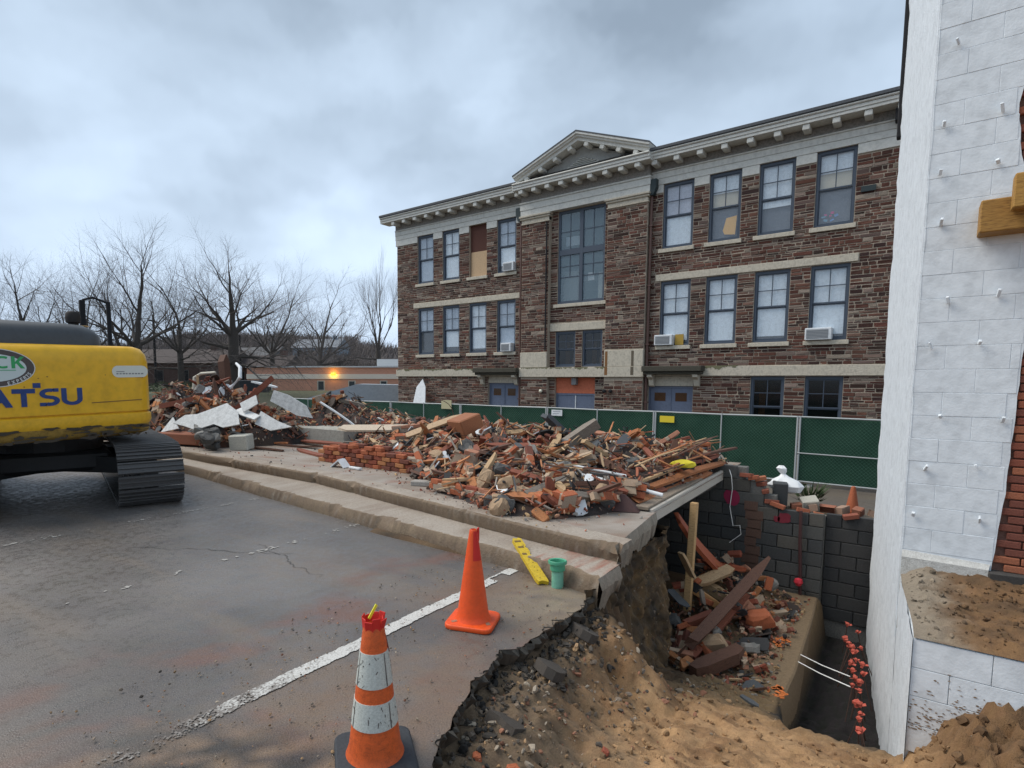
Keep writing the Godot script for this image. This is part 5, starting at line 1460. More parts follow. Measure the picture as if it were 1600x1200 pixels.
func fence_panel_at(x0: float, x1: float, label: String, seed_: int) -> void:
	var z := -17.3
	rng.seed = seed_
	var o := thing("site_fence", label, "fence", Transform3D(), "green screened fence panels across the site")
	var steel := mat(Color(0.40, 0.42, 0.42), 0.45, "", 1, "", 1, false)
	var s := Shape.new()
	var yb := -0.92; var yt := 0.86
	for x in [x0 + 0.03, x1 - 0.03]:
		s = Shape.new(); s.tube([Vector3(x, yb, z), Vector3(x, yt, z)], [0.024, 0.024], 8); obj("post", s.smooth(), steel, o)
	s = Shape.new(); s.tube([Vector3((x0 + x1) * 0.5, yb, z + 0.01), Vector3((x0 + x1) * 0.5, yt, z + 0.01)], [0.018, 0.018], 8); obj("post", s.smooth(), steel, o)
	for y in [yt - 0.02, yb + 0.08]:
		s = Shape.new(); s.tube([Vector3(x0, y, z), Vector3((x0 + x1) * 0.5, y - 0.012, z), Vector3(x1, y, z)], [0.021, 0.021, 0.021], 8); obj("rail", s.smooth(), steel, o)
	if x0 > -3.0:
		s = Shape.new(); s.tube([Vector3(x0, -0.10, z + 0.02), Vector3(x1, -0.12, z + 0.02)], [0.016, 0.016], 8); obj("rail", s.smooth(), steel, o)
	for x in [x0 + 0.06, x1 - 0.06]:
		s = Shape.new(); s.bx(Vector3(x - 0.3, -1.0, z - 0.25), Vector3(x + 0.3, -0.93, z + 0.25), 0.01); obj("foot_block", s.flat(), mat(Color(0.2, 0.2, 0.19), 0.9), o)
	# screen cloth tied along the frame, sagging between ties
	var hf := func(x: float, y: float) -> Vector3:
		var f := (x - x0) / (x1 - x0)
		var sag := 0.05 * absf(sin(f * PI * 6.0)) * sst(0.4, 0.85, y)
		return Vector3(x, y - sag * 0.35, z - 0.055 + 0.035 * nz(x * 1.2 + seed_, y * 0.6, 1.1) + 0.022 * nz(x + y * 0.7, y * 0.3, 3.0) + 0.03 * sin((x * 2.0 + y * 3.0)) * nz(x, y, 0.8))
	var p := Shape.new()
	var nx := 40; var ny := 16
	for i in nx:
		for j in ny:
			var xa := lerpf(x0 + 0.04, x1 - 0.04, i / float(nx)); var xb := lerpf(x0 + 0.04, x1 - 0.04, (i + 1) / float(nx))
			var ya := lerpf(yb + 0.06, yt - 0.02, j / float(ny)); var yc := lerpf(yb + 0.06, yt - 0.02, (j + 1) / float(ny))
			p.quad(hf.call(xa, ya), hf.call(xb, ya), hf.call(xb, yc), hf.call(xa, yc))
	var scm := mat(Color(0.012, 0.062, 0.036), 0.75, "soft", 1.4, "n_fine", 0.4)
	obj("screen", p.smooth(0.2), scm, o)
	# chain link in front of the cloth
	s = Shape.new()
	var w := x1 - x0 - 0.08; var h := yt - yb - 0.14
	var step := 0.085
	var k := -h
	while k < w:
		for dirn in 2:
			var a := Vector2(maxf(k, 0.0), maxf(-k, 0.0)); var b := Vector2(minf(k + h, w), minf(w - k, h))
			if b.x <= a.x: continue
			var A := Vector3(x0 + 0.04 + a.x, yb + 0.1 + a.y, z + 0.004); var B := Vector3(x0 + 0.04 + b.x, yb + 0.1 + b.y, z + 0.004)
			if dirn == 1:
				A.y = yb + 0.1 + h - a.y; B.y = yb + 0.1 + h - b.y; A.z += 0.005; B.z += 0.005
			s.bar(A, B, 0.0045, 0.0045)
		k += step
	stuff(obj("chain_link", s.flat(), mat(Color(0.06, 0.15, 0.095), 0.5), o))

func build_fence() -> void:
	var joints := [-24.4, -20.75, -17.05, -13.35, -9.65, -6.0, -2.27, 1.4]
	var words := ["green screened fence panel at the far left end, by the grey shed roof", "green screened fence panel below the white torn sheet", "green screened fence panel below the left pair of doors", "green screened fence panel below the middle doors with a cream sign", "green screened fence panel carrying the small white sign", "green screened fence panel carrying the yellow sign", "green screened chain link panel nearest the white-painted wall"]
	for i in 7: fence_panel_at(joints[i], joints[i + 1], words[i], 300 + i)
	for q in [[Vector3(-5.62, 0.63, -17.26), Vector2(0.42, 0.19), K.yellow_sign, "yellow sign hung near the top of the green fence"], [Vector3(-9.25, 0.68, -17.26), Vector2(0.4, 0.2), K.white, "small white sign hung near the top of the green fence"], [Vector3(-14.0, 0.82, -17.25), Vector2(0.5, 0.34), mat(Color(0.50, 0.45, 0.27), 0.7), "cream board on top of the green fence beyond the rubble"]]:
		var s := Shape.new(); s.bx(Vector3(-q[1].x / 2, -q[1].y / 2, -0.004), Vector3(q[1].x / 2, q[1].y / 2, 0.004))
		var sg := thing("fence_sign", q[3], "sign", at(q[0]))
		obj("plate", s.flat(), q[2], sg)
		s = Shape.new()
		for r in 2: s.bx(Vector3(-q[1].x * 0.36, 0.03 - r * 0.07, 0.0042), Vector3(q[1].x * (0.3 - r * 0.1), 0.052 - r * 0.07, 0.006))
		if q[3].begins_with("small") : obj("print", s.flat(), mat(Color(0.3, 0.32, 0.35), 0.8), sg)

# ---- the excavator ----------------------------------------------------------
# built facing -x, origin on the ground under its turntable
func rrect(x0: float, x1: float, z0: float, z1: float, y: float, r: float, inset := 0.0, n := 5) -> PackedVector3Array:
	var o := PackedVector3Array()
	var a0 := x0 + inset; var a1 := x1 - inset; var b0 := z0 + inset; var b1 := z1 - inset
	var rr := maxf(r - inset * 0.3, 0.01)
	for cnr in [[a1 - rr, b0 + rr, -90], [a0 + rr, b0 + rr, 180 + 0], [a0 + rr, b1 - rr, 90 + 0], [a1 - rr, b1 - rr, 0]]:
		# counter-clockwise seen from above: angle grows from +x towards -z
		var start: float = {-90: 0.0, 180: 90.0, 90: 180.0, 0: 270.0}[cnr[2]]
		for k in n + 1:
			var a := deg_to_rad(start + 90.0 * k / n)
			o.append(Vector3(cnr[0] + rr * cos(a), y, cnr[1] - rr * sin(a)))
	return o

func text_mesh(txt: String, size: float, depth: float, weight := 700) -> TextMesh:
	var f := SystemFont.new(); f.font_names = PackedStringArray(["Droid Sans"]); f.font_weight = weight
	var t := TextMesh.new(); t.text = txt; t.font = f; t.font_size = 64; t.pixel_size = size / 46.0; t.depth = depth; t.curve_step = 2.0
	return t

# wide bold capital, 0.23 m tall, standing on y = 0, centred on x
func bold_letter(ch: String) -> ArrayMesh:
	var s := Shape.new()
	var h := 0.23; var w := 0.125; var t := 0.062
	var poly := func(p: Array) -> void:
		var q := PackedVector2Array()
		for v in p: q.append(Vector2(v[0], v[1]))
		s.prism(q, 0.0, 0.006)
	var arc := func(cx: float, cy: float, rx: float, ry: float, a0: float, a1: float) -> void:
		var n := 10
		for i in n:
			var a := deg_to_rad(lerpf(a0, a1, i / float(n))); var b := deg_to_rad(lerpf(a0, a1, (i + 1) / float(n)))
			poly.call([[cx + cos(a) * rx, cy + sin(a) * ry], [cx + cos(b) * rx, cy + sin(b) * ry], [cx + cos(b) * (rx - t), cy + sin(b) * (ry - t * 0.72)], [cx + cos(a) * (rx - t), cy + sin(a) * (ry - t * 0.72)]])
	match ch:
		"T": poly.call([[-w, h], [-w, h - 0.058], [-t / 2, h - 0.058], [-t / 2, 0], [t / 2, 0], [t / 2, h - 0.058], [w, h - 0.058], [w, h]])
		"A": poly.call([[-w - 0.02, 0], [-t / 2, h], [t / 2, h], [w + 0.02, 0], [w - 0.055, 0], [0.034, 0.06], [-0.034, 0.06], [-w + 0.055, 0]])
		"U":
			poly.call([[-w, h], [-w, 0.08], [-w + t, 0.08], [-w + t, h]]); poly.call([[w - t, h], [w - t, 0.08], [w, 0.08], [w, h]]); arc.call(0.0, 0.081, w, 0.081, 180, 360)
		"O": arc.call(0.0, h / 2, w + 0.01, h / 2, 0, 360)
		"M": poly.call([[-w - 0.03, 0], [-w - 0.03, h], [-w + 0.04, h], [0, 0.1], [w - 0.04, h], [w + 0.03, h], [w + 0.03, 0], [w - 0.035, 0], [w - 0.035, 0.13], [0.02, 0], [-0.02, 0], [-w + 0.035, 0.13], [-w + 0.035, 0]])
		"K": poly.call([[-w, 0], [-w, h], [-w + t, h], [-w + t, h * 0.6], [w - 0.075, h], [w, h], [0.0, h * 0.52], [w, 0], [w - 0.08, 0], [-w + t, h * 0.4], [-w + t, 0]])
		"S":
			arc.call(0.0, h - 0.068, w - 0.01, 0.068, 60, 268); arc.call(0.0, 0.068, w - 0.01, 0.068, -120, 92)
			poly.call([[0.04, h], [w - 0.02, h], [w - 0.02, h - 0.045], [0.04, h - 0.046]]); poly.call([[-0.04, 0], [-w + 0.01, 0], [-w + 0.01, 0.045], [-0.04, 0.046]])
	return s.flat()

func build_excavator() -> void:
	rng.seed = 81
	var ex := thing("excavator", "big yellow tracked excavator seen from behind at the left of the parking lot", "excavator", at(Vector3(-10.8, 0, -2.85)))
	var yel := mat(Color(0.80, 0.44, 0.010), 0.4, "soft", 0.6)
	var grime := mat(Color(0.40, 0.25, 0.05), 0.8, "mid", 1.2)
	var blk := mat(Color(0.02, 0.021, 0.022), 0.6, "soft", 2.0)
	var steel := mat(Color(0.075, 0.072, 0.07), 0.5, "mid", 3.0, "n_fine", 0.6)
	var hoodm := mat(Color(0.05, 0.056, 0.062), 0.5, "soft", 1.6)
	var z0 := -1.16; var z1 := 1.34
	var s := Shape.new()
	var tilt := Transform3D(Basis(Vector3.RIGHT, 0.012), Vector3())
	# counterweight: main block over a lip over a grimy underside
	s.loft([rrect(0.7, 1.945, z0, z1, 1.36, 0.3, 0.0), rrect(0.7, 1.95, z0, z1, 1.7, 0.3), rrect(0.7, 1.95, z0, z1, 2.06, 0.3), rrect(0.7, 1.95, z0, z1, 2.18, 0.3, 0.02), rrect(0.7, 1.95, z0, z1, 2.26, 0.3, 0.07), rrect(0.7, 1.95, z0, z1, 2.295, 0.3, 0.15)])
	obj("counterweight", s.smooth(0.6), yel, ex, tilt)
	s = Shape.new()
	s.loft([rrect(0.7, 1.95, z0, z1, 1.16, 0.3, 0.015), rrect(0.7, 1.96, z0 - 0.01, z1 + 0.01, 1.22, 0.3, 0.0), rrect(0.7, 1.96, z0 - 0.01, z1 + 0.01, 1.315, 0.3), rrect(0.7, 1.95, z0, z1, 1.345, 0.3, 0.035), rrect(0.7, 1.95, z0, z1, 1.362, 0.3, 0.035)])
	obj("counterweight_lip", s.smooth(0.6), mat(Color(0.80, 0.45, 0.02), 0.5, "soft", 1.3), ex, tilt)
	s = Shape.new()
	s.loft([rrect(0.7, 1.8, z0 + 0.1, z1 - 0.1, 1.0, 0.3), rrect(0.7, 1.93, z0, z1, 1.05, 0.3, 0.02), rrect(0.7, 1.95, z0, z1, 1.165, 0.3, 0.012)])
	obj("counterweight_underside", s.smooth(0.6), grime, ex, tilt)
	# dents, grease and scuffs
	s = Shape.new()
	for i in 60:
		var zz := rnd(z0 + 0.15, z1 - 0.15); var y := 1.02 + 0.17 * pow(rng.randf(), 1.8)
		var q := PackedVector2Array()
		var w2 := rnd(0.02, 0.16); var h2 := rnd(0.006, 0.03)
		for k in 9: q.append(Vector2(cos(TAU * k / 9) * w2 * rnd(0.5, 1.1), sin(TAU * k / 9) * h2 * rnd(0.4, 1.2)))
		s.prism(q, 0.0, 0.0015 + 0.0004 * (i % 5), Transform3D(Basis(Vector3(0, 0, -1), Vector3(0, 1, 0), Vector3(1, 0, 0)), Vector3(1.9605 if y > 1.2 else 1.951, y, zz)))
	stuff(obj("grease", s.flat(), mat(Color(0.045, 0.034, 0.022), 0.8), ex, tilt))
	s = Shape.new(); s.bar(Vector3(1.951, 1.52, -0.95), Vector3(1.951, 1.50, -0.28), 0.003, 0.012); s.bar(Vector3(1.951, 1.84, -0.98), Vector3(1.951, 1.93, -0.86), 0.003, 0.008)
	for i in 7: s.box(at(Vector3(1.95, rnd(1.5, 2.1), rnd(-0.6, 0.7))), Vector3(0.003, rnd(0.006, 0.015), rnd(0.006, 0.02)))
	stuff(obj("scuffs", s.flat(), mat(Color(0.22, 0.12, 0.03), 0.8), ex, tilt))
	# lettering on the back; it runs on to the left, out of the photograph
	var face := Transform3D(Basis(Vector3(0, 0, -1), Vector3(0, 1, 0), Vector3(1, 0, 0)), Vector3())
	var blue := mat(Color(0.010, 0.045, 0.19), 0.4, "soft", 3.0)
	var L := 0.80 / 3.0
	var letters := ["K", "O", "M", "A", "T", "S", "U"]
	var zc := [1.58, 1.33, 1.05, 0.765, 0.50, 0.215, -0.045]
	for i in 7:
		obj("letter", bold_letter(letters[i]), blue, ex, tilt * Transform3D(face.basis, Vector3(1.95, 1.482, zc[i])))
	s = Shape.new(); s.bx(Vector3(1.949, 1.722, 0.31), Vector3(1.957, 1.785, 0.395)); obj("letter_mark", s.flat(), blue, ex, tilt)
	# oval firm badge
	var cz := 0.82; var cy := 1.98
	for q in [[0.46, 0.235, 0.0015, Color(0.075, 0.06, 0.055)], [0.375, 0.175, 0.0035, Color(0.55, 0.62, 0.60)]]:
		var poly := PackedVector2Array()
		for k in 40: poly.append(Vector2(cos(TAU * k / 40) * q[0], sin(TAU * k / 40) * q[1]))
		s = Shape.new(); s.prism(poly, 0, q[2], face * Transform3D(Basis(), Vector3(-cz, cy, 1.95)))
		obj("badge", s.flat(), mat(q[3], 0.5), ex, tilt)
	s = Shape.new()
	for k in 40:
		var a := TAU * k / 40; var b := TAU * (k + 1) / 40
		s.quad(Vector3(1.9525, cy + sin(a) * 0.235, cz - cos(a) * 0.46), Vector3(1.9525, cy + sin(a) * 0.245, cz - cos(a) * 0.47), Vector3(1.9525, cy + sin(b) * 0.245, cz - cos(b) * 0.47), Vector3(1.9525, cy + sin(b) * 0.235, cz - cos(b) * 0.46))
	obj("badge_rim", s.flat(), mat(Color(0.6, 0.62, 0.6), 0.5), ex, tilt)
	obj("badge_letters", text_mesh("CK", 0.15, 0.003, 800), mat(Color(0.03, 0.33, 0.10), 0.5), ex, tilt * Transform3D(face.basis * Basis.from_scale(Vector3(1.25, 1, 1)), Vector3(1.955, 2.045, 0.63)))
	s = Shape.new(); s.bx(Vector3(1.953, 1.945, 0.56), Vector3(1.956, 1.957, 0.78)); obj("badge_line", s.flat(), mat(Color(0.15, 0.42, 0.25), 0.5), ex, tilt)
	var word := "EXPERTS"
	for i in word.length():
		var a := -PI / 2 + 0.42 + i * 0.13
		var p := Vector3(1.953, cy + sin(a) * 0.212, cz - cos(a) * 0.43)
		var tg := Vector3(0, cos(a) * 0.212, sin(a) * 0.43).normalized()
		obj("badge_letter", text_mesh(word[i], 0.042, 0.003, 700), mat(Color(0.6, 0.62, 0.6), 0.5), ex, tilt * Transform3D(Basis(tg, Vector3(1, 0, 0).cross(tg), Vector3(1, 0, 0)), p))
	# white pill sticker with two lines of print too small to read
	var pill := PackedVector2Array()
	for k in 24:
		var a := TAU * k / 24
		pill.append(Vector2(cos(a) * 0.085 + (0.16 if cos(a) > 0 else -0.16), sin(a) * 0.085))
	s = Shape.new(); s.prism(pill, 0, 0.003, face * Transform3D(Basis(), Vector3(0.81, 1.93, 1.9505)))
	obj("sticker", s.flat(), mat(Color(0.62, 0.63, 0.56), 0.5), ex, tilt)
	s = Shape.new(); s.bx(Vector3(1.9536, 1.925, -0.73), Vector3(1.955, 1.935, -0.62))
	for i in 9: s.bx(Vector3(1.9536, 1.89, -0.62 - i * 0.042), Vector3(1.955, 1.908, -0.62 - i * 0.042 - rnd(0.02, 0.036)))
	obj("sticker_print", s.flat(), mat(Color(0.2, 0.2, 0.2), 0.6), ex, tilt)
	# engine hood, exhaust
	s = Shape.new()
	s.loft([rrect(0.15, 1.75, -0.62, 1.2, 2.25, 0.34, -0.03), rrect(0.15, 1.75, -0.62, 1.2, 2.285, 0.34, -0.03), rrect(0.15, 1.75, -0.62, 1.2, 2.29, 0.34, 0.02), rrect(0.15, 1.75, -0.62, 1.2, 2.45, 0.34, 0.035), rrect(0.15, 1.75, -0.62, 1.2, 2.54, 0.34, 0.10), rrect(0.15, 1.75, -0.62, 1.2, 2.595, 0.34, 0.20), rrect(0.15, 1.75, -0.62, 1.2, 2.61, 0.34, 0.32)])
	var hood := obj("engine_hood", s.smooth(0.6), hoodm, ex)
	s = Shape.new(); s.lathe([Vector2(0.065, 0.0), Vector2(0.066, 0.05), Vector2(0.095, 0.065), Vector2(0.102, 0.13), Vector2(0.09, 0.20), Vector2(0.06, 0.225), Vector2(0.0, 0.21)], 14, at(Vector3(1.2, 2.585, -0.34)))
	obj("exhaust", s.smooth(0.6), mat(Color(0.016, 0.013, 0.012), 0.8), hood)
	s = Shape.new(); s.lathe([Vector2(0.12, 0.0), Vector2(0.1, 0.012), Vector2(0.0, 0.014)], 12, at(Vector3(1.22, 2.597, -0.42))); obj("exhaust_collar", s.smooth(0.6), mat(Color(0.3, 0.17, 0.04), 0.7), hood)
	# upper deck, side boxes, cab, boom
	s = Shape.new(); s.bx(Vector3(-1.9, 1.0, -1.3), Vector3(0.72, 1.18, 1.3), 0.02); obj("deck", s.flat(), blk, ex)
	s = Shape.new(); s.bx(Vector3(-0.6, 1.19, -1.3), Vector3(0.69, 2.2, -0.45), 0.06); obj("side_box", s.flat(), yel, ex)
	s = Shape.new(); s.bx(Vector3(-0.1, 1.19, 0.2), Vector3(0.69, 2.22, 1.3), 0.06); obj("side_box", s.flat(), yel, ex)
	s = Shape.new(); s.prism(PackedVector2Array([Vector2(-2.0, 1.19), Vector2(-0.15, 1.19), Vector2(-0.15, 2.4), Vector2(-0.4, 2.46), Vector2(-1.6, 2.46), Vector2(-1.9, 2.1)]), 0.35, 1.3); var cab := obj("cab", s.flat(), yel, ex)
	s = Shape.new(); s.bx(Vector3(-1.6, 1.65, 1.295), Vector3(-0.4, 2.35, 1.31)); s.bx(Vector3(-0.155, 1.6, 0.5), Vector3(-0.14, 2.3, 1.15)); obj("cab_glass", s.flat(), mat(Color(0.02, 0.03, 0.03), 0.08), cab)
	s = Shape.new()
	s.prism(PackedVector2Array([Vector2(-1.2, 1.3), Vector2(-1.5, 1.55), Vector2(-3.8, 2.25), Vector2(-6.6, 1.75), Vector2(-6.6, 1.5), Vector2(-3.8, 1.75), Vector2(-1.2, 1.05)]), -0.35, 0.05); obj("boom", s.flat(), yel, ex)
	s = Shape.new(); s.prism(PackedVector2Array([Vector2(-6.4, 1.9), Vector2(-6.9, 1.7), Vector2(-6.2, 0.5), Vector2(-6.0, 0.5)]), -0.3, 0.0); obj("stick", s.flat(), yel, ex)
	s = Shape.new(); s.prism(PackedVector2Array([Vector2(-6.5, 0.62), Vector2(-5.7, 0.6), Vector2(-5.4, 0.1), Vector2(-5.9, 0.02), Vector2(-6.6, 0.2)]), -0.65, 0.35); obj("bucket", s.flat(), steel, ex)
	# undercarriage, turned a little against the upper part
	var uc := Transform3D(Basis(Vector3.UP, deg_to_rad(-17)), Vector3(0, 0, -0.3))
	s = Shape.new(); s.lathe([Vector2(0.75, 0.72), Vector2(0.75, 1.0)], 24); s.bx(Vector3(-0.8, 0.42, -0.8), Vector3(0.8, 0.72, 0.8), 0.05); s.bar(Vector3(-0.9, 0.5, -1.0), Vector3(0.9, 0.5, 1.0), 0.4, 0.25); s.bar(Vector3(-0.9, 0.5, 1.0), Vector3(0.9, 0.5, -1.0), 0.4, 0.25)
	obj("car_body", s.flat(), blk, ex, uc)
	var shoe := Shape.new()
	shoe.box(Transform3D(), Vector3(0.172, 0.03, 0.84), 0.004)
	for g3 in [-0.068, 0.0, 0.068]: shoe.box(at(Vector3(g3, 0.024, 0)), Vector3(0.022, 0.028, 0.84), 0.003)
	var shoe_mesh := shoe.flat()
	for sd in [-1.0, 1.0]:
		var tc := Transform3D(Basis(), Vector3(0.0, 0, sd * 1.2))
		s = Shape.new(); s.bx(Vector3(-1.55, 0.28, -0.16), Vector3(1.55, 0.62, 0.16), 0.04); s.bx(Vector3(-1.2, 0.62, -0.1), Vector3(1.2, 0.72, 0.1), 0.03)
		var tf := obj("track", s.flat(), blk, ex, uc * tc)
		var r := 0.40; var half := 1.80
		var per := 4 * half + TAU * r
		var n := 50
		for i in n:
			var d := per * i / n
			var p: Vector3; var nn: Vector3
			if d < 2 * half: p = Vector3(-half + d, r * 2 + 0.02 - 0.02 * sin(d * 1.7), 0); nn = Vector3.UP
			elif d < 2 * half + PI * r:
				var a := PI / 2 - (d - 2 * half) / r
				p = Vector3(half + cos(a) * r, r + 0.02 + sin(a) * r, 0); nn = Vector3(cos(a), sin(a), 0)
			elif d < 4 * half + PI * r: p = Vector3(half - (d - 2 * half - PI * r), 0.02, 0); nn = Vector3.DOWN
			else:
				var a := -PI / 2 - (d - 4 * half - PI * r) / r
				p = Vector3(-half + cos(a) * r, r + 0.02 + sin(a) * r, 0); nn = Vector3(cos(a), sin(a), 0)
			p += Vector3(0, 0.02, 0)
			obj("track_shoe", shoe_mesh, steel, tf, Transform3D(Basis(Vector3(nn.y, -nn.x, 0), nn, Vector3(0, 0, 1)), p))
		for x in [-half, half]:
			s = Shape.new(); s.lathe([Vector2(0.0, -0.09), Vector2(0.34, -0.09), Vector2(0.34, 0.09), Vector2(0.0, 0.09)], 20, Transform3D(Basis(Vector3.RIGHT, PI / 2), Vector3(x, 0.44, 0))); obj("idler_wheel", s.flat(), steel, tf)
		for i in 7:
			s = Shape.new(); s.lathe([Vector2(0.0, -0.15), Vector2(0.1, -0.15), Vector2(0.1, 0.15), Vector2(0.0, 0.15)], 12, Transform3D(Basis(Vector3.RIGHT, PI / 2), Vector3(-1.3 + i * 0.433, 0.17, 0))); obj("roller", s.flat(), steel, tf)

# ---- cones and the small things on the lot ----------------------------------
func squircle(h: float, y: float, r: float, cnr := 0.06) -> PackedVector3Array:
	return rrect(-h, h, -h, h, y, cnr, h - r, 4)

func build_cones() -> void:
	rng.seed = 91
	var org := mat(Color(0.78, 0.085, 0.008), 0.5, "soft", 3.0)
	var org2 := mat(Color(0.70, 0.115, 0.018), 0.55, "mid", 2.5)
	var red := mat(Color(0.55, 0.018, 0.012), 0.7)
	# plain cone on the white line's end
	var c := thing("traffic_cone", "plain bright orange traffic cone with a red sleeve, beside the worn white line", "traffic cone", at(Vector3(-2.50, 0.004, -3.40), 0.35), "traffic cones on the site")
	var s := Shape.new(); s.loft([squircle(0.18, 0.0, 0.178), squircle(0.18, 0.012, 0.182), squircle(0.18, 0.03, 0.18), squircle(0.18, 0.036, 0.172)]); obj("base", s.smooth(0.6), org, c)
	s = Shape.new(); s.lathe([Vector2(0.137, 0.034), Vector2(0.13, 0.05), Vector2(0.118, 0.08), Vector2(0.09, 0.28), Vector2(0.052, 0.56), Vector2(0.032, 0.69), Vector2(0.028, 0.715), Vector2(0.022, 0.72), Vector2(0.02, 0.70)], 28); obj("cone_body", s.smooth(0.6), org, c)
	s = Shape.new()   # red strip hanging down the front, and a torn edge
	for i in 8:
		var y := 0.71 - i * 0.027; var y2 := y - 0.027
		var r0 := lerpf(0.030, 0.066, (0.71 - y) / 0.24) + 0.003; var r1 := lerpf(0.030, 0.066, (0.71 - y2) / 0.24) + 0.003
		for k in 5:
			var a := 0.2 + k * 0.22; var b := a + 0.22
			s.quad(Vector3(cos(a) * r0, y, sin(a) * r0), Vector3(cos(a) * r1, y2, sin(a) * r1), Vector3(cos(b) * r1, y2, sin(b) * r1), Vector3(cos(b) * r0, y, sin(b) * r0))
	obj("red_strip", s.flat(), red, c)
	s = Shape.new(); s.bx(Vector3(0.02, 0.62, -0.05), Vector3(0.034, 0.725, -0.02), 0.004); s.bx(Vector3(0.015, 0.6, -0.055), Vector3(0.03, 0.66, -0.04), 0.004); obj("torn_tag", s.flat(), red, c)
	for a in [0.5, 2.4, 4.0]:
		s = Shape.new(); s.box(Transform3D(Basis(Vector3.UP, a), Vector3(cos(a) * 0.155, 0.037, sin(a) * 0.155)), Vector3(0.03, 0.003, 0.045)); obj("base_stud", s.flat(), mat(Color(0.3, 0.16, 0.1), 0.8), c)
	# reflective cone in front
	c = thing("traffic_cone", "orange traffic cone with two white bands and a dark base, nearest in the foreground", "traffic cone", at(Vector3(-1.93, 0.006, -1.83), 0.9), "traffic cones on the site")
	s = Shape.new(); s.loft([squircle(0.19, 0.0, 0.188), squircle(0.19, 0.014, 0.192), squircle(0.19, 0.038, 0.19), squircle(0.19, 0.045, 0.18)]); obj("base", s.smooth(0.6), mat(Color(0.035, 0.04, 0.048), 0.7, "mid", 4.0), c)
	s = Shape.new(); s.lathe([Vector2(0.142, 0.043), Vector2(0.135, 0.06), Vector2(0.125, 0.09), Vector2(0.098, 0.30), Vector2(0.060, 0.60), Vector2(0.050, 0.675), Vector2(0.044, 0.68), Vector2(0.04, 0.66)], 30); obj("cone_body", s.smooth(0.6), org2, c)
	var wm := mat(Color(0.60, 0.63, 0.58), 0.5, "mid", 7.0)
	for q in [[0.205, 0.33], [0.40, 0.56]]:
		s = Shape.new()
		var f := func(y: float) -> float: return (lerpf(0.125, 0.098, (y - 0.09) / 0.21) if y < 0.30 else lerpf(0.098, 0.060, (y - 0.30) / 0.30)) + 0.003
		s.lathe([Vector2(f.call(q[0]) - 0.003, q[0]), Vector2(f.call(q[0]), q[0]), Vector2(f.call(q[1]), q[1]), Vector2(f.call(q[1]) - 0.003, q[1])], 30)
		var band := obj("reflective_band", s.smooth(0.6), wm, c)
		s = Shape.new()   # scuffs
		for k in 34:
			var a := rnd(0, TAU); var y := rnd(q[0] + 0.01, q[1] - 0.01); var r: float = f.call(y) + 0.0008
			s.box(Transform3D(Basis(Vector3.UP, -a), Vector3(cos(a) * r, y, sin(a) * r)) * Transform3D(Basis(Vector3.RIGHT, rnd(-0.8, 0.8)), Vector3()), Vector3(0.001, rnd(0.004, 0.03), rnd(0.0015, 0.005)))
		for a in [0.9, 2.8]: s.box(Transform3D(Basis(Vector3.UP, -a), Vector3(cos(a) * f.call((q[0] + q[1]) / 2), (q[0] + q[1]) * 0.5, sin(a) * f.call((q[0] + q[1]) / 2))) * Transform3D(Basis(Vector3.BACK, 0.14), Vector3()), Vector3(0.002, q[1] - q[0] - 0.006, 0.006))
		stuff(obj("scuffs", s.flat(), mat(Color(0.12, 0.11, 0.10), 0.8), band))
	s = Shape.new()
	for k in 9:
		var a := k * 0.7; var h := 0.055 + 0.008 * (k % 3)
		s.box(Transform3D(Basis(Vector3.UP, -a), Vector3(cos(a) * 0.046, 0.665, sin(a) * 0.046)) * Transform3D(Basis(Vector3.BACK, rnd(-0.3, 0.2)), Vector3()), Vector3(0.006, h * 1.7, 0.040), 0.002)
	obj("red_sleeve", s.flat(), red, c)
	s = Shape.new(); s.bar(Vector3(-0.02, 0.70, -0.02), Vector3(0.02, 0.755, -0.05), 0.004, 0.016); obj("yellow_tag", s.flat(), mat(Color(0.72, 0.72, 0.03), 0.6), c)
	s = Shape.new(); s.bar(Vector3(0.045, 0.66, 0.0), Vector3(0.07, 0.54, 0.005), 0.004, 0.01); obj("dark_strap", s.flat(), mat(Color(0.15, 0.02, 0.015), 0.7), c)
	# small cone by the fence
	c = thing("traffic_cone", "small faded orange traffic cone on the ground behind the block wall", "traffic cone", at(Vector3(-0.63, -0.20, -10.62)), "traffic cones on the site")
	s = Shape.new(); s.loft([squircle(0.13, 0.0, 0.13), squircle(0.13, 0.025, 0.128)]); obj("base", s.flat(), org2, c)
	s = Shape.new(); s.lathe([Vector2(0.095, 0.025), Vector2(0.075, 0.12), Vector2(0.03, 0.39), Vector2(0.02, 0.40), Vector2(0.0, 0.40)], 18); obj("cone_body", s.smooth(0.6), mat(Color(0.45, 0.12, 0.045), 0.7, "mid", 4.0), c)
	# yellow wheel-stop board leaning on the steps
	s = Shape.new()
	s.box(Transform3D(), Vector3(0.62, 0.035, 0.085), 0.006)
	var a0 := Vector3(-2.475, 0.02, -4.42); var a1 := Vector3(-3.02, 0.235, -4.83)
	var d := (a1 - a0).normalized(); var sdv := d.cross(Vector3.UP).normalized()
	var yb := thing("yellow_board", "chipped yellow plastic strip leaning on the lower concrete step", "board", Transform3D(Basis(d, sdv.cross(d), sdv), (a0 + a1) * 0.5))
	var ym := mat(Color(0.70, 0.48, 0.02), 0.55, "mid", 3.0)
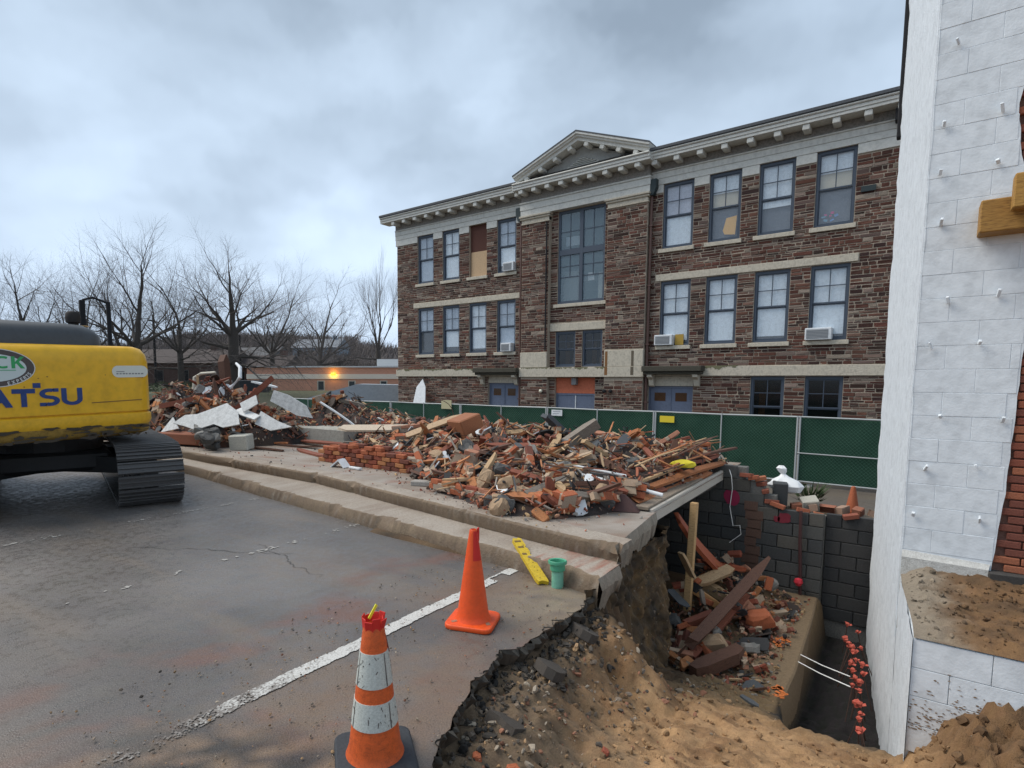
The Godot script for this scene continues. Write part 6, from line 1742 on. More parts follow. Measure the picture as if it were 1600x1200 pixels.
	s = Shape.new(); s.prism(PackedVector2Array([Vector2(-0.36, -0.05), Vector2(-0.33, -0.055), Vector2(0.05, -0.05), Vector2(0.07, -0.035), Vector2(0.10, -0.05), Vector2(0.17, -0.05), Vector2(0.19, -0.03), Vector2(0.22, -0.05), Vector2(0.34, -0.045), Vector2(0.36, -0.02), Vector2(0.345, 0.0), Vector2(0.36, 0.035), Vector2(0.33, 0.05), Vector2(-0.31, 0.05), Vector2(-0.345, 0.04), Vector2(-0.335, 0.0)]), -0.018, 0.018, Transform3D(Basis(Vector3.RIGHT, -PI / 2), Vector3()))
	obj("strip", s.flat(), ym, yb)
	s = Shape.new()
	for x in [0.085, 0.2, 0.3]: s.bx(Vector3(x - 0.02, 0.0182, -0.04), Vector3(x + 0.008, 0.02, 0.01 + 0.03 * (x * 3 - 0.4)))
	for i in 14: s.box(Transform3D(Basis(Vector3.UP, rnd(0, 3)), Vector3(rnd(-0.3, 0.3), 0.019, rnd(-0.04, 0.04))), Vector3(rnd(0.005, 0.02), 0.002, rnd(0.003, 0.008)))
	stuff(obj("scuffs", s.flat(), mat(Color(0.16, 0.10, 0.03), 0.8), yb))
	# green drain riser
	var dp := thing("drain_pipe", "pale green plastic drain pipe standing in front of the steps with an open rim", "pipe", Transform3D(Basis.from_euler(Vector3(-0.05, 0, 0.04)), Vector3(-2.36, 0.0, -4.47)))
	s = Shape.new(); s.lathe([Vector2(0.052, 0.0), Vector2(0.052, 0.17), Vector2(0.046, 0.17), Vector2(0.046, 0.0)], 24); obj("tube", s.smooth(0.6), mat(Color(0.17, 0.42, 0.30), 0.5, "soft", 4.0), dp)
	s = Shape.new(); s.lathe([Vector2(0.053, 0.145), Vector2(0.066, 0.155), Vector2(0.066, 0.205), Vector2(0.082, 0.212), Vector2(0.084, 0.235), Vector2(0.078, 0.242), Vector2(0.064, 0.236), Vector2(0.06, 0.18), Vector2(0.0, 0.175)], 24); obj("rim", s.smooth(0.6), mat(Color(0.07, 0.32, 0.19), 0.45), dp)
	# things on the ground behind the block wall
	s = Shape.new()
	var bag := thing("plastic_bag", "knotted white plastic bag on the ground by the green fence", "bag", at(Vector3(-1.47, 0.02, -10.45)))
	var rings: Array = []
	for q in [[0.0, 0.06], [0.03, 0.16], [0.12, 0.2], [0.2, 0.15], [0.26, 0.06], [0.30, 0.025], [0.34, 0.05], [0.39, 0.06], [0.43, 0.03]]:
		var ring := PackedVector3Array()
		for k in 18:
			var a := -TAU * k / 18
			var r: float = q[1] * (1.0 + 0.42 * gn.get_noise_3d(cos(a) * 2.4, q[0] * 9.0, sin(a) * 2.4) + 0.08 * sin(a * 5.0))
			ring.append(Vector3(cos(a) * r * 1.15 - q[0] * 0.25, q[0], sin(a) * r * 0.8))
		rings.append(ring)
	s.loft(rings); obj("sack", s.smooth(0.85), mat(Color(0.72, 0.74, 0.75), 0.5, "", 1, "n_fine", 0.5, false), bag)
	s = Shape.new(); s.box(Transform3D(), Vector3(0.2, 0.34, 0.3), 0.01)
	tag(obj("concrete_block", s.flat(), mat(Color(0.045, 0.05, 0.053), 0.8, "dirt", 3.0, "n_mid", 1.0), self, at(Vector3(-1.55, 0.04, -10.25), 0.2)), "black concrete block standing on end beside the white bag", "concrete block")
	s = Shape.new(); rough_stone(s, Vector3(), Vector3(0.22, 0.2, 0.2)); tag(obj("concrete_chunk", s.flat(), mat(Color(0.46, 0.44, 0.38), 0.9, "mid", 5.0, "n_mid", 1.2), self, Transform3D(Basis.from_euler(Vector3(0.3, 0.4, 0.2)), Vector3(-1.15, -0.10, -10.3))), "pale concrete chunk on the ground between the bag and the small cone", "concrete chunk")
	for i in 6:
		s = Shape.new(); rough_stone(s, Vector3(), Vector3(rnd(0.12, 0.24), rnd(0.07, 0.12), 0.12))
		var xx := -1.3 + i * 0.19
		tag(obj("loose_brick", s.flat(), [mat(Color(0.34, 0.13, 0.075), 0.9, "mid", 5.0), mat(Color(0.42, 0.27, 0.19), 0.9, "mid", 5.0)][i % 2], self, Transform3D(Basis.from_euler(Vector3(rnd(-0.3, 0.3), rnd(0, 3), rnd(-0.3, 0.3))), Vector3(xx, -0.13, -10.2 - rnd(0, 0.15)))), "loose broken brick lying on top of the block wall near the small cone", "brick", "loose bricks on the block wall top")
	# weed by the fence
	var wd := thing("weed", "small dark green weed growing beside the white bag", "plant", at(Vector3(-1.2, -0.2, -10.75)))
	s = Shape.new()
	for i in 110:
		var b := Vector3(rnd(-0.05, 0.05), 0, rnd(-0.05, 0.05)); var e := Vector3(rnd(-0.3, 0.3), rnd(0.12, 0.42), rnd(-0.18, 0.18))
		var w := Vector3(rnd(-0.02, 0.02), 0.0, 0.02)
		s.tri(b.lerp(e, 0.55) - w, e, b.lerp(e, 0.55) + w)
		s.tri(b - w * 0.1, b.lerp(e, 0.6) + w * 0.15, b + w * 0.1)
	stuff(obj("leaves", s.flat(), mat(Color(0.045, 0.07, 0.025), 0.8), wd))
func heap_toe(x: float) -> float: return curve([[-18, -6.6], [-14, -6.3], [-11.8, -6.25], [-11.2, -7.2], [-10.7, -8.5], [-9.4, -8.7], [-8.8, -8.0], [-8.3, -6.9], [-6.3, -6.75], [-5.3, -6.05], [-4.4, -5.55], [-3.5, -5.2], [-2.9, -5.35], [-2.6, -5.85], [-2.45, -7.2], [-2.3, -8.5]], x)

# ---- the rubble of the pulled-down building ---------------------------------
func heap_height(x: float, z: float) -> float:
	var h := 0.0
	for b in [[-7.6, -9.2, 0.36, 2.2, 1.2], [-5.9, -8.3, 0.24, 1.3, 0.9], [-4.2, -8.3, 0.20, 1.5, 1.3], [-4.6, -6.9, 0.16, 1.1, 0.7], [-3.4, -6.0, 0.10, 0.9, 0.5], [-13.1, -7.6, 0.82, 1.4, 0.95], [-15.4, -7.6, 0.85, 1.6, 1.2], [-10.9, -9.6, 0.75, 1.1, 0.6], [-2.9, -9.0, 0.26, 0.9, 1.3]]:
		h += b[2] * exp(-0.5 * (pow((x - b[0]) / b[3], 2) + pow((z - b[1]) / b[4], 2)))
	# the heap's toe on the platform
	var toe := heap_toe(x)
	var f := sst(toe + 0.25, toe - 0.55, z) * sst(-11.1, -10.3, z) * sst(-2.25, -2.7, x)
	return h * f * (0.85 + 0.5 * nz(x, z, 1.1)) + f * 0.05 * (1.0 + nz(x, z, 5.0))
func heap_mask(x: float, z: float) -> float:
	var toe := heap_toe(x)
	return sst(toe + 0.12, toe - 0.25, z) * sst(-10.9, -10.4, z) * sst(-2.3, -2.6, x)
func heap_y(x: float, z: float) -> float: return 0.335 + heap_height(x, z)

func brick_shape(sd: int) -> ArrayMesh:   # one brick, knocked about
	rng.seed = sd
	var s := Shape.new()
	var pts: Array = []
	var h := Vector3(0.10, 0.032, 0.048)
	var ring := func(y: float, k: float) -> PackedVector3Array:
		var o := PackedVector3Array()
		for q in [[1, -1], [-1, -1], [-1, 1], [1, 1]]:
			# each corner cut
			var cx: float = q[0] * h.x; var cz: float = q[1] * h.z
			var cut := 0.012 + (0.05 if rng.randf() < 0.2 else 0.0)
			var a := Vector3(cx, y, cz - q[1] * cut); var b := Vector3(cx - q[0] * cut, y, cz)
			if q[0] * q[1] < 0: o.append(a * Vector3(k, 1, k)); o.append(b * Vector3(k, 1, k))
			else: o.append(b * Vector3(k, 1, k)); o.append(a * Vector3(k, 1, k))
		return o
	var st := rng.state
	var r: Array = []
	for q in [[-0.032, 0.93], [-0.024, 1.0], [0.024, 1.0], [0.032, 0.93]]:
		rng.state = st
		r.append(ring.call(q[0], q[1]))
	s.loft(r)
	return s.flat()

# broken piece of brickwork: bricks of a few tones and the mortar that holds them, one mesh
func brickwork_lump(sd: int, tone: Color) -> ArrayMesh:
	rng.seed = sd
	var s := Shape.new()
	var cols := 1 + rng.randi() % 2; var rows := 1 + rng.randi() % 3; var deep := 1 + rng.randi() % 2
	for r in rows:
		for q in cols:
			for d in deep:
				if rows * cols * deep > 1 and rng.randf() < 0.22: continue
				s.col = tone * rnd(0.65, 1.3)
				if rng.randf() < 0.08: s.col = Color(0.50, 0.36, 0.25)
				var c := Vector3((q - (cols - 1) * 0.5) * 0.2 + (0.09 if r % 2 else 0.0) + rnd(-0.015, 0.015), (r - (rows - 1) * 0.5) * 0.07, (d - (deep - 1) * 0.5) * 0.1 + rnd(-0.01, 0.01))
				var h := Vector3(rnd(0.055, 0.1), 0.032, rnd(0.04, 0.05))
				rough_block(s, Transform3D(Basis.from_euler(Vector3(rnd(-0.08, 0.08), rnd(-0.1, 0.1), rnd(-0.05, 0.05))), c), h)
	s.col = Color(0.50, 0.38, 0.27) * rnd(0.8, 1.1)
	rough_block(s, Transform3D(), Vector3(cols * 0.1 - 0.015, rows * 0.035 - 0.006, deep * 0.05 - 0.008))
	for i in 3:
		s.col = Color(0.52, 0.40, 0.29) * rnd(0.7, 1.1)
		rough_block(s, Transform3D(Basis.from_euler(Vector3(rnd(0, 3), rnd(0, 3), 0)), Vector3(rnd(-0.1, 0.1) * cols, rnd(-0.03, 0.035) * rows, rnd(-0.05, 0.05) * deep)), Vector3(rnd(0.02, 0.05), rnd(0.01, 0.025), rnd(0.02, 0.04)))
	return s.flat()
func rough_block(s: Shape, t: Transform3D, h: Vector3) -> void:   # box with knocked corners
	var v: Array = []
	for k in 8:
		var q := Vector3(h.x if k & 1 else -h.x, h.y if k & 2 else -h.y, h.z if k & 4 else -h.z)
		q *= Vector3(rnd(0.8, 1.03), rnd(0.82, 1.03), rnd(0.8, 1.03))
		if rng.randf() < 0.15: q *= rnd(0.6, 0.85)
		v.append(t * q)
	var base := s.col
	for f in [[1, 3, 7, 5], [0, 4, 6, 2], [2, 6, 7, 3], [0, 1, 5, 4], [4, 5, 7, 6], [0, 2, 3, 1]]:
		s.col = base * rnd(0.88, 1.1)
		s.quad(v[f[0]], v[f[1]], v[f[2]], v[f[3]])
	s.col = base

func jag_slab(sd: int, w: float, d: float, t: float, n := 9) -> ArrayMesh:   # broken flat piece, lies in x,z
	rng.seed = sd
	var poly := PackedVector2Array()
	for k in n:
		var a := TAU * k / n + rnd(-0.18, 0.18)
		var m := maxf(absf(cos(a)), absf(sin(a)))
		var r := (0.5 / m) * rnd(0.72, 1.05)
		poly.append(Vector2(cos(a) * r * w, sin(a) * r * d))
	var s := Shape.new()
	s.prism(poly, -t * 0.5, t * 0.5, Transform3D(Basis(Vector3.RIGHT, -PI / 2), Vector3()))
	return s.flat()

func lump(sd: int, w: float, h: float, d: float) -> ArrayMesh:   # angular broken masonry
	rng.seed = sd
	var rings: Array = []
	var n := 9
	for q in [[-0.5, 0.72], [-0.42, 0.95], [0.0, 1.0], [0.38, 0.92], [0.5, 0.66]]:
		var r := PackedVector3Array()
		for k in n:
			var a := -TAU * k / n
			var m := maxf(absf(cos(a)), absf(sin(a)))
			var rr: float = 0.5 / m * q[1] * rnd(0.78, 1.08)
			r.append(Vector3(cos(a) * rr * w, (q[0] + rnd(-0.08, 0.08)) * h, sin(a) * rr * d))
		rings.append(r)
	var s := Shape.new()
	s.loft(rings)
	return s.flat()

func hero_chunk(sd: int, w: float, h: float, d: float, tone: Color) -> ArrayMesh:   # bigger broken masonry, courses showing
	rng.seed = sd
	var s := Shape.new()
	var rows := maxi(1, int(h / 0.07)); var cols := maxi(1, int(w / 0.17))
	for r in rows:
		for q in cols:
			for e in 2:
				s.col = tone * rnd(0.7, 1.25)
				if rng.randf() < 0.13: s.col = Color(0.52, 0.36, 0.23) * rnd(0.8, 1.1)
				rough_block(s, Transform3D(Basis.from_euler(Vector3(rnd(-0.1, 0.1), rnd(-0.16, 0.16), rnd(-0.08, 0.08))), Vector3((q - (cols - 1) * 0.5) * w / cols + (0.05 if r % 2 else 0.0), (r - (rows - 1) * 0.5) * h / rows, (e - 0.5) * d * 0.5 + rnd(-0.02, 0.02))), Vector3(w / cols * rnd(0.42, 0.54), h / rows * 0.47, d * 0.27))
	for i in 14:
		s.col = Color(0.52, 0.38, 0.25) * rnd(0.75, 1.1)
		rough_block(s, Transform3D(Basis.from_euler(Vector3(rnd(0, 3), rnd(0, 3), rnd(0, 3))), Vector3(rnd(-0.45, 0.45) * w, rnd(-0.3, 0.48) * h, rnd(-0.45, 0.45) * d)), Vector3(rnd(0.02, 0.06), rnd(0.01, 0.03), rnd(0.02, 0.05)))
	return s.flat()

func splinter(sd: int, l: float, h: float, d: float) -> ArrayMesh:   # broken board along x
	rng.seed = sd
	var rings: Array = []
	var n := 5
	var bend := rnd(-0.02, 0.02) * l
	for i in n + 1:
		var f := i / float(n)
		var x := (f - 0.5) * l
		var b := bend * sin(f * PI)
		var k := 1.0
		var off := 0.0
		if i == n: k = rnd(0.15, 0.9); off = rnd(-0.25, 0.25)
		if i == 0: k = rnd(0.4, 1.0); off = rnd(-0.2, 0.2)
		var c := Vector3(x, b, off * d)
		var j := func() -> float: return rnd(-0.02, 0.02) * l if (i == 0 or i == n) else 0.0
		rings.append(PackedVector3Array([c + Vector3(j.call(), -h / 2, -d / 2 * k), c + Vector3(j.call(), h / 2, -d / 2 * k), c + Vector3(j.call(), h / 2, d / 2 * k), c + Vector3(j.call(), -h / 2, d / 2 * k)]))
	var s := Shape.new()
	for i in n:
		for k in 4:
			var m := (k + 1) % 4
			s.quad(rings[i][k], rings[i + 1][k], rings[i + 1][m], rings[i][m])
	s.quad(rings[0][0], rings[0][1], rings[0][2], rings[0][3])
	s.quad(rings[n][3], rings[n][2], rings[n][1], rings[n][0])
	return s.flat()

const MARKS := [[-3.0, -6.7, "beside the white pipes"], [-6.0, -7.9, "around the square brown wooden box"], [-4.3, -8.5, "below the leaning grey slab"], [-7.2, -6.9, "behind the low brick wall stub"], [-3.5, -5.5, "at the front corner near the steps"], [-4.8, -6.0, "along the front toe of the heap"], [-5.2, -6.9, "above the two flat tiles"], [-4.2, -10.0, "against the long brick wall at the back"], [-2.8, -8.6, "by the bundle of brown boards"], [-8.2, -9.4, "on the crest in front of the fence"], [-6.6, -9.3, "on the crest right of the cream board"], [-9.6, -8.9, "by the long pale concrete beam"], [-10.3, -7.6, "beneath the torn white panels"], [-12.0, -6.6, "under the big white sheet"], [-13.4, -7.6, "on the far heap behind the excavator"], [-11.8, -8.2, "on the far heap by the leaning red beam"], [-15.4, -7.4, "at the excavator's end of the far heap"]]
func posed(t: Transform3D) -> String:
	var f := absf(t.basis.y.normalized().y)
	return "lying flat" if f > 0.95 else ("slightly tilted" if f > 0.85 else ("steeply tilted" if f > 0.6 else "upended"))
func sized(k: float) -> String: return "small" if k < 0.82 else ("mid-sized" if k < 1.0 else "large")
func where(p: Vector3) -> String:
	var best := ""; var bd := 1e9
	for m in MARKS:
		var d := Vector2(p.x - m[0], p.z - m[1]).length()
		if d < bd: bd = d; best = m[2]
	return best

func heap_pose(x: float, z: float, lift: float, tilt: float) -> Transform3D:
	var e := 0.12
	var n := Vector3(heap_y(x - e, z) - heap_y(x + e, z), 2 * e, heap_y(x, z - e) - heap_y(x, z + e)).normalized()
	var b := Basis(Quaternion(Vector3.UP, n)) * Basis.from_euler(Vector3(rng.randfn(0, tilt), rnd(0, TAU), rng.randfn(0, tilt)))
	return Transform3D(b, Vector3(x, heap_y(x, z) + lift, z))

func hand_piece(called: String, mesh: Mesh, m: Material, t: Transform3D, label: String, cat: String, group := "") -> void:
	tag(obj(called, mesh, m, self, t), label, cat, group)
func board(called: String, a: Vector3, b: Vector3, w: float, h: float, m: Material, label: String, cat: String, roll := 0.0, group := "") -> void:
	var d := (b - a).normalized()
	var sdv := d.cross(Vector3.UP).normalized()
	var bs := Basis(d, sdv.cross(d), sdv) * Basis(Vector3.RIGHT, roll)
	hand_piece(called, splinter(rng.randi() % 9999, a.distance_to(b), h, w), m, Transform3D(bs, (a + b) * 0.5), label, cat, group)

func build_rubble() -> void:
	rng.seed = 500
	# the body of the heap: dust, crumbs and broken stuff one cannot pick apart
	var hf := func(x: float, z0: float) -> Vector3:
		var z := minf(z0, minf(heap_toe(x) + 0.2, riser_line(x) - 0.05))
		return Vector3(x, heap_y(x, z) - 0.06 + 0.02 * nz(x, z, 9.0) + (0.03 if heap_mask(x, z) > 0.3 else -0.03), z)
	var cf := func(x: float, z: float, _y: float) -> Color:
		var n := nz(x, z, 2.5) + 0.6 * nz(x, z, 8.0)
		var c := Color(0.075, 0.05, 0.04).lerp(Color(0.035, 0.033, 0.034), clampf(0.5 + n, 0, 1))
		return c.lerp(Color(0.26, 0.10, 0.06), clampf(nz(x + 4, z, 3.5) * 1.5 - 0.25, 0, 0.7))
	stuff(tag(obj("rubble", grid(lines([[-17.5, 0.12], [-2.35]]), lines([[-11.0, 0.11], [-5.0]]), hf, cf), mat(Color(1, 1, 1), 0.95, "dirt", 3.0, "n_cell", 2.0, true)), "mass of brick dust and crushed debris under the loose rubble", "rubble"))
	var bricks: Array = []; var chunks: Array = []; var slabs: Array = []; var woods: Array = []; var concs: Array = []; var whites: Array = []
	for i in 6: bricks.append(brick_shape(600 + i))
	var brick_tones := [Color(0.45, 0.13, 0.055), Color(0.31, 0.08, 0.043), Color(0.46, 0.21, 0.13), Color(0.20, 0.066, 0.042), Color(0.48, 0.20, 0.08)]
	for k in 5:
		var set_: Array = []
		for i in 6: set_.append(brickwork_lump(620 + i + k * 40, brick_tones[k]))
		chunks.append(set_)
	K.lump = mat(Color(1, 1, 1), 0.93, "dirt", 4.5, "n_mid", 1.3, true, false)
	for i in 8: slabs.append(jag_slab(640 + i, rnd(0.22, 0.46), rnd(0.14, 0.28), rnd(0.012, 0.035)))
	for i in 10: woods.append(splinter(660 + i, rnd(0.3, 0.85), rnd(0.018, 0.055), rnd(0.035, 0.11)))
	for i in 5: concs.append(lump(680 + i, rnd(0.2, 0.34), rnd(0.1, 0.18), rnd(0.16, 0.26)))
	for i in 4: whites.append(jag_slab(700 + i, rnd(0.2, 0.36), rnd(0.1, 0.2), 0.018))
	var BR: Array = []; var DK: Array = []; var WD: Array = []; var CN: Array = []
	var brick_words := ["orange-red", "dull red", "pinkish", "brown-red", "orange-tan"]
	for c in brick_tones: BR.append(mat(c, 0.92, "dirt", 4.5, "n_mid", 1.3, false, false))
	var dark_words := ["black", "charcoal", "blue-grey", "dark brown"]
	for c in [Color(0.022, 0.023, 0.025), Color(0.045, 0.046, 0.048), Color(0.09, 0.10, 0.11), Color(0.06, 0.042, 0.032)]: DK.append(mat(c, 0.8, "mid", 5.0, "n_fine", 0.8, false, false))
	var wood_words := ["orange-brown", "dark brown", "pale tan", "reddish", "weathered"]
	for c in [Color(0.42, 0.16, 0.06), Color(0.12, 0.055, 0.034), Color(0.50, 0.34, 0.19), Color(0.26, 0.08, 0.045), Color(0.25, 0.215, 0.18)]: WD.append(wood_mat(c, 0.8))
	var conc_words := ["grey", "tan", "dark grey"]
	for c in [Color(0.28, 0.27, 0.25), Color(0.42, 0.29, 0.18), Color(0.10, 0.10, 0.098)]: CN.append(mat(c, 0.92, "dirt", 4.0, "n_mid", 1.4, false, false))
	K.brick_mats = BR
	var mortar := mat(Color(0.42, 0.33, 0.25), 0.95, "dirt", 4.0, "n_mid", 1.3, false, false)
	# loose pieces over the heap
	var placed := 0
	var tries := 0
	var counts := {"b": 0, "c": 0, "s": 0, "w": 0, "k": 0, "p": 0, "m": 0}
	while placed < 1330 and tries < 20000:
		tries += 1
		var x := rnd(-16.6, -2.45); var z := rnd(-10.8, -5.15)
		if heap_mask(x, z) < 0.25: continue
		var far := x < -9.2
		if far and rng.randf() < 0.12: continue
		if z < -9.9 and rng.randf() < 0.55: continue
		if x > -8.4 and x < -6.0 and z > -7.0: continue
		if x < -9.6 and x > -13.3 and z > -8.3 - (x + 13.2) * 0.18 - 0.45 and z < -8.3 - (x + 13.2) * 0.18 + 0.5 and rng.randf() < 0.8: continue
		if x > -2.9 and z < -6.8 and rng.randf() < 0.75: continue
		if x > -3.9 and z > -7.15 and z < -6.3 - (x + 3.7) * 0.1 and rng.randf() < 0.85: continue
		var right := x > -5.6 and z > -7.2
		var dice := rng.randf()
		var t := heap_pose(x, z, 0.0, 0.35)
		var w := where(t.origin)
		var pose := posed(t)
		var size := rnd(0.62, 1.12)
		placed += 1
		var wants_dark := nz(x, z, 0.8) > -0.05 and not right
		if dice < 0.17 and counts.c < 190:
			counts.c += 1
			var k := rng.randi() % 5
			if right and k == 3: k = 0
			hand_piece("masonry_lump", chunks[k][rng.randi() % 6], K.lump, t.scaled_local(Vector3.ONE * size).translated(Vector3(0, 0.05, 0)), "%s %s brickwork lump %s %s" % [sized(size), brick_words[k], pose, w], "masonry", "%s %s brickwork lumps %s" % [sized(size), brick_words[k], w])
		elif dice < 0.27 and counts.m < 70:   # bricks still mortared together
			counts.m += 1
			var k := rng.randi() % 5
			var nb := 1 + rng.randi() % 3; var rows := 1 + rng.randi() % 3
			var o := thing("brickwork_piece", "%s brickwork, %d by %d bricks, %s" % [brick_words[k], nb, rows, w], "brickwork", t.translated(Vector3(0, 0.05 + rows * 0.02, 0)), "mortared %s brickwork pieces %s" % [brick_words[k], w])
			var s := Shape.new(); s.box(at(Vector3(0, 0, 0)), Vector3(nb * 0.2 - 0.02, rows * 0.074 - 0.01, 0.085), 0.01); obj("mortar", s.flat(), mortar, o)
			for r in rows:
				for q in nb:
					if rng.randf() < 0.12: continue
					obj("brick", bricks[rng.randi() % 6], BR[k] if rng.randf() < 0.7 else BR[rng.randi() % 3], o, Transform3D(Basis.from_euler(Vector3(rnd(-0.06, 0.06), rnd(-0.08, 0.08), rnd(-0.04, 0.04))), Vector3((q - (nb - 1) * 0.5) * 0.206 + (0.1 if r % 2 else 0.0), (r - (rows - 1) * 0.5) * 0.076, rnd(-0.012, 0.012))))
		elif dice < 0.45 and counts.b < 240:
			counts.b += 1
			var k := rng.randi() % 5
			hand_piece("brick", bricks[rng.randi() % 6], BR[k], t.translated(Vector3(0, 0.02, 0)), "loose %s brick %s %s" % [brick_words[k], pose, w], "brick", "loose %s bricks %s" % [brick_words[k], w])
		elif (dice < 0.72 or wants_dark) and counts.s < 299 and not (right and dice > 0.5):
			counts.s += 1
			var k := rng.randi() % 4
			hand_piece("roofing_scrap", slabs[rng.randi() % 8], DK[k], Transform3D(t.basis * Basis.from_euler(Vector3(rng.randfn(0, 0.4), 0, rng.randfn(0, 0.3))), t.origin + Vector3(0, 0.05, 0)).scaled_local(Vector3.ONE * size), "%s torn %s roofing scrap %s" % [sized(size), dark_words[k], w], "roofing", "%s roofing scraps %s" % [dark_words[k], w])
		elif dice < 0.88 and counts.w < 270:
			counts.w += 1
			var k: int = [0, 1, 1, 0, 3, 3, 4, 2, 3][rng.randi() % 9]
			hand_piece("broken_board", woods[rng.randi() % 10], WD[k], t.translated(Vector3(0, 0.06, 0)), "splintered %s board %s %s" % [wood_words[k], pose, w], "board", "splintered %s boards %s" % [wood_words[k], w])
		elif dice < 0.96 and counts.k < 55:
			counts.k += 1
			var k := rng.randi() % 3
			hand_piece("concrete_lump", concs[rng.randi() % 5], CN[k], t.translated(Vector3(0, 0.05, 0)), "broken %s concrete lump %s %s" % [conc_words[k], pose, w], "concrete", "%s concrete lumps %s" % [conc_words[k], w])
		elif counts.p < 44:
			counts.p += 1
			hand_piece("plaster_scrap", whites[rng.randi() % 4], K.white, t.translated(Vector3(0, 0.06, 0)), "white scrap of plasterboard %s %s" % [pose, w], "plasterboard", "white plasterboard scraps %s" % w)
	# crumbs all over and around the toe
	var ts: Array = []; var cs: Array = []
	var tone := [Color(0.34, 0.11, 0.06), Color(0.24, 0.08, 0.05), Color(0.40, 0.22, 0.14), Color(0.05, 0.05, 0.05), Color(0.13, 0.09, 0.07), Color(0.3, 0.28, 0.25), Color(0.38, 0.25, 0.13)]
	for i in 22000:
		var x := rnd(-16.6, -2.2); var z := rnd(-10.8, -4.95)
		var m := heap_mask(x, z)
		if m < 0.1:
			# strewn on the platform, thinning out from the toe
			var toe := heap_mask(x, z - 0.45)
			if z > riser_line(x) - 0.03 or rng.randf() > (0.05 + 0.35 * toe): continue
		
		var r := 0.008 + 0.024 * pow(rng.randf(), 2.0) + 0.035 * pow(rng.randf(), 9.0)
		if m < 0.1: r *= 0.6
		var y := heap_y(x, z) + (0.01 if m < 0.1 else rnd(0.0, 0.06))
		ts.append(Transform3D(Basis.from_euler(Vector3(rnd(0, 6), rnd(0, 6), rnd(0, 6))) * Basis.from_scale(Vector3(rnd(1.2, 3.2), rnd(0.6, 1.2), rnd(1, 2)) * r), Vector3(x, y, z)))
		cs.append(tone[rng.randi() % 7] * rnd(0.7, 1.3))
	tag(scatter("debris", stone_mesh(12), mat(Color(1, 1, 1), 0.92, "", 1, "", 1, true), ts, cs), "brick crumbs and splinters strewn over the heap and platform", "debris")
	# splinters and slivers caught in the heap
	ts = []; cs = []
	var wt := [Color(0.40, 0.17, 0.075), Color(0.15, 0.075, 0.045), Color(0.46, 0.32, 0.19), Color(0.27, 0.09, 0.05), Color(0.22, 0.19, 0.16), Color(0.05, 0.05, 0.05)]
	for i in 2600:
		var x := rnd(-16.4, -2.45); var z := rnd(-10.6, -5.2)
		if heap_mask(x, z) < 0.2: continue
		var l := rnd(0.08, 0.38)
		ts.append(Transform3D(Basis.from_euler(Vector3(rng.randfn(0, 0.3), rnd(0, TAU), rng.randfn(0, 0.45))) * Basis.from_scale(Vector3(l, rnd(0.006, 0.02), rnd(0.008, 0.035))), Vector3(x, heap_y(x, z) + rnd(0.04, 0.17), z)))
		cs.append(wt[rng.randi() % 6] * rnd(0.7, 1.25))
	tag(scatter("debris", splinter(77, 1.0, 1.0, 1.0), mat(Color(1, 1, 1), 0.88, "", 1, "", 1, true), ts, cs), "wood splinters and slivers caught between the pieces of the heap", "debris")
	for i in 14:
		var x := rnd(-9.0, -3.0); var z := rnd(-8.8, -6.2)
		if heap_mask(x, z) < 0.5: continue
		var p := Vector3(x, heap_y(x, z) + 0.1, z)
		var pts: Array = []
		var rad: Array = []
		var dd := Vector3(rnd(-1, 1), rnd(0.1, 0.6), rnd(-1, 1)).normalized()
		for k in 7:
			pts.append(p); rad.append(0.007)
			dd = (dd + Vector3(rnd(-0.5, 0.5), rnd(-0.45, 0.25), rnd(-0.5, 0.5))).normalized()
			p += dd * 0.11
		var bw := Shape.new(); bw.tube(pts, rad, 5)
		tag(obj("bent_wire", bw.flat(), K.dark if i % 2 else K.copper), "%s bent wire sticking out %s" % ["black" if i % 2 else "rusty", where(pts[0])], "wire", "%s bent wires %s" % ["black" if i % 2 else "rusty", where(pts[0])])
	# low brick wall stub left standing on the platform, brick by brick
	var ws := thing("brick_wall_stub", "low broken stub of orange brick wall standing on the concrete platform", "wall")
	var core := Shape.new(); core.bx(Vector3(-8.25, 0.33, -6.98), Vector3(-6.0, 0.58, -6.68), 0.01); obj("mortar", core.flat(), mortar, ws)
	for r in 5:
		var x := -8.4 + (0.1 if r % 2 else 0.0)
		var end := -5.95 - 0.1 * r * rng.randf()
		while x < end:
			var keep := r < 4 or nz(x, 2.0, 1.2) > 0.0
			if r == 3 and x > -6.4: keep = false
			if keep: obj("brick", bricks[rng.randi() % 6], BR[[0, 1, 0, 4, 3][rng.randi() % 5]], ws, Transform3D(Basis.from_euler(Vector3(rnd(-0.04, 0.04), rnd(-0.06, 0.06), rnd(-0.03, 0.03))), Vector3(x + 0.1, 0.372 + r * 0.073, -6.66 + rnd(-0.015, 0.015))))
			if keep and r >= 2: obj("brick", bricks[rng.randi() % 6], BR[[0, 1, 0, 4, 3][rng.randi() % 5]], ws, Transform3D(Basis.from_euler(Vector3(0, rnd(-0.1, 0.1), 0)), Vector3(x + 0.1, 0.372 + r * 0.073, -6.86)))
			x += 0.207
	# long brick wall remnant at the back
	ws = thing("brick_wall_remnant", "long low orange brick wall remnant at the back of the rubble before the fence", "wall")
	core = Shape.new(); core.bx(Vector3(-6.6, 0.30, -10.75), Vector3(-2.72, 0.70, -10.55), 0.01); obj("mortar", core.flat(), mat(Color(0.40, 0.17, 0.09), 0.95, "dirt", 3.0, "n_mid", 1.2), ws)
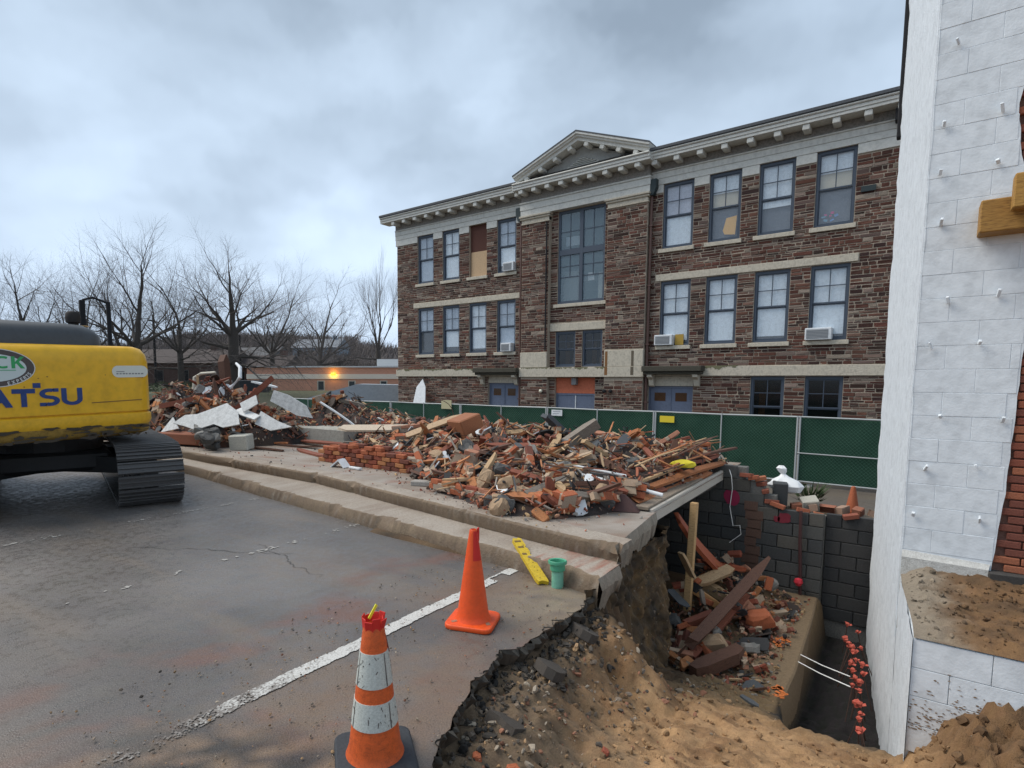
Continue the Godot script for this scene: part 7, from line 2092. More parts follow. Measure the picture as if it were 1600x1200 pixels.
	for r in 6:
		var x := -6.7 + (0.1 if r % 2 else 0.0)
		while x < -2.8:
			if r < 5 or x < -4.2 or x > -3.9:
				obj("brick", bricks[rng.randi() % 6], BR[[0, 0, 4, 1, 2][rng.randi() % 5]], ws, Transform3D(Basis.from_euler(Vector3(rnd(-0.04, 0.04), rnd(-0.05, 0.05), rnd(-0.03, 0.03))), Vector3(x + 0.1, 0.345 + r * 0.072, -10.53 + rnd(-0.012, 0.012))))
			x += 0.207
	# pieces that stand out
	var V := func(x: float, y: float, z: float) -> Vector3: return Vector3(x, y, z)
	for q in [["pale orange-brown board, lowest and nearest of the bundle by the edge board", V.call(-2.45, .42, -6.5), V.call(-2.36, .42, -9.2), 0], ["dark brown board, second up in the bundle by the edge board", V.call(-2.62, .47, -6.7), V.call(-2.5, .52, -9.56), 1], ["orange-brown board in the middle of the bundle by the edge board", V.call(-2.5, .47, -7.17), V.call(-2.33, .48, -9.96), 0], ["short brown board poking out toward the steps from the bundle", V.call(-2.66, .38, -6.25), V.call(-2.45, .42, -7.45), 3], ["long weathered brown board on top of the bundle by the edge board", V.call(-2.85, .58, -7.4), V.call(-2.55, .66, -10.0), 3], ["brown board jutting out past the far corner of the platform", V.call(-2.6, .62, -8.9), V.call(-2.25, .68, -10.5), 1], ["reddish board under the yellow rag on the bundle", V.call(-2.7, .58, -8.1), V.call(-2.4, .6, -9.93), 3], ["tan split board across the bundle of brown boards", V.call(-2.6, .55, -7.07), V.call(-2.5, .6, -8.88), 2]]:
		board("long_board", q[1], q[2], rnd(0.07, 0.13), rnd(0.03, 0.05), WD[q[3]], q[0], "board", rnd(-0.4, 0.4), "long boards bundled at the platform's open edge")
	for i in 9:
		var x := rnd(-3.0, -2.5); var z := rnd(-9.4, -7.6)
		board("thin_lath", Vector3(x, heap_y(x, z) + 0.12, z + rnd(0.5, 0.9)), Vector3(x + rnd(0.05, 0.3), heap_y(x, z) + rnd(0.12, 0.3), z - rnd(0.5, 0.9)), 0.03, 0.012, WD[[0, 2, 1][i % 3]], "thin broken lath among the bundle of brown boards", "lath", 0.0, "laths among the brown boards")
	var s := Shape.new(); s.tube([Vector3(-3.75, 0.66, -6.74), Vector3(-3.0, 0.56, -6.84), Vector3(-2.28, 0.44, -6.94)], [0.026, 0.026, 0.026], 10)
	tag(obj("white_pipe", s.smooth(0.6), K.white), "long white plastic pipe lying across the front right of the rubble", "pipe")
	s = Shape.new(); s.tube([Vector3(-3.52, 0.70, -6.9), Vector3(-2.75, 0.62, -6.98)], [0.018, 0.018], 8)
	tag(obj("white_pipe", s.smooth(0.6), K.white), "shorter thin white pipe just behind the long white pipe", "pipe")
	s = Shape.new(); s.loft([PackedVector3Array([Vector3(0.17, 0, -0.13), Vector3(-0.2, 0, -0.1), Vector3(-0.22, 0, 0.15), Vector3(0.16, 0, 0.12)]), PackedVector3Array([Vector3(-0.0, 0.17, -0.02), Vector3(-0.06, 0.18, -0.02), Vector3(-0.07, 0.18, 0.02), Vector3(-0.01, 0.17, 0.02)])])
	hand_piece("rusty_cap", s.flat(), mat(Color(0.085, 0.035, 0.03), 0.7, "mid", 5.0), at(Vector3(-2.50, 0.345, -6.33), 0.3), "small dark rusty pointed cap on the slab under the white pipe's end", "roof cap")
	hand_piece("grey_slab", jag_slab(801, 0.22, 0.95, 0.07, 8), DK[2], Transform3D(Basis.from_euler(Vector3(-0.75, -0.75, 0.25)), Vector3(-4.42, 0.98, -8.45)), "long blue-grey slab leaning up near the back brick wall", "slab")
	hand_piece("timber_baulk", splinter(802, 0.95, 0.16, 0.14), WD[4], Transform3D(Basis.from_euler(Vector3(0.2, 0.85, 0.62)), Vector3(-4.12, 0.88, -8.2)), "weathered square timber leaning beside the blue-grey slab", "timber")
	s = Shape.new(); s.box(Transform3D(), Vector3(0.62, 0.34, 0.4), 0.02); hand_piece("brown_box", s.flat(), wood_mat(Color(0.34, 0.13, 0.055)), Transform3D(Basis.from_euler(Vector3(0.35, -0.5, 0.04)), Vector3(-5.98, 1.02, -7.9)), "square orange-brown wooden box half buried in the middle of the heap", "box")
	hand_piece("white_board", jag_slab(803, 0.5, 0.28, 0.02, 5), K.white, Transform3D(Basis.from_euler(Vector3(0.7, -0.9, 0.3)), Vector3(-5.45, 0.95, -7.75)), "white board with dark ruled lines right of the brown wooden box", "panel")
	for q in [[V.call(-4.45, .54, -6.62), 0.5, 0.16, 0.3, 2, "wide pink broken brickwork chunk in the middle front of the heap"], [V.call(-3.9, .52, -6.2), 0.55, 0.24, 0.4, 4, "big rounded tan mortar-covered chunk in the middle front of the heap"], [V.call(-3.32, .47, -5.72), 0.48, 0.2, 0.3, 0, "big orange-red brick chunk at the very front of the heap"], [V.call(-2.95, .47, -5.72), 0.26, 0.26, 0.2, 0, "square upright orange brick chunk at the front right corner of the heap"], [V.call(-3.6, .50, -5.78), 0.42, 0.16, 0.28, 1, "orange-red brick chunk lying on the biggest front chunk"], [V.call(-3.05, .38, -5.42), 0.2, 0.08, 0.14, 4, "small tan brick chunk lying on the concrete before the square chunk"], [V.call(-4.05, .385, -5.62), 0.16, 0.08, 0.12, 4, "lone tan block on the bare concrete before the heap"]]:
		hand_piece("brick_chunk", hero_chunk(810 + int(q[1] * 100), q[1], q[2], q[3], brick_tones[q[4]]), K.lump, Transform3D(Basis.from_euler(Vector3(rnd(-0.15, 0.15), rnd(-0.6, 0.2), rnd(-0.15, 0.15))), q[0]), q[5], "brick chunk")
	# row of bricks still joined, on the front toe
	var rb := thing("joined_bricks", "row of orange bricks still joined together at the front toe of the heap", "brickwork", Transform3D(Basis.from_euler(Vector3(0, -0.12, -0.02)), Vector3(-4.45, 0.45, -5.72)))
	s = Shape.new(); s.box(at(Vector3(0, -0.03, 0)), Vector3(0.85, 0.1, 0.1), 0.01); obj("mortar", s.flat(), mortar, rb)
	for i in 5:
		for r in 2: obj("brick", bricks[rng.randi() % 6], BR[[0, 4, 0, 1, 2][i]], rb, Transform3D(Basis.from_euler(Vector3(rnd(-0.15, 0.15), rnd(-0.12, 0.12), rnd(-0.08, 0.08))), Vector3(-0.42 + i * 0.21 + 0.05 * r, -0.05 + r * 0.075, rnd(-0.02, 0.02))))
	s = Shape.new(); s.box(Transform3D(), Vector3(0.42, 0.07, 0.16), 0.01); hand_piece("paving_block", s.flat(), mat(Color(0.40, 0.37, 0.33), 0.9, "mid", 4.0, "n_fine", 0.8), Transform3D(Basis.from_euler(Vector3(0, 0.35, 0.02)), Vector3(-5.25, 0.375, -6.02)), "flat grey paving block on the platform left of the joined bricks", "paving block")
	s = Shape.new(); s.box(Transform3D(), Vector3(0.16, 0.14, 0.14), 0.008); hand_piece("cinder_block", s.flat(), CN[2], Transform3D(Basis.from_euler(Vector3(0.05, 0.3, 0)), Vector3(-3.72, 0.41, -5.42)), "dark grey half block among the orange chunks at the heap's front", "block")
	s = Shape.new(); s.box(Transform3D(), Vector3(0.12, 0.2, 0.12), 0.008); hand_piece("stone_block", s.flat(), CN[1], Transform3D(Basis.from_euler(Vector3(0.05, 0.6, 0.05)), Vector3(-3.60, 0.43, -5.36)), "upright tan stone block beside the dark half block", "block")
	# yellow rag on the boards
	s = Shape.new(); rings_rag(s); hand_piece("yellow_rag", s.smooth(0.2), mat(Color(0.62, 0.52, 0.03), 0.8), at(Vector3(-2.42, 0.62, -8.2), 0.3), "crumpled yellow rag on the bundle of brown boards", "rag")
	# pale concrete beam, white boards and L-shaped scrap
	s = Shape.new(); s.bar(Vector3(-13.2, 0.56, -8.2), Vector3(-9.75, 0.52, -8.7), 0.6, 0.38, 0.03); hand_piece("concrete_beam", s.flat(), mat(Color(0.46, 0.45, 0.40), 0.85, "dirt", 1.0, "n_mid", 0.8), Transform3D(), "long pale concrete beam lying behind the low brick wall stub", "beam")
	hand_piece("pale_board", splinter(821, 1.9, 0.04, 0.36), wood_mat(Color(0.55, 0.46, 0.36)), Transform3D(Basis.from_euler(Vector3(0.25, 0.12, 0.05)), Vector3(-8.6, 0.82, -8.2)), "wide pale board lying over the rubble behind the brick wall stub", "board")
	hand_piece("pale_board", splinter(822, 1.3, 0.04, 0.16), wood_mat(Color(0.52, 0.36, 0.22)), Transform3D(Basis.from_euler(Vector3(0.5, 0.9, 0.4)), Vector3(-6.9, 0.95, -8.1)), "pale tan split board sticking up left of the brown wooden box", "board")
	hand_piece("timber_stump", splinter(823, 1.0, 0.18, 0.2), WD[3], Transform3D(Basis.from_euler(Vector3(0.1, 0.4, PI / 2 - 0.08)), Vector3(-11.2, 0.92, -9.4)), "upright dark red timber stump at the end of the pale concrete beam", "post")
	s = Shape.new(); s.bar(Vector3(-0.14, 0, 0), Vector3(0.02, 0.13, 0), 0.16, 0.02); s.bar(Vector3(0.02, 0.13, 0), Vector3(0.16, 0.0, 0.04), 0.16, 0.02); hand_piece("bent_flashing", s.flat(), K.white, at(Vector3(-7.5, 0.345, -6.38), 0.3), "bent white metal flashing on the platform before the brick wall stub", "flashing")
	s = Shape.new(); s.box(Transform3D(), Vector3(0.28, 0.03, 0.07), 0.004); hand_piece("white_strip", s.flat(), K.white, at(Vector3(-7.12, 0.36, -6.38), -0.1), "flat white strip beside the bent white flashing", "strip")
	for q in [["flat red-brown board nearest the brick wall stub on the bare platform", V.call(-9.9, .37, -7.3), V.call(-8.5, .37, -6.95), 3, .16], ["flat dark board before the pale concrete beam, crossing two others", V.call(-11.3, .38, -7.6), V.call(-9.6, .40, -7.75), 1, .14], ["orange-brown board before the pale concrete beam at its left end", V.call(-11.9, .38, -7.3), V.call(-10.8, .40, -7.7), 0, .12], ["reddish board lying right in front of the pale concrete beam's middle", V.call(-10.8, .42, -8.1), V.call(-9.3, .44, -8.1), 3, .18], ["short tan board before the pale concrete beam's right end", V.call(-9.4, .38, -7.5), V.call(-8.8, .40, -7.7), 2, .1], ["dark splintered board by the cream block", V.call(-10.9, .36, -6.9), V.call(-10.0, .36, -7.0), 1, .1]]:
		board("flat_board", q[1], q[2], q[4], 0.035, WD[q[3]], q[0], "board", rnd(-0.15, 0.15), "flat boards before the pale concrete beam")
	# torn white panels on the far heap
	var wp := mat(Color(0.70, 0.71, 0.70), 0.7, "mid", 0.8, "n_fine", 0.3)
	var panel := func(pts: Array, label: String) -> void:
		var c := Vector3()
		for p in pts: c += p / pts.size()
		var n := Vector3()
		for i in pts.size(): n += (pts[i] - c).cross(pts[(i + 1) % pts.size()] - c)
		n = n.normalized()
		if n.dot(Vector3(0, 1.85, 0) - c) < 0: n = -n
		var u: Vector3 = (pts[1] - pts[0]).normalized(); u = (u - n * u.dot(n)).normalized()
		var b := Basis(u, n.cross(u), n)
		var poly := PackedVector2Array()
		for p in pts:
			var l: Vector3 = b.inverse() * (p - c)
			poly.append(Vector2(l.x, l.y))
		var q := Shape.new(); q.prism(poly, -0.025, 0.0)
		hand_piece("white_sheet", q.flat(), wp, Transform3D(b, c), label, "sheet", "white sheets on the far heap")
	panel.call([V.call(-12.4, .84, -5.95), V.call(-12.25, 1.06, -6.1), V.call(-12.0, 1.08, -6.25), V.call(-11.55, 1.30, -6.7), V.call(-11.2, 1.12, -6.75), V.call(-10.95, .90, -6.6), V.call(-11.25, .82, -6.4), V.call(-11.5, .87, -6.35), V.call(-11.8, .74, -6.1), V.call(-12.05, .83, -6.0)], "biggest torn white sheet in front on the far heap, next to the excavator")
	panel.call([V.call(-10.75, 1.58, -7.35), V.call(-10.4, 1.48, -7.45), V.call(-10.0, 1.26, -7.6), V.call(-9.85, 1.0, -7.65), V.call(-10.2, 1.05, -7.5), V.call(-10.5, 1.2, -7.4), V.call(-10.8, 1.35, -7.25)], "torn white sheet highest on the far heap, before the green fence's end")
	panel.call([V.call(-11.3, 1.3, -6.85), V.call(-11.0, 1.48, -7.05), V.call(-10.85, 1.3, -7.0), V.call(-11.1, 1.12, -6.8)], "small square white sheet standing behind the biggest white sheet")
	panel.call([V.call(-11.45, 1.12, -6.75), V.call(-10.7, .98, -6.8), V.call(-10.7, 1.06, -6.95), V.call(-11.4, 1.2, -6.95)], "narrow white sheet lying below the small square white sheet")
	panel.call([V.call(-10.75, 1.15, -7.0), V.call(-10.3, .95, -7.1), V.call(-9.95, .84, -7.2), V.call(-10.35, .76, -6.95), V.call(-10.75, .88, -6.85)], "dirty white sheet lying under the highest white sheet")
	panel.call([V.call(-13.2, .95, -6.3), V.call(-12.75, .72, -6.2), V.call(-13.4, .6, -6.1)], "white sheet corner showing just right of the excavator's body")
	s = Shape.new(); s.box(Transform3D(), Vector3(0.42, 0.32, 0.3), 0.02); hand_piece("white_block", s.flat(), mat(Color(0.6, 0.58, 0.5), 0.85, "mid", 3.0), Transform3D(Basis.from_euler(Vector3(0.06, 0.5, 0.05)), Vector3(-10.95, 0.5, -6.65)), "cream block at the foot of the far heap, right of the dark lumps", "block")
	s = Shape.new(); s.box(Transform3D(), Vector3(1.5, 0.24, 0.5), 0.02); hand_piece("brick_slab", s.flat(), mat(Color(0.30, 0.11, 0.06), 0.9, "dirt", 2.5, "n_mid", 1.2), at(Vector3(-12.6, 0.5, -6.35), 0.25), "long orange brick slab between the excavator's track and the far heap", "brickwork")
	for i in 14:
		var x := -12.0 + i * 0.068
		hand_piece("dark_lump", concs[i % 5], CN[2] if i % 3 else CN[0], Transform3D(Basis.from_euler(Vector3(rnd(-0.5, 0.5), rnd(0, 6), rnd(-0.5, 0.5))), Vector3(x, 0.45 + rnd(0, 0.3), -6.15 - (x + 11.5) * -0.3 + rnd(-0.15, 0.1))).scaled_local(Vector3.ONE * rnd(0.8, 1.3)), "dark grey lump under the biggest white sheet, %s along its edge" % ["first from the left", "second from the left", "third", "fourth", "fifth", "sixth", "middle", "just right of the middle", "ninth", "tenth", "fourth from the right", "third from the right", "second from the right", "last on the right"][i], "concrete", "dark lumps under the biggest white sheet")
	board("red_beam", V.call(-12.2, 1.05, -7.2), V.call(-11.6, 1.85, -7.9), 0.2, 0.12, WD[3], "leaning red-brown beam standing up out of the far heap", "beam")
	board("red_beam", V.call(-14.4, 1.15, -6.6), V.call(-13.2, 1.4, -7.1), 0.22, 0.12, WD[3], "red-brown beam lying on the far heap beside the excavator's body", "beam")
	board("white_trim", V.call(-12.6, 1.75, -8.0), V.call(-11.9, 1.62, -8.2), 0.12, 0.04, K.white, "white trim board on top of the far heap", "trim")
	board("white_trim", V.call(-10.4, 1.3, -8.3), V.call(-9.5, 0.75, -8.6), 0.05, 0.03, K.white, "thin white lath slanting down right of the white sheets", "trim")
	s = Shape.new(); s.tube([V.call(-12.9, 1.62, -7.6), V.call(-12.65, 1.85, -7.7), V.call(-12.8, 2.1, -7.8), V.call(-13.05, 2.2, -7.85)], [0.05, 0.05, 0.045, 0.03], 8); tag(obj("bent_pipe", s.smooth(0.6), K.white), "bent white pipe curling up from the top of the far heap", "pipe")
	s = Shape.new(); s.tube([V.call(-14.3, 1.55, -7.4), V.call(-14.35, 1.85, -7.45), V.call(-14.1, 1.95, -7.5), V.call(-13.6, 1.98, -7.6)], [0.045, 0.045, 0.04, 0.03], 8); tag(obj("bent_pipe", s.smooth(0.6), mat(Color(0.5, 0.46, 0.38), 0.7)), "cream pipe loop on top of the far heap near the excavator", "pipe")
	hand_piece("brown_post", splinter(831, 0.9, 0.2, 0.22), WD[1], Transform3D(Basis.from_euler(Vector3(0, 0.3, PI / 2 + 0.1)), Vector3(-14.2, 2.0, -8.2)), "brown stump sticking up highest on the far heap", "post")
	# rubble that has slid into the pit
	var P := func(called: String, a: Vector3, b: Vector3, w: float, h: float, k: int, label: String, roll := 0.0) -> void: board(called, a, b, w, h, WD[k], label, "board", roll)
	K.redwood = wood_mat(Color(0.42, 0.105, 0.045))
	board("red_plank", V.call(-2.27, 0.02, -7.55), V.call(-1.98, -0.98, -8.84), 0.26, 0.05, K.redwood, "long red-orange plank leaning down behind the timber prop", "plank", 0.9)
	board("red_plank", V.call(-2.36, -0.88, -8.84), V.call(-1.80, -1.0, -9.3), 0.12, 0.06, K.redwood, "red plank lying level by the block wall below the leaning plank", "plank")
	P.call("dark_beam", V.call(-1.80, -1.15, -6.62), V.call(-1.47, -0.72, -9.0), 0.13, 0.10, 1, "long dark beam slanting up out of the pit rubble", 0.5)
	P.call("dark_beam", V.call(-1.80, -1.32, -6.62), V.call(-1.60, -1.08, -8.4), 0.10, 0.09, 3, "dark red beam just below the long slanting dark beam", 0.3)
	P.call("pink_plank", V.call(-2.13, -0.92, -7.98), V.call(-1.85, -0.83, -8.66), 0.16, 0.05, 2, "pale pinkish plank poking right from the foot of the timber prop", 0.3)
	P.call("square_offcut", V.call(-2.1, -1.02, -8.3), V.call(-1.8, -1.15, -8.3), 0.14, 0.12, 2, "square tan offcut between the prop and the dark beam")
	P.call("red_offcut", V.call(-2.02, -1.17, -7.15), V.call(-1.82, -1.12, -7.6), 0.1, 0.08, 3, "short red offcut below the tan timber at the pit's dirt face")
	P.call("brown_offcut", V.call(-1.68, -1.30, -6.26), V.call(-1.33, -1.22, -6.92), 0.17, 0.13, 1, "thick brown offcut nearest the foreground dirt in the pit")
	P.call("thin_stick", V.call(-1.42, -1.38, -6.47), V.call(-1.10, -1.38, -6.68), 0.03, 0.02, 2, "thin pale stick lying on the pit floor before the footing")
	P.call("tan_wedge", V.call(-2.12, -0.3, -7.2), V.call(-2.02, -0.62, -7.35), 0.12, 0.03, 2, "pale yellow wedge of board against the pit's dirt face")
	hand_piece("brick_chunk", lump(840, 0.34, 0.2, 0.26), BR[0], Transform3D(Basis.from_euler(Vector3(0.2, 0.5, 0.3)), Vector3(-1.38, -1.22, -8.0)), "orange and tan brick chunk on the footing side of the pit rubble", "brick chunk")
	hand_piece("brick_chunk", lump(841, 0.3, 0.18, 0.24), BR[2], Transform3D(Basis.from_euler(Vector3(0.5, 0.9, 0.1)), Vector3(-1.62, -1.18, -8.2)), "pale pink brick chunk beside the dark beam in the pit", "brick chunk")
	hand_piece("mortar_chunk", lump(842, 0.34, 0.2, 0.24), CN[1], Transform3D(Basis.from_euler(Vector3(0.2, 0.2, 0.3)), Vector3(-1.66, -1.25, -6.95)), "tan mortar chunk between the dark beams and the thick brown offcut", "chunk")
	var n := 0
	while n < 120:
		var x := rnd(-2.3, -1.12); var z := rnd(-9.6, -6.35)
		if x > -1.2 - (z + 6.3) * 0.05 and rng.randf() < 0.6: continue
		n += 1
		var fill := 0.5 * sst(-1.2, -2.2, x) * sst(-6.6, -8.0, z) + 0.12 * sst(-1.1, -1.6, x)
		var p := Vector3(x, -1.42 + fill * rnd(0.4, 1.0) + 0.04, z)
		var b := Basis.from_euler(Vector3(rng.randfn(0, 0.5), rnd(0, 6), rng.randfn(0, 0.5)))
		var dice := rng.randf()
		var spot: String = ("by the earth face" if x < -1.85 else ("beside the dark beams" if x < -1.5 else "on the footing side")) + (", far end" if z < -8.6 else (", middle" if z < -7.4 else ", near end"))
		spot = posed(Transform3D(b, p)) + " " + spot
		if dice < 0.3:
			var k := rng.randi() % 5
			hand_piece("brick", bricks[rng.randi() % 6], BR[k], Transform3D(b, p), "%s brick in the pit %s" % [brick_words[k], spot], "brick", "loose %s bricks in the pit" % brick_words[k])
		elif dice < 0.5:
			var k := rng.randi() % 5
			hand_piece("masonry_lump", chunks[k][rng.randi() % 6], K.lump, Transform3D(b, p).scaled_local(Vector3.ONE * rnd(0.5, 0.9)), "%s lump of brickwork in the pit %s" % [brick_words[k], spot], "masonry", "%s brickwork lumps in the pit" % brick_words[k])
		elif dice < 0.72:
			var k := rng.randi() % 4
			hand_piece("roofing_scrap", slabs[rng.randi() % 8], DK[k], Transform3D(b, p).scaled_local(Vector3.ONE * rnd(0.5, 0.9)), "%s scrap of roofing in the pit %s" % [dark_words[k], spot], "roofing", "%s roofing scraps in the pit" % dark_words[k])
		elif dice < 0.9:
			var k := rng.randi() % 5
			hand_piece("broken_board", woods[rng.randi() % 10], WD[k], Transform3D(b, p).scaled_local(Vector3.ONE * 0.6), "short splintered %s board in the pit %s" % [wood_words[k], spot], "board", "splintered %s boards in the pit" % wood_words[k])
		else:
			var k := rng.randi() % 3
			hand_piece("concrete_lump", concs[rng.randi() % 5], CN[k], Transform3D(b, p).scaled_local(Vector3.ONE * 0.8), "%s concrete lump in the pit %s" % [conc_words[k], spot], "concrete", "%s concrete lumps in the pit" % conc_words[k])
	ts = []; cs = []
	for i in 1800:
		var x := rnd(-2.4, -1.0); var z := rnd(-9.7, -6.2)
		var fill := 0.5 * sst(-1.2, -2.2, x) * sst(-6.6, -8.0, z) + 0.06
		var r := 0.012 + 0.03 * pow(rng.randf(), 2.0)
		ts.append(Transform3D(Basis.from_euler(Vector3(rnd(0, 6), rnd(0, 6), rnd(0, 6))) * Basis.from_scale(Vector3(2.0, 0.8, 1.5) * r), Vector3(x, -1.41 + fill * rnd(0.0, 0.9), z)))
		cs.append(tone[rng.randi() % 7] * rnd(0.6, 1.1))
	tag(scatter("debris", stone_mesh(14), mat(Color(1, 1, 1), 0.92, "", 1, "", 1, true), ts, cs), "brick crumbs and splinters filling the pit under the loose boards", "debris")
	# bits lying on the foreground earth
	for q in [[-1.80, -0.13, -3.35, 0.26, 0.2, "large broken asphalt slab slumped below the rim by the plain cone"], [-1.72, -0.20, -2.75, 0.36, 0.22, "long broken asphalt slab slumped on the bank nearer the banded cone"], [-1.86, -0.12, -4.0, 0.26, 0.22, "small broken asphalt slab at the foot of the lower step's end"]]:
		hand_piece("asphalt_slab", jag_slab(870 + int(q[3] * 100), q[3], q[4], 0.07, 11), mat(Color(0.085, 0.072, 0.06), 0.9, "dirt", 5.0, "n_cell", 2.0, false, false), Transform3D(Basis.from_euler(Vector3(rnd(-0.1, 0.2), rnd(1.0, 2.0), -0.5)), Vector3(q[0], q[1], q[2])), q[5], "asphalt slab")
	hand_piece("slate_piece", jag_slab(851, 0.16, 0.34, 0.02, 6), DK[1], Transform3D(Basis.from_euler(Vector3(0.45, 0.5, -0.5)), Vector3(-1.62, -0.80, -4.75)), "dark slate piece stuck in the dirt at the foot of the earth face", "slate")
	hand_piece("slate_piece", jag_slab(852, 0.07, 0.2, 0.02, 6), DK[2], Transform3D(Basis.from_euler(Vector3(0.1, 1.2, 0)), Vector3(-0.98, pit_height(-0.98, -5.5) + 0.02, -5.5)), "small blue-grey slate piece on the dirt near the footing's end", "slate")
	for q in [[-1.70, -2.35, 0.035, 0, "small red brick bit beside the broken asphalt edge"], [-1.52, -2.42, 0.04, 0, "red brick bit on the gravel bank right of the asphalt edge"], [-1.5, -2.25, 0.03, 1, "dull red brick bit low on the gravel bank"], [-1.28, -3.05, 0.03, 1, "dull red brick bit on the bank below the plain cone"], [-1.0, -3.0, 0.03, 4, "tan stone half buried in the pale dirt"], [-1.62, -2.18, 0.028, 0, "red brick crumb nearest the bottom of the gravel bank"]]:
		hand_piece("brick_bit", lump(860 + int(q[2] * 1000), q[2] * 2.0, q[2] * 1.1, q[2] * 1.4), BR[q[3]], Transform3D(Basis.from_euler(Vector3(rnd(-0.3, 0.3), rnd(0, 3), 0)), Vector3(q[0], pit_height(q[0], q[1]) + q[2] * 0.35, q[1])), q[4], "brick bit")

func rings_rag(s: Shape) -> void:
	var rings: Array = []
	for q in [[0.0, 0.10], [0.03, 0.13], [0.07, 0.10], [0.10, 0.03]]:
		var r := PackedVector3Array()
		for k in 14:
			var a := -TAU * k / 14
			var rr: float = q[1] * (1.0 + 0.5 * gn.get_noise_3d(cos(a) * 2.2, q[0] * 20.0, sin(a) * 2.2))
			r.append(Vector3(cos(a) * rr * 1.3, q[0], sin(a) * rr))
		rings.append(r)
	s.loft(rings)

# ---- beyond the fence ---------------------------------------------------------
func grow(s: Shape, tw: Shape, p: Vector3, dir: Vector3, len: float, r: float, level: int, most: int, up: float, spread: float) -> void:
	var pts: Array = [p]; var rad: Array = [r]
	var n := 4 if level < 3 else 2
	var d := dir
	var end_r := r * (0.55 if level < most else 0.35)
	for i in n:
		d = (d + Vector3(rng.randfn(0, 0.10), rng.randfn(0, 0.08) + up * 0.10, rng.randfn(0, 0.10))).normalized()
		pts.append(pts[-1] + d * len / n)
		rad.append(lerpf(r, end_r, (i + 1.0) / n))
	if level < 3: s.tube(pts, rad, 7 if level < 2 else 5, false)
	else: tw.tube(pts, rad, 3, false)
	if level >= most: return
	var kids := 3 + rng.randi() % 2 if level < 2 else 3 + rng.randi() % 3
	var base := rnd(0, TAU)
	for k in kids:
		var f := rnd(0.35, 1.0) if k > 0 else 1.0
		var idx := clampf(f * n, 0, n)
		var i := mini(int(idx), n - 1)
		var q: Vector3 = pts[i].lerp(pts[i + 1], idx - i)
		var rr: float = lerpf(rad[i], rad[i + 1], idx - i)
		var side := d.cross(Vector3(0.3, 1, 0.2)).normalized()
		var ax := side.rotated(d, base + k * 2.4 + rnd(-0.4, 0.4))
		var ang := (spread if k > 0 else spread * 0.35) * rnd(0.7, 1.25)
		var nd := d.rotated(ax, ang)
		nd = (nd + Vector3(0, up * 0.22, 0)).normalized()
		grow(s, tw, q, nd, len * rnd(0.60, 0.84), rr * (0.80 if k == 0 else rnd(0.45, 0.62)), level + 1, most, up, spread)

func bare_tree(called: String, label: String, pos: Vector3, height: float, trunk: float, r: float, limbs: int, up: float, spread: float, seed_: int, low_limbs := 0, most := 6) -> void:
	rng.seed = seed_
	var o := thing(called, label, "tree", at(pos), "bare winter trees beyond the site")
	var bark := mat(Color(0.075, 0.065, 0.058), 0.95, "mid", 2.0)
	var twig := mat(Color(0.10, 0.085, 0.078), 0.95)
	var t := Shape.new(); var limb := Shape.new(); var tw := Shape.new()
	var top := Vector3(rnd(-0.2, 0.2), trunk, rnd(-0.2, 0.2))
	t.tube([Vector3(0, -0.6, 0), Vector3(0, 0.25, 0), Vector3(0, 0.8, 0), top], [r * 1.6, r * 1.2, r, r * 0.85], 10, false)
	var l := (height - trunk) * 0.40
	for k in limbs:
		var a := TAU * k / limbs + rnd(-0.3, 0.3)
		var lean := (0.12 if k == 0 else rnd(0.45, 0.8)) * spread / 0.55
		var d := Vector3(cos(a) * sin(lean), cos(lean), sin(a) * sin(lean))
		grow(limb, tw, top - Vector3(0, rnd(0, 0.15) * trunk, 0), d, l * (1.12 if k == 0 else rnd(0.85, 1.05)), r * (0.58 if k == 0 else rnd(0.30, 0.42)), 1, most, up, spread)
	for k in low_limbs:
		var a := TAU * k / maxf(low_limbs, 1) + rnd(-0.4, 0.4)
		var d := Vector3(cos(a), rnd(-0.05, 0.3), sin(a)).normalized()
		grow(limb, tw, Vector3(0, trunk * rnd(0.45, 0.9), 0), d, l * rnd(0.85, 1.15), r * 0.33, 2, most, 0.05, spread * 0.9)
	obj("trunk", t.smooth(0.3), bark, o)
	obj("limbs", limb.flat(), bark, o)
	stuff(obj("crown", tw.flat(), twig, o))

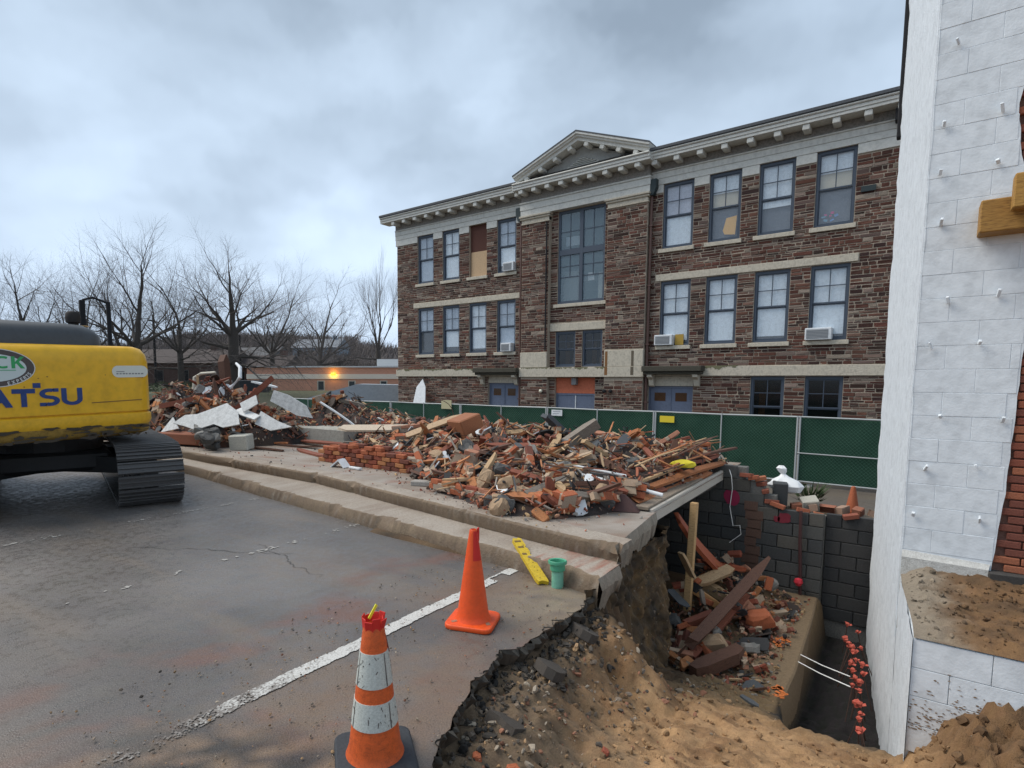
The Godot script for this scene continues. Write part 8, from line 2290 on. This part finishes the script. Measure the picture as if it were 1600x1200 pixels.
func build_background() -> void:
	rng.seed = 900
	# wooded hills, their colour lifted to stand in for haze
	var hh := func(x: float, z: float) -> Vector3:
		var d := Vector2(x, z).length()
		var az := atan2(-x, -z)
		var ridge := 4.8 + 2.2 * nz(az * 3.0, 1.0, 1.0) + 2.6 * sst(0.70, 0.95, az) * (1.0 - sst(1.0, 1.25, az))
		var y := 0.5 + ridge * sst(95.0, 150.0, d) + 0.5 * nz(x, z, 0.12) + 0.9 * nz(x, z, 0.6) * sst(90.0, 110.0, d)
		return Vector3(x, y - 1.5 * (1.0 - sst(80.0, 95.0, d)), z)
	var hc := func(x: float, z: float, _y: float) -> Color: return Color(0.13, 0.11, 0.098).lerp(Color(0.09, 0.095, 0.07), clampf(0.5 + nz(x, z, 0.15) * 1.2, 0, 1)) * (1.0 + 0.35 * nz(x, z, 1.2))
	struct(obj("hills", grid(lines([[-230.0, 2.2], [-60.0]]), lines([[-190.0, 2.2], [-20.0]]), hh, hc), mat(Color(1, 1, 1), 0.95, "mid", 0.5, "", 1, true)))
	# far woods on the hills, haze imitated by a lighter colour
	var brush := Shape.new()
	for i in 26:
		var a := rnd(0, TAU); var b := Vector3(rnd(-0.15, 0.15), rnd(0.1, 0.5), rnd(-0.15, 0.15)); var e := b + Vector3(cos(a) * rnd(0.1, 0.45), rnd(0.25, 0.6), sin(a) * rnd(0.1, 0.45))
		brush.tube([b, e], [0.02, 0.006], 3, false)
	brush.tube([Vector3(0, -0.2, 0), Vector3(0, 0.7, 0)], [0.035, 0.015], 4, false)
	var ts: Array = []; var cs: Array = []
	for i in 2600:
		var az := rnd(0.55, 1.45); var d := rnd(92, 160)
		var x := -sin(az) * d; var z := -cos(az) * d
		var q: Vector3 = hh.call(x, z)
		var k := rnd(3.0, 5.5)
		ts.append(Transform3D(Basis(Vector3.UP, rnd(0, TAU)) * Basis.from_scale(Vector3(k, k * rnd(0.8, 1.1), k)), q)); cs.append(Color(0.165, 0.14, 0.13) * rnd(0.6, 1.3))
	tag(scatter("woods", brush.flat(), mat(Color(1, 1, 1), 0.95, "", 1, "", 1, true), ts, cs), "far bare brown woods covering the low hills", "woods")
	# trees one can tell apart
	bare_tree("bare_tree", "tallest bare tree with a thick straight trunk between the excavator and the low pink building", Vector3(-38.5, 0.6, -22.9), 10.6, 4.6, 0.40, 7, 0.24, 0.74, 41, 6, 6)
	bare_tree("bare_tree", "bare tree that forks low into a wide vase just above the excavator's counterweight", Vector3(-39.9, 1.1, -16.8), 9.6, 2.9, 0.36, 6, 0.26, 0.74, 57, 1, 6)
	bare_tree("bare_tree", "bare tree at the left edge of the photo above the black engine hood", Vector3(-52.7, 0.8, -13.6), 10.2, 2.6, 0.36, 6, 0.26, 0.74, 63, 2, 6)
	bare_tree("bare_tree", "bare tree behind the roof of the low pink building", Vector3(-46.5, 0.6, -37.0), 11.2, 2.8, 0.34, 7, 0.24, 0.74, 75, 4, 6)
	bare_tree("bare_tree", "slim bare tree right against the left end of the stone school", Vector3(-43.2, 0.6, -42.2), 11.5, 4.0, 0.28, 4, 0.85, 0.36, 83, 3, 6)
	bare_tree("bare_tree", "bare tree between the left edge tree and the low forking tree", Vector3(-55.0, 0.8, -22.0), 10.2, 3.0, 0.30, 5, 0.42, 0.6, 94, 2, 6)
	bare_tree("bare_tree", "fine twigged bare tree filling the gap right of the tallest tree", Vector3(-52.0, 1.0, -35.5), 12.0, 3.4, 0.3, 7, 0.28, 0.7, 103, 3, 6)
	bare_tree("bare_tree", "fine twigged bare tree just left of the tallest tree", Vector3(-53.5, 1.0, -26.5), 11.4, 3.2, 0.3, 7, 0.28, 0.7, 117, 3, 6)
	bare_tree("bare_tree", "farther bare tree behind the left edge tree", Vector3(-66.0, 1.0, -22.5), 12.5, 3.0, 0.3, 7, 0.28, 0.7, 121, 3, 6)
	# low pink building with a white band
	var lb := thing("low_building", "long low pink brick building with a white band beyond the fence", "building", Transform3D())
	var A := Vector3(-44.9, 0, -28.0); var B := Vector3(-33.6, 0, -37.0)
	var ux := (B - A).normalized(); var uz := Vector3(-ux.z, 0, ux.x)
	if uz.dot(-A) < 0: uz = -uz
	var L := A.distance_to(B)
	var f := Transform3D(Basis(ux, Vector3.UP, ux.cross(Vector3.UP)), A)
	var out := 1.0 if f.basis.z.dot(uz) > 0 else -1.0
	var pink := mat(Color(0.66, 0.345, 0.245), 0.9, "soft", 1.0)
	var s := Shape.new(); s.bx(Vector3(0, -0.5, -8 * out), Vector3(L, 2.72, 0)); obj("wall", s.flat(), pink, lb, f)
	s = Shape.new(); s.bx(Vector3(-0.04, 1.74, 0.0), Vector3(L + 0.04, 2.16, 0.07 * out)); obj("white_band", s.flat(), mat(Color(0.76, 0.69, 0.60), 0.8), lb, f)
	s = Shape.new(); s.bx(Vector3(-0.1, 2.725, -8.1 * out), Vector3(L + 0.1, 2.84, 0.12 * out)); obj("roof", s.flat(), mat(Color(0.6, 0.62, 0.63), 0.7), lb, f)
	s = Shape.new(); s.bx(Vector3(L * 0.76, 2.845, -6 * out), Vector3(L * 1.02, 3.5, -2 * out)); obj("roof_box", s.flat(), mat(Color(0.55, 0.57, 0.58), 0.7), lb, f)
	for q in [[0.035, 0.15, 0.6, 1.62], [0.42, 0.465, 0.74, 1.6], [0.605, 0.65, 0.74, 1.6], [0.795, 0.84, 0.74, 1.6]]:
		s = Shape.new(); s.bx(Vector3(L * q[0], q[2], 0.01 * out), Vector3(L * q[1], q[3], 0.06 * out)); var w := obj("window", s.flat(), mat(Color(0.5, 0.48, 0.42), 0.8), lb, f)
		var nn := 4 if q[1] - q[0] > 0.05 else 1
		for i in nn:
			var xa: float = lerpf(L * q[0] + 0.07, L * q[1] - 0.07, i / float(nn)) + 0.02; var xb: float = lerpf(L * q[0] + 0.07, L * q[1] - 0.07, (i + 1) / float(nn)) - 0.02
			s = Shape.new(); s.bx(Vector3(xa, q[2] + 0.07, 0.06 * out), Vector3(xb, q[3] - 0.07, 0.065 * out)); obj("pane", s.flat(), mat(Color(0.03, 0.04, 0.045), 0.15), w)
	# its lit yard lamp
	var lp := f * Vector3(L * 0.52, 2.12, 0.25 * out)
	var lamp := thing("yard_lamp", "lit yellow lamp on the white band of the low pink building", "lamp", at(lp))
	s = Shape.new(); s.bx(Vector3(-0.24, -0.08, -0.1), Vector3(0.24, 0.14, 0.1), 0.04)
	var em := mat(Color(0.9, 0.6, 0.15), 0.5); em.emission_enabled = true; em.emission = Color(1.0, 0.74, 0.12); em.emission_energy_multiplier = 0.8
	obj("lens", s.flat(), em, lamp)
	var ol := OmniLight3D.new(); ol.name = "lamp_light"; ol.light_color = Color(1.0, 0.78, 0.3); ol.light_energy = 0.3; ol.omni_range = 12.0; ol.omni_attenuation = 2.0; ol.light_size = 0.2; ol.shadow_enabled = true
	lamp.add_child(ol); ol.position = Vector3(0, 0.0, 0)
	# grey lean-to roof in front of it
	var sh := thing("grey_shed", "low grey shed with a shallow pitched metal roof before the pink building", "shed", Transform3D(f.basis, Vector3(-32.5, 0, -25.2)))
	s = Shape.new(); s.prism(PackedVector2Array([Vector2(-0.4, 0.35), Vector2(3.4, 1.42), Vector2(7.0, 1.35), Vector2(8.6, 0.4), Vector2(8.6, 0.3), Vector2(-0.4, 0.25)]), -1.5, 1.5); obj("roof", s.flat(), mat(Color(0.33, 0.37, 0.41), 0.5, "soft", 0.5), sh)
	s = Shape.new(); s.bx(Vector3(-0.1, -1.2, -1.2), Vector3(8.3, 0.28, 1.2)); obj("wall", s.flat(), mat(Color(0.2, 0.21, 0.22), 0.8), sh)
	# street lamp with a hanging arm
	var sl := thing("street_lamp", "tall dark street lamp with a drooping arm above the excavator's hood", "street lamp", at(Vector3(-32.4, 0, -12.4)))
	s = Shape.new(); s.tube([Vector3(0, -0.5, 0), Vector3(0, 5.7, 0)], [0.13, 0.10], 8); obj("pole", s.smooth(0.6), K.dark, sl)
	s = Shape.new(); s.tube([Vector3(0, 5.65, 0), Vector3(-0.3, 5.9, 0.6), Vector3(-0.5, 5.75, 1.0)], [0.07, 0.06, 0.06], 6); obj("arm", s.smooth(0.6), K.dark, sl)
	s = Shape.new(); s.bx(Vector3(-0.62, 4.2, 0.9), Vector3(-0.42, 5.75, 1.15), 0.03); obj("banner_arm", s.flat(), K.dark, sl)
	# globe lamp, poles, hedge, houses
	var gl := thing("globe_lamp", "white globe lamp on a short dark post before the thick tree trunk", "lamp", at(Vector3(-37.0, 0, -21.6)))
	s = Shape.new(); s.tube([Vector3(0, -0.5, 0), Vector3(0, 1.35, 0)], [0.06, 0.05], 6); obj("post", s.flat(), K.dark, gl)
	var sm := SphereMesh.new(); sm.radius = 0.26; sm.height = 0.5; obj("globe", sm, K.white, gl, at(Vector3(0, 1.58, 0)))
	for q in [[Vector3(-54.4, 0, -33.2), 6.2, "thin dark pole right of the thickest tree trunk"], [Vector3(-62.0, 0, -28.0), 8.4, "distant utility pole with a crossbar left of the thickest tree trunk"]]:
		var up := thing("utility_pole", q[2], "pole", at(q[0]))
		s = Shape.new(); s.tube([Vector3(0, -1, 0), Vector3(0, q[1], 0)], [0.15, 0.11], 6); obj("pole", s.flat(), K.dark, up)
		if q[1] > 7: s = Shape.new(); s.bar(Vector3(-0.9, q[1] - 0.7, -0.9), Vector3(0.9, q[1] - 0.7, 0.9), 0.1, 0.12); obj("crossbar", s.flat(), K.dark, up)
	var hd := thing("hedge", "dark green hedge beyond the far heap, right of the excavator", "hedge", at(Vector3(-45.0, 0.7, -23.0)))
	s = Shape.new()
	for i in 5000:
		var p := Vector3(rnd(-4.5, 4.0), rnd(-0.2, 1.0), rnd(-0.6, 0.6))
		p.y *= 0.75 + 0.3 * nz(p.x, 3.0, 0.9)
		var a := Vector3(rnd(-0.1, 0.1), rnd(-0.05, 0.1), rnd(-0.1, 0.1)); var b := Vector3(rnd(-0.1, 0.1), rnd(-0.05, 0.1), rnd(-0.1, 0.1))
		s.col = Color(0.035, 0.06, 0.022) * rnd(0.6, 1.6)
		s.tri(p, p + a, p + b)
	stuff(obj("leaves", s.flat(), mat(Color(1, 1, 1), 0.8, "", 1, "", 1, true), hd, Transform3D(Basis(Vector3.UP, 0.7), Vector3())))
	var ct := Shape.new(); ct.bx(Vector3(-2.4, -0.5, -1.2), Vector3(2.0, 1.35, 1.2), 0.03)
	tag(obj("dark_container", ct.flat(), mat(Color(0.035, 0.04, 0.048), 0.7), self, at(Vector3(-40.6, 0.3, -24.6), 0.65)), "dark container beside the thick tree trunk beyond the heap", "container")
	house("brick_house", "big red brick house with a dark roof behind the trees left of the thick trunk", Vector3(-70.0, 0.0, -34.5), 15.0, 3.6, 5.3, 9.0, 0.62, Color(0.11, 0.065, 0.055), Color(0.055, 0.038, 0.034), 5)
	house("brick_house", "plain red brick house half hidden by the thick tree trunk", Vector3(-63.0, 0.0, -42.0), 7.0, 3.2, 4.6, 7.0, 0.6, Color(0.14, 0.075, 0.06), Color(0.06, 0.042, 0.038), 2)
	house("blue_house", "pale blue-grey house on the wooded hill near the stone school", Vector3(-92.0, 4.5, -74.0), 9.0, 3.2, 5.0, 7.0, 0.5, Color(0.30, 0.36, 0.42), Color(0.24, 0.26, 0.29), 3)
	house("grey_house", "grey roofed house low on the hill left of the blue house", Vector3(-96.0, 3.2, -62.0), 10.0, 2.6, 4.4, 7.0, 0.5, Color(0.2, 0.19, 0.18), Color(0.12, 0.12, 0.125), 3)

func house(called: String, label: String, p: Vector3, w: float, h: float, ridge: float, d: float, ry: float, wall: Color, roof: Color, n: int) -> void:
	var o := thing(called, label, "house", at(p, ry))
	var s := Shape.new(); s.bx(Vector3(-w / 2, -2.0, -d / 2), Vector3(w / 2, h, d / 2)); obj("wall", s.flat(), mat(wall, 0.9, "mid", 0.8), o)
	s = Shape.new()
	s.prism(PackedVector2Array([Vector2(-d / 2 - 0.4, h - 0.1), Vector2(d / 2 + 0.4, h - 0.1), Vector2(0, ridge)]), -w / 2 - 0.3, w / 2 + 0.3, Transform3D(Basis(Vector3.UP, PI / 2), Vector3()))
	var r := obj("roof", s.flat(), mat(roof, 0.8, "mid", 1.0), o)
	s = Shape.new(); s.bx(Vector3(w * 0.28, ridge - 1.2, -0.4), Vector3(w * 0.28 + 0.7, ridge + 0.6, 0.4)); obj("chimney", s.flat(), mat(wall * 0.8, 0.9), r)
	for i in n:
		var x := -w / 2 + w * (i + 0.5) / n
		s = Shape.new(); s.bx(Vector3(x - 0.5, h * 0.4, d / 2), Vector3(x + 0.5, h * 0.4 + 1.3, d / 2 + 0.05)); var win := obj("window", s.flat(), mat(Color(0.09, 0.08, 0.075), 0.8), o)
		s = Shape.new(); s.bx(Vector3(x - 0.42, h * 0.4 + 0.08, d / 2 + 0.05), Vector3(x + 0.42, h * 0.4 + 1.22, d / 2 + 0.06)); obj("pane", s.flat(), K.dark, win)

func _ready() -> void:
	make_view()
	make_sky()
	make_textures()
	build_ground()
	build_school()
	build_steps()
	build_basement()
	build_painted_wall()
	build_fence()
	build_excavator()
	build_cones()
	build_rubble()
	build_background()
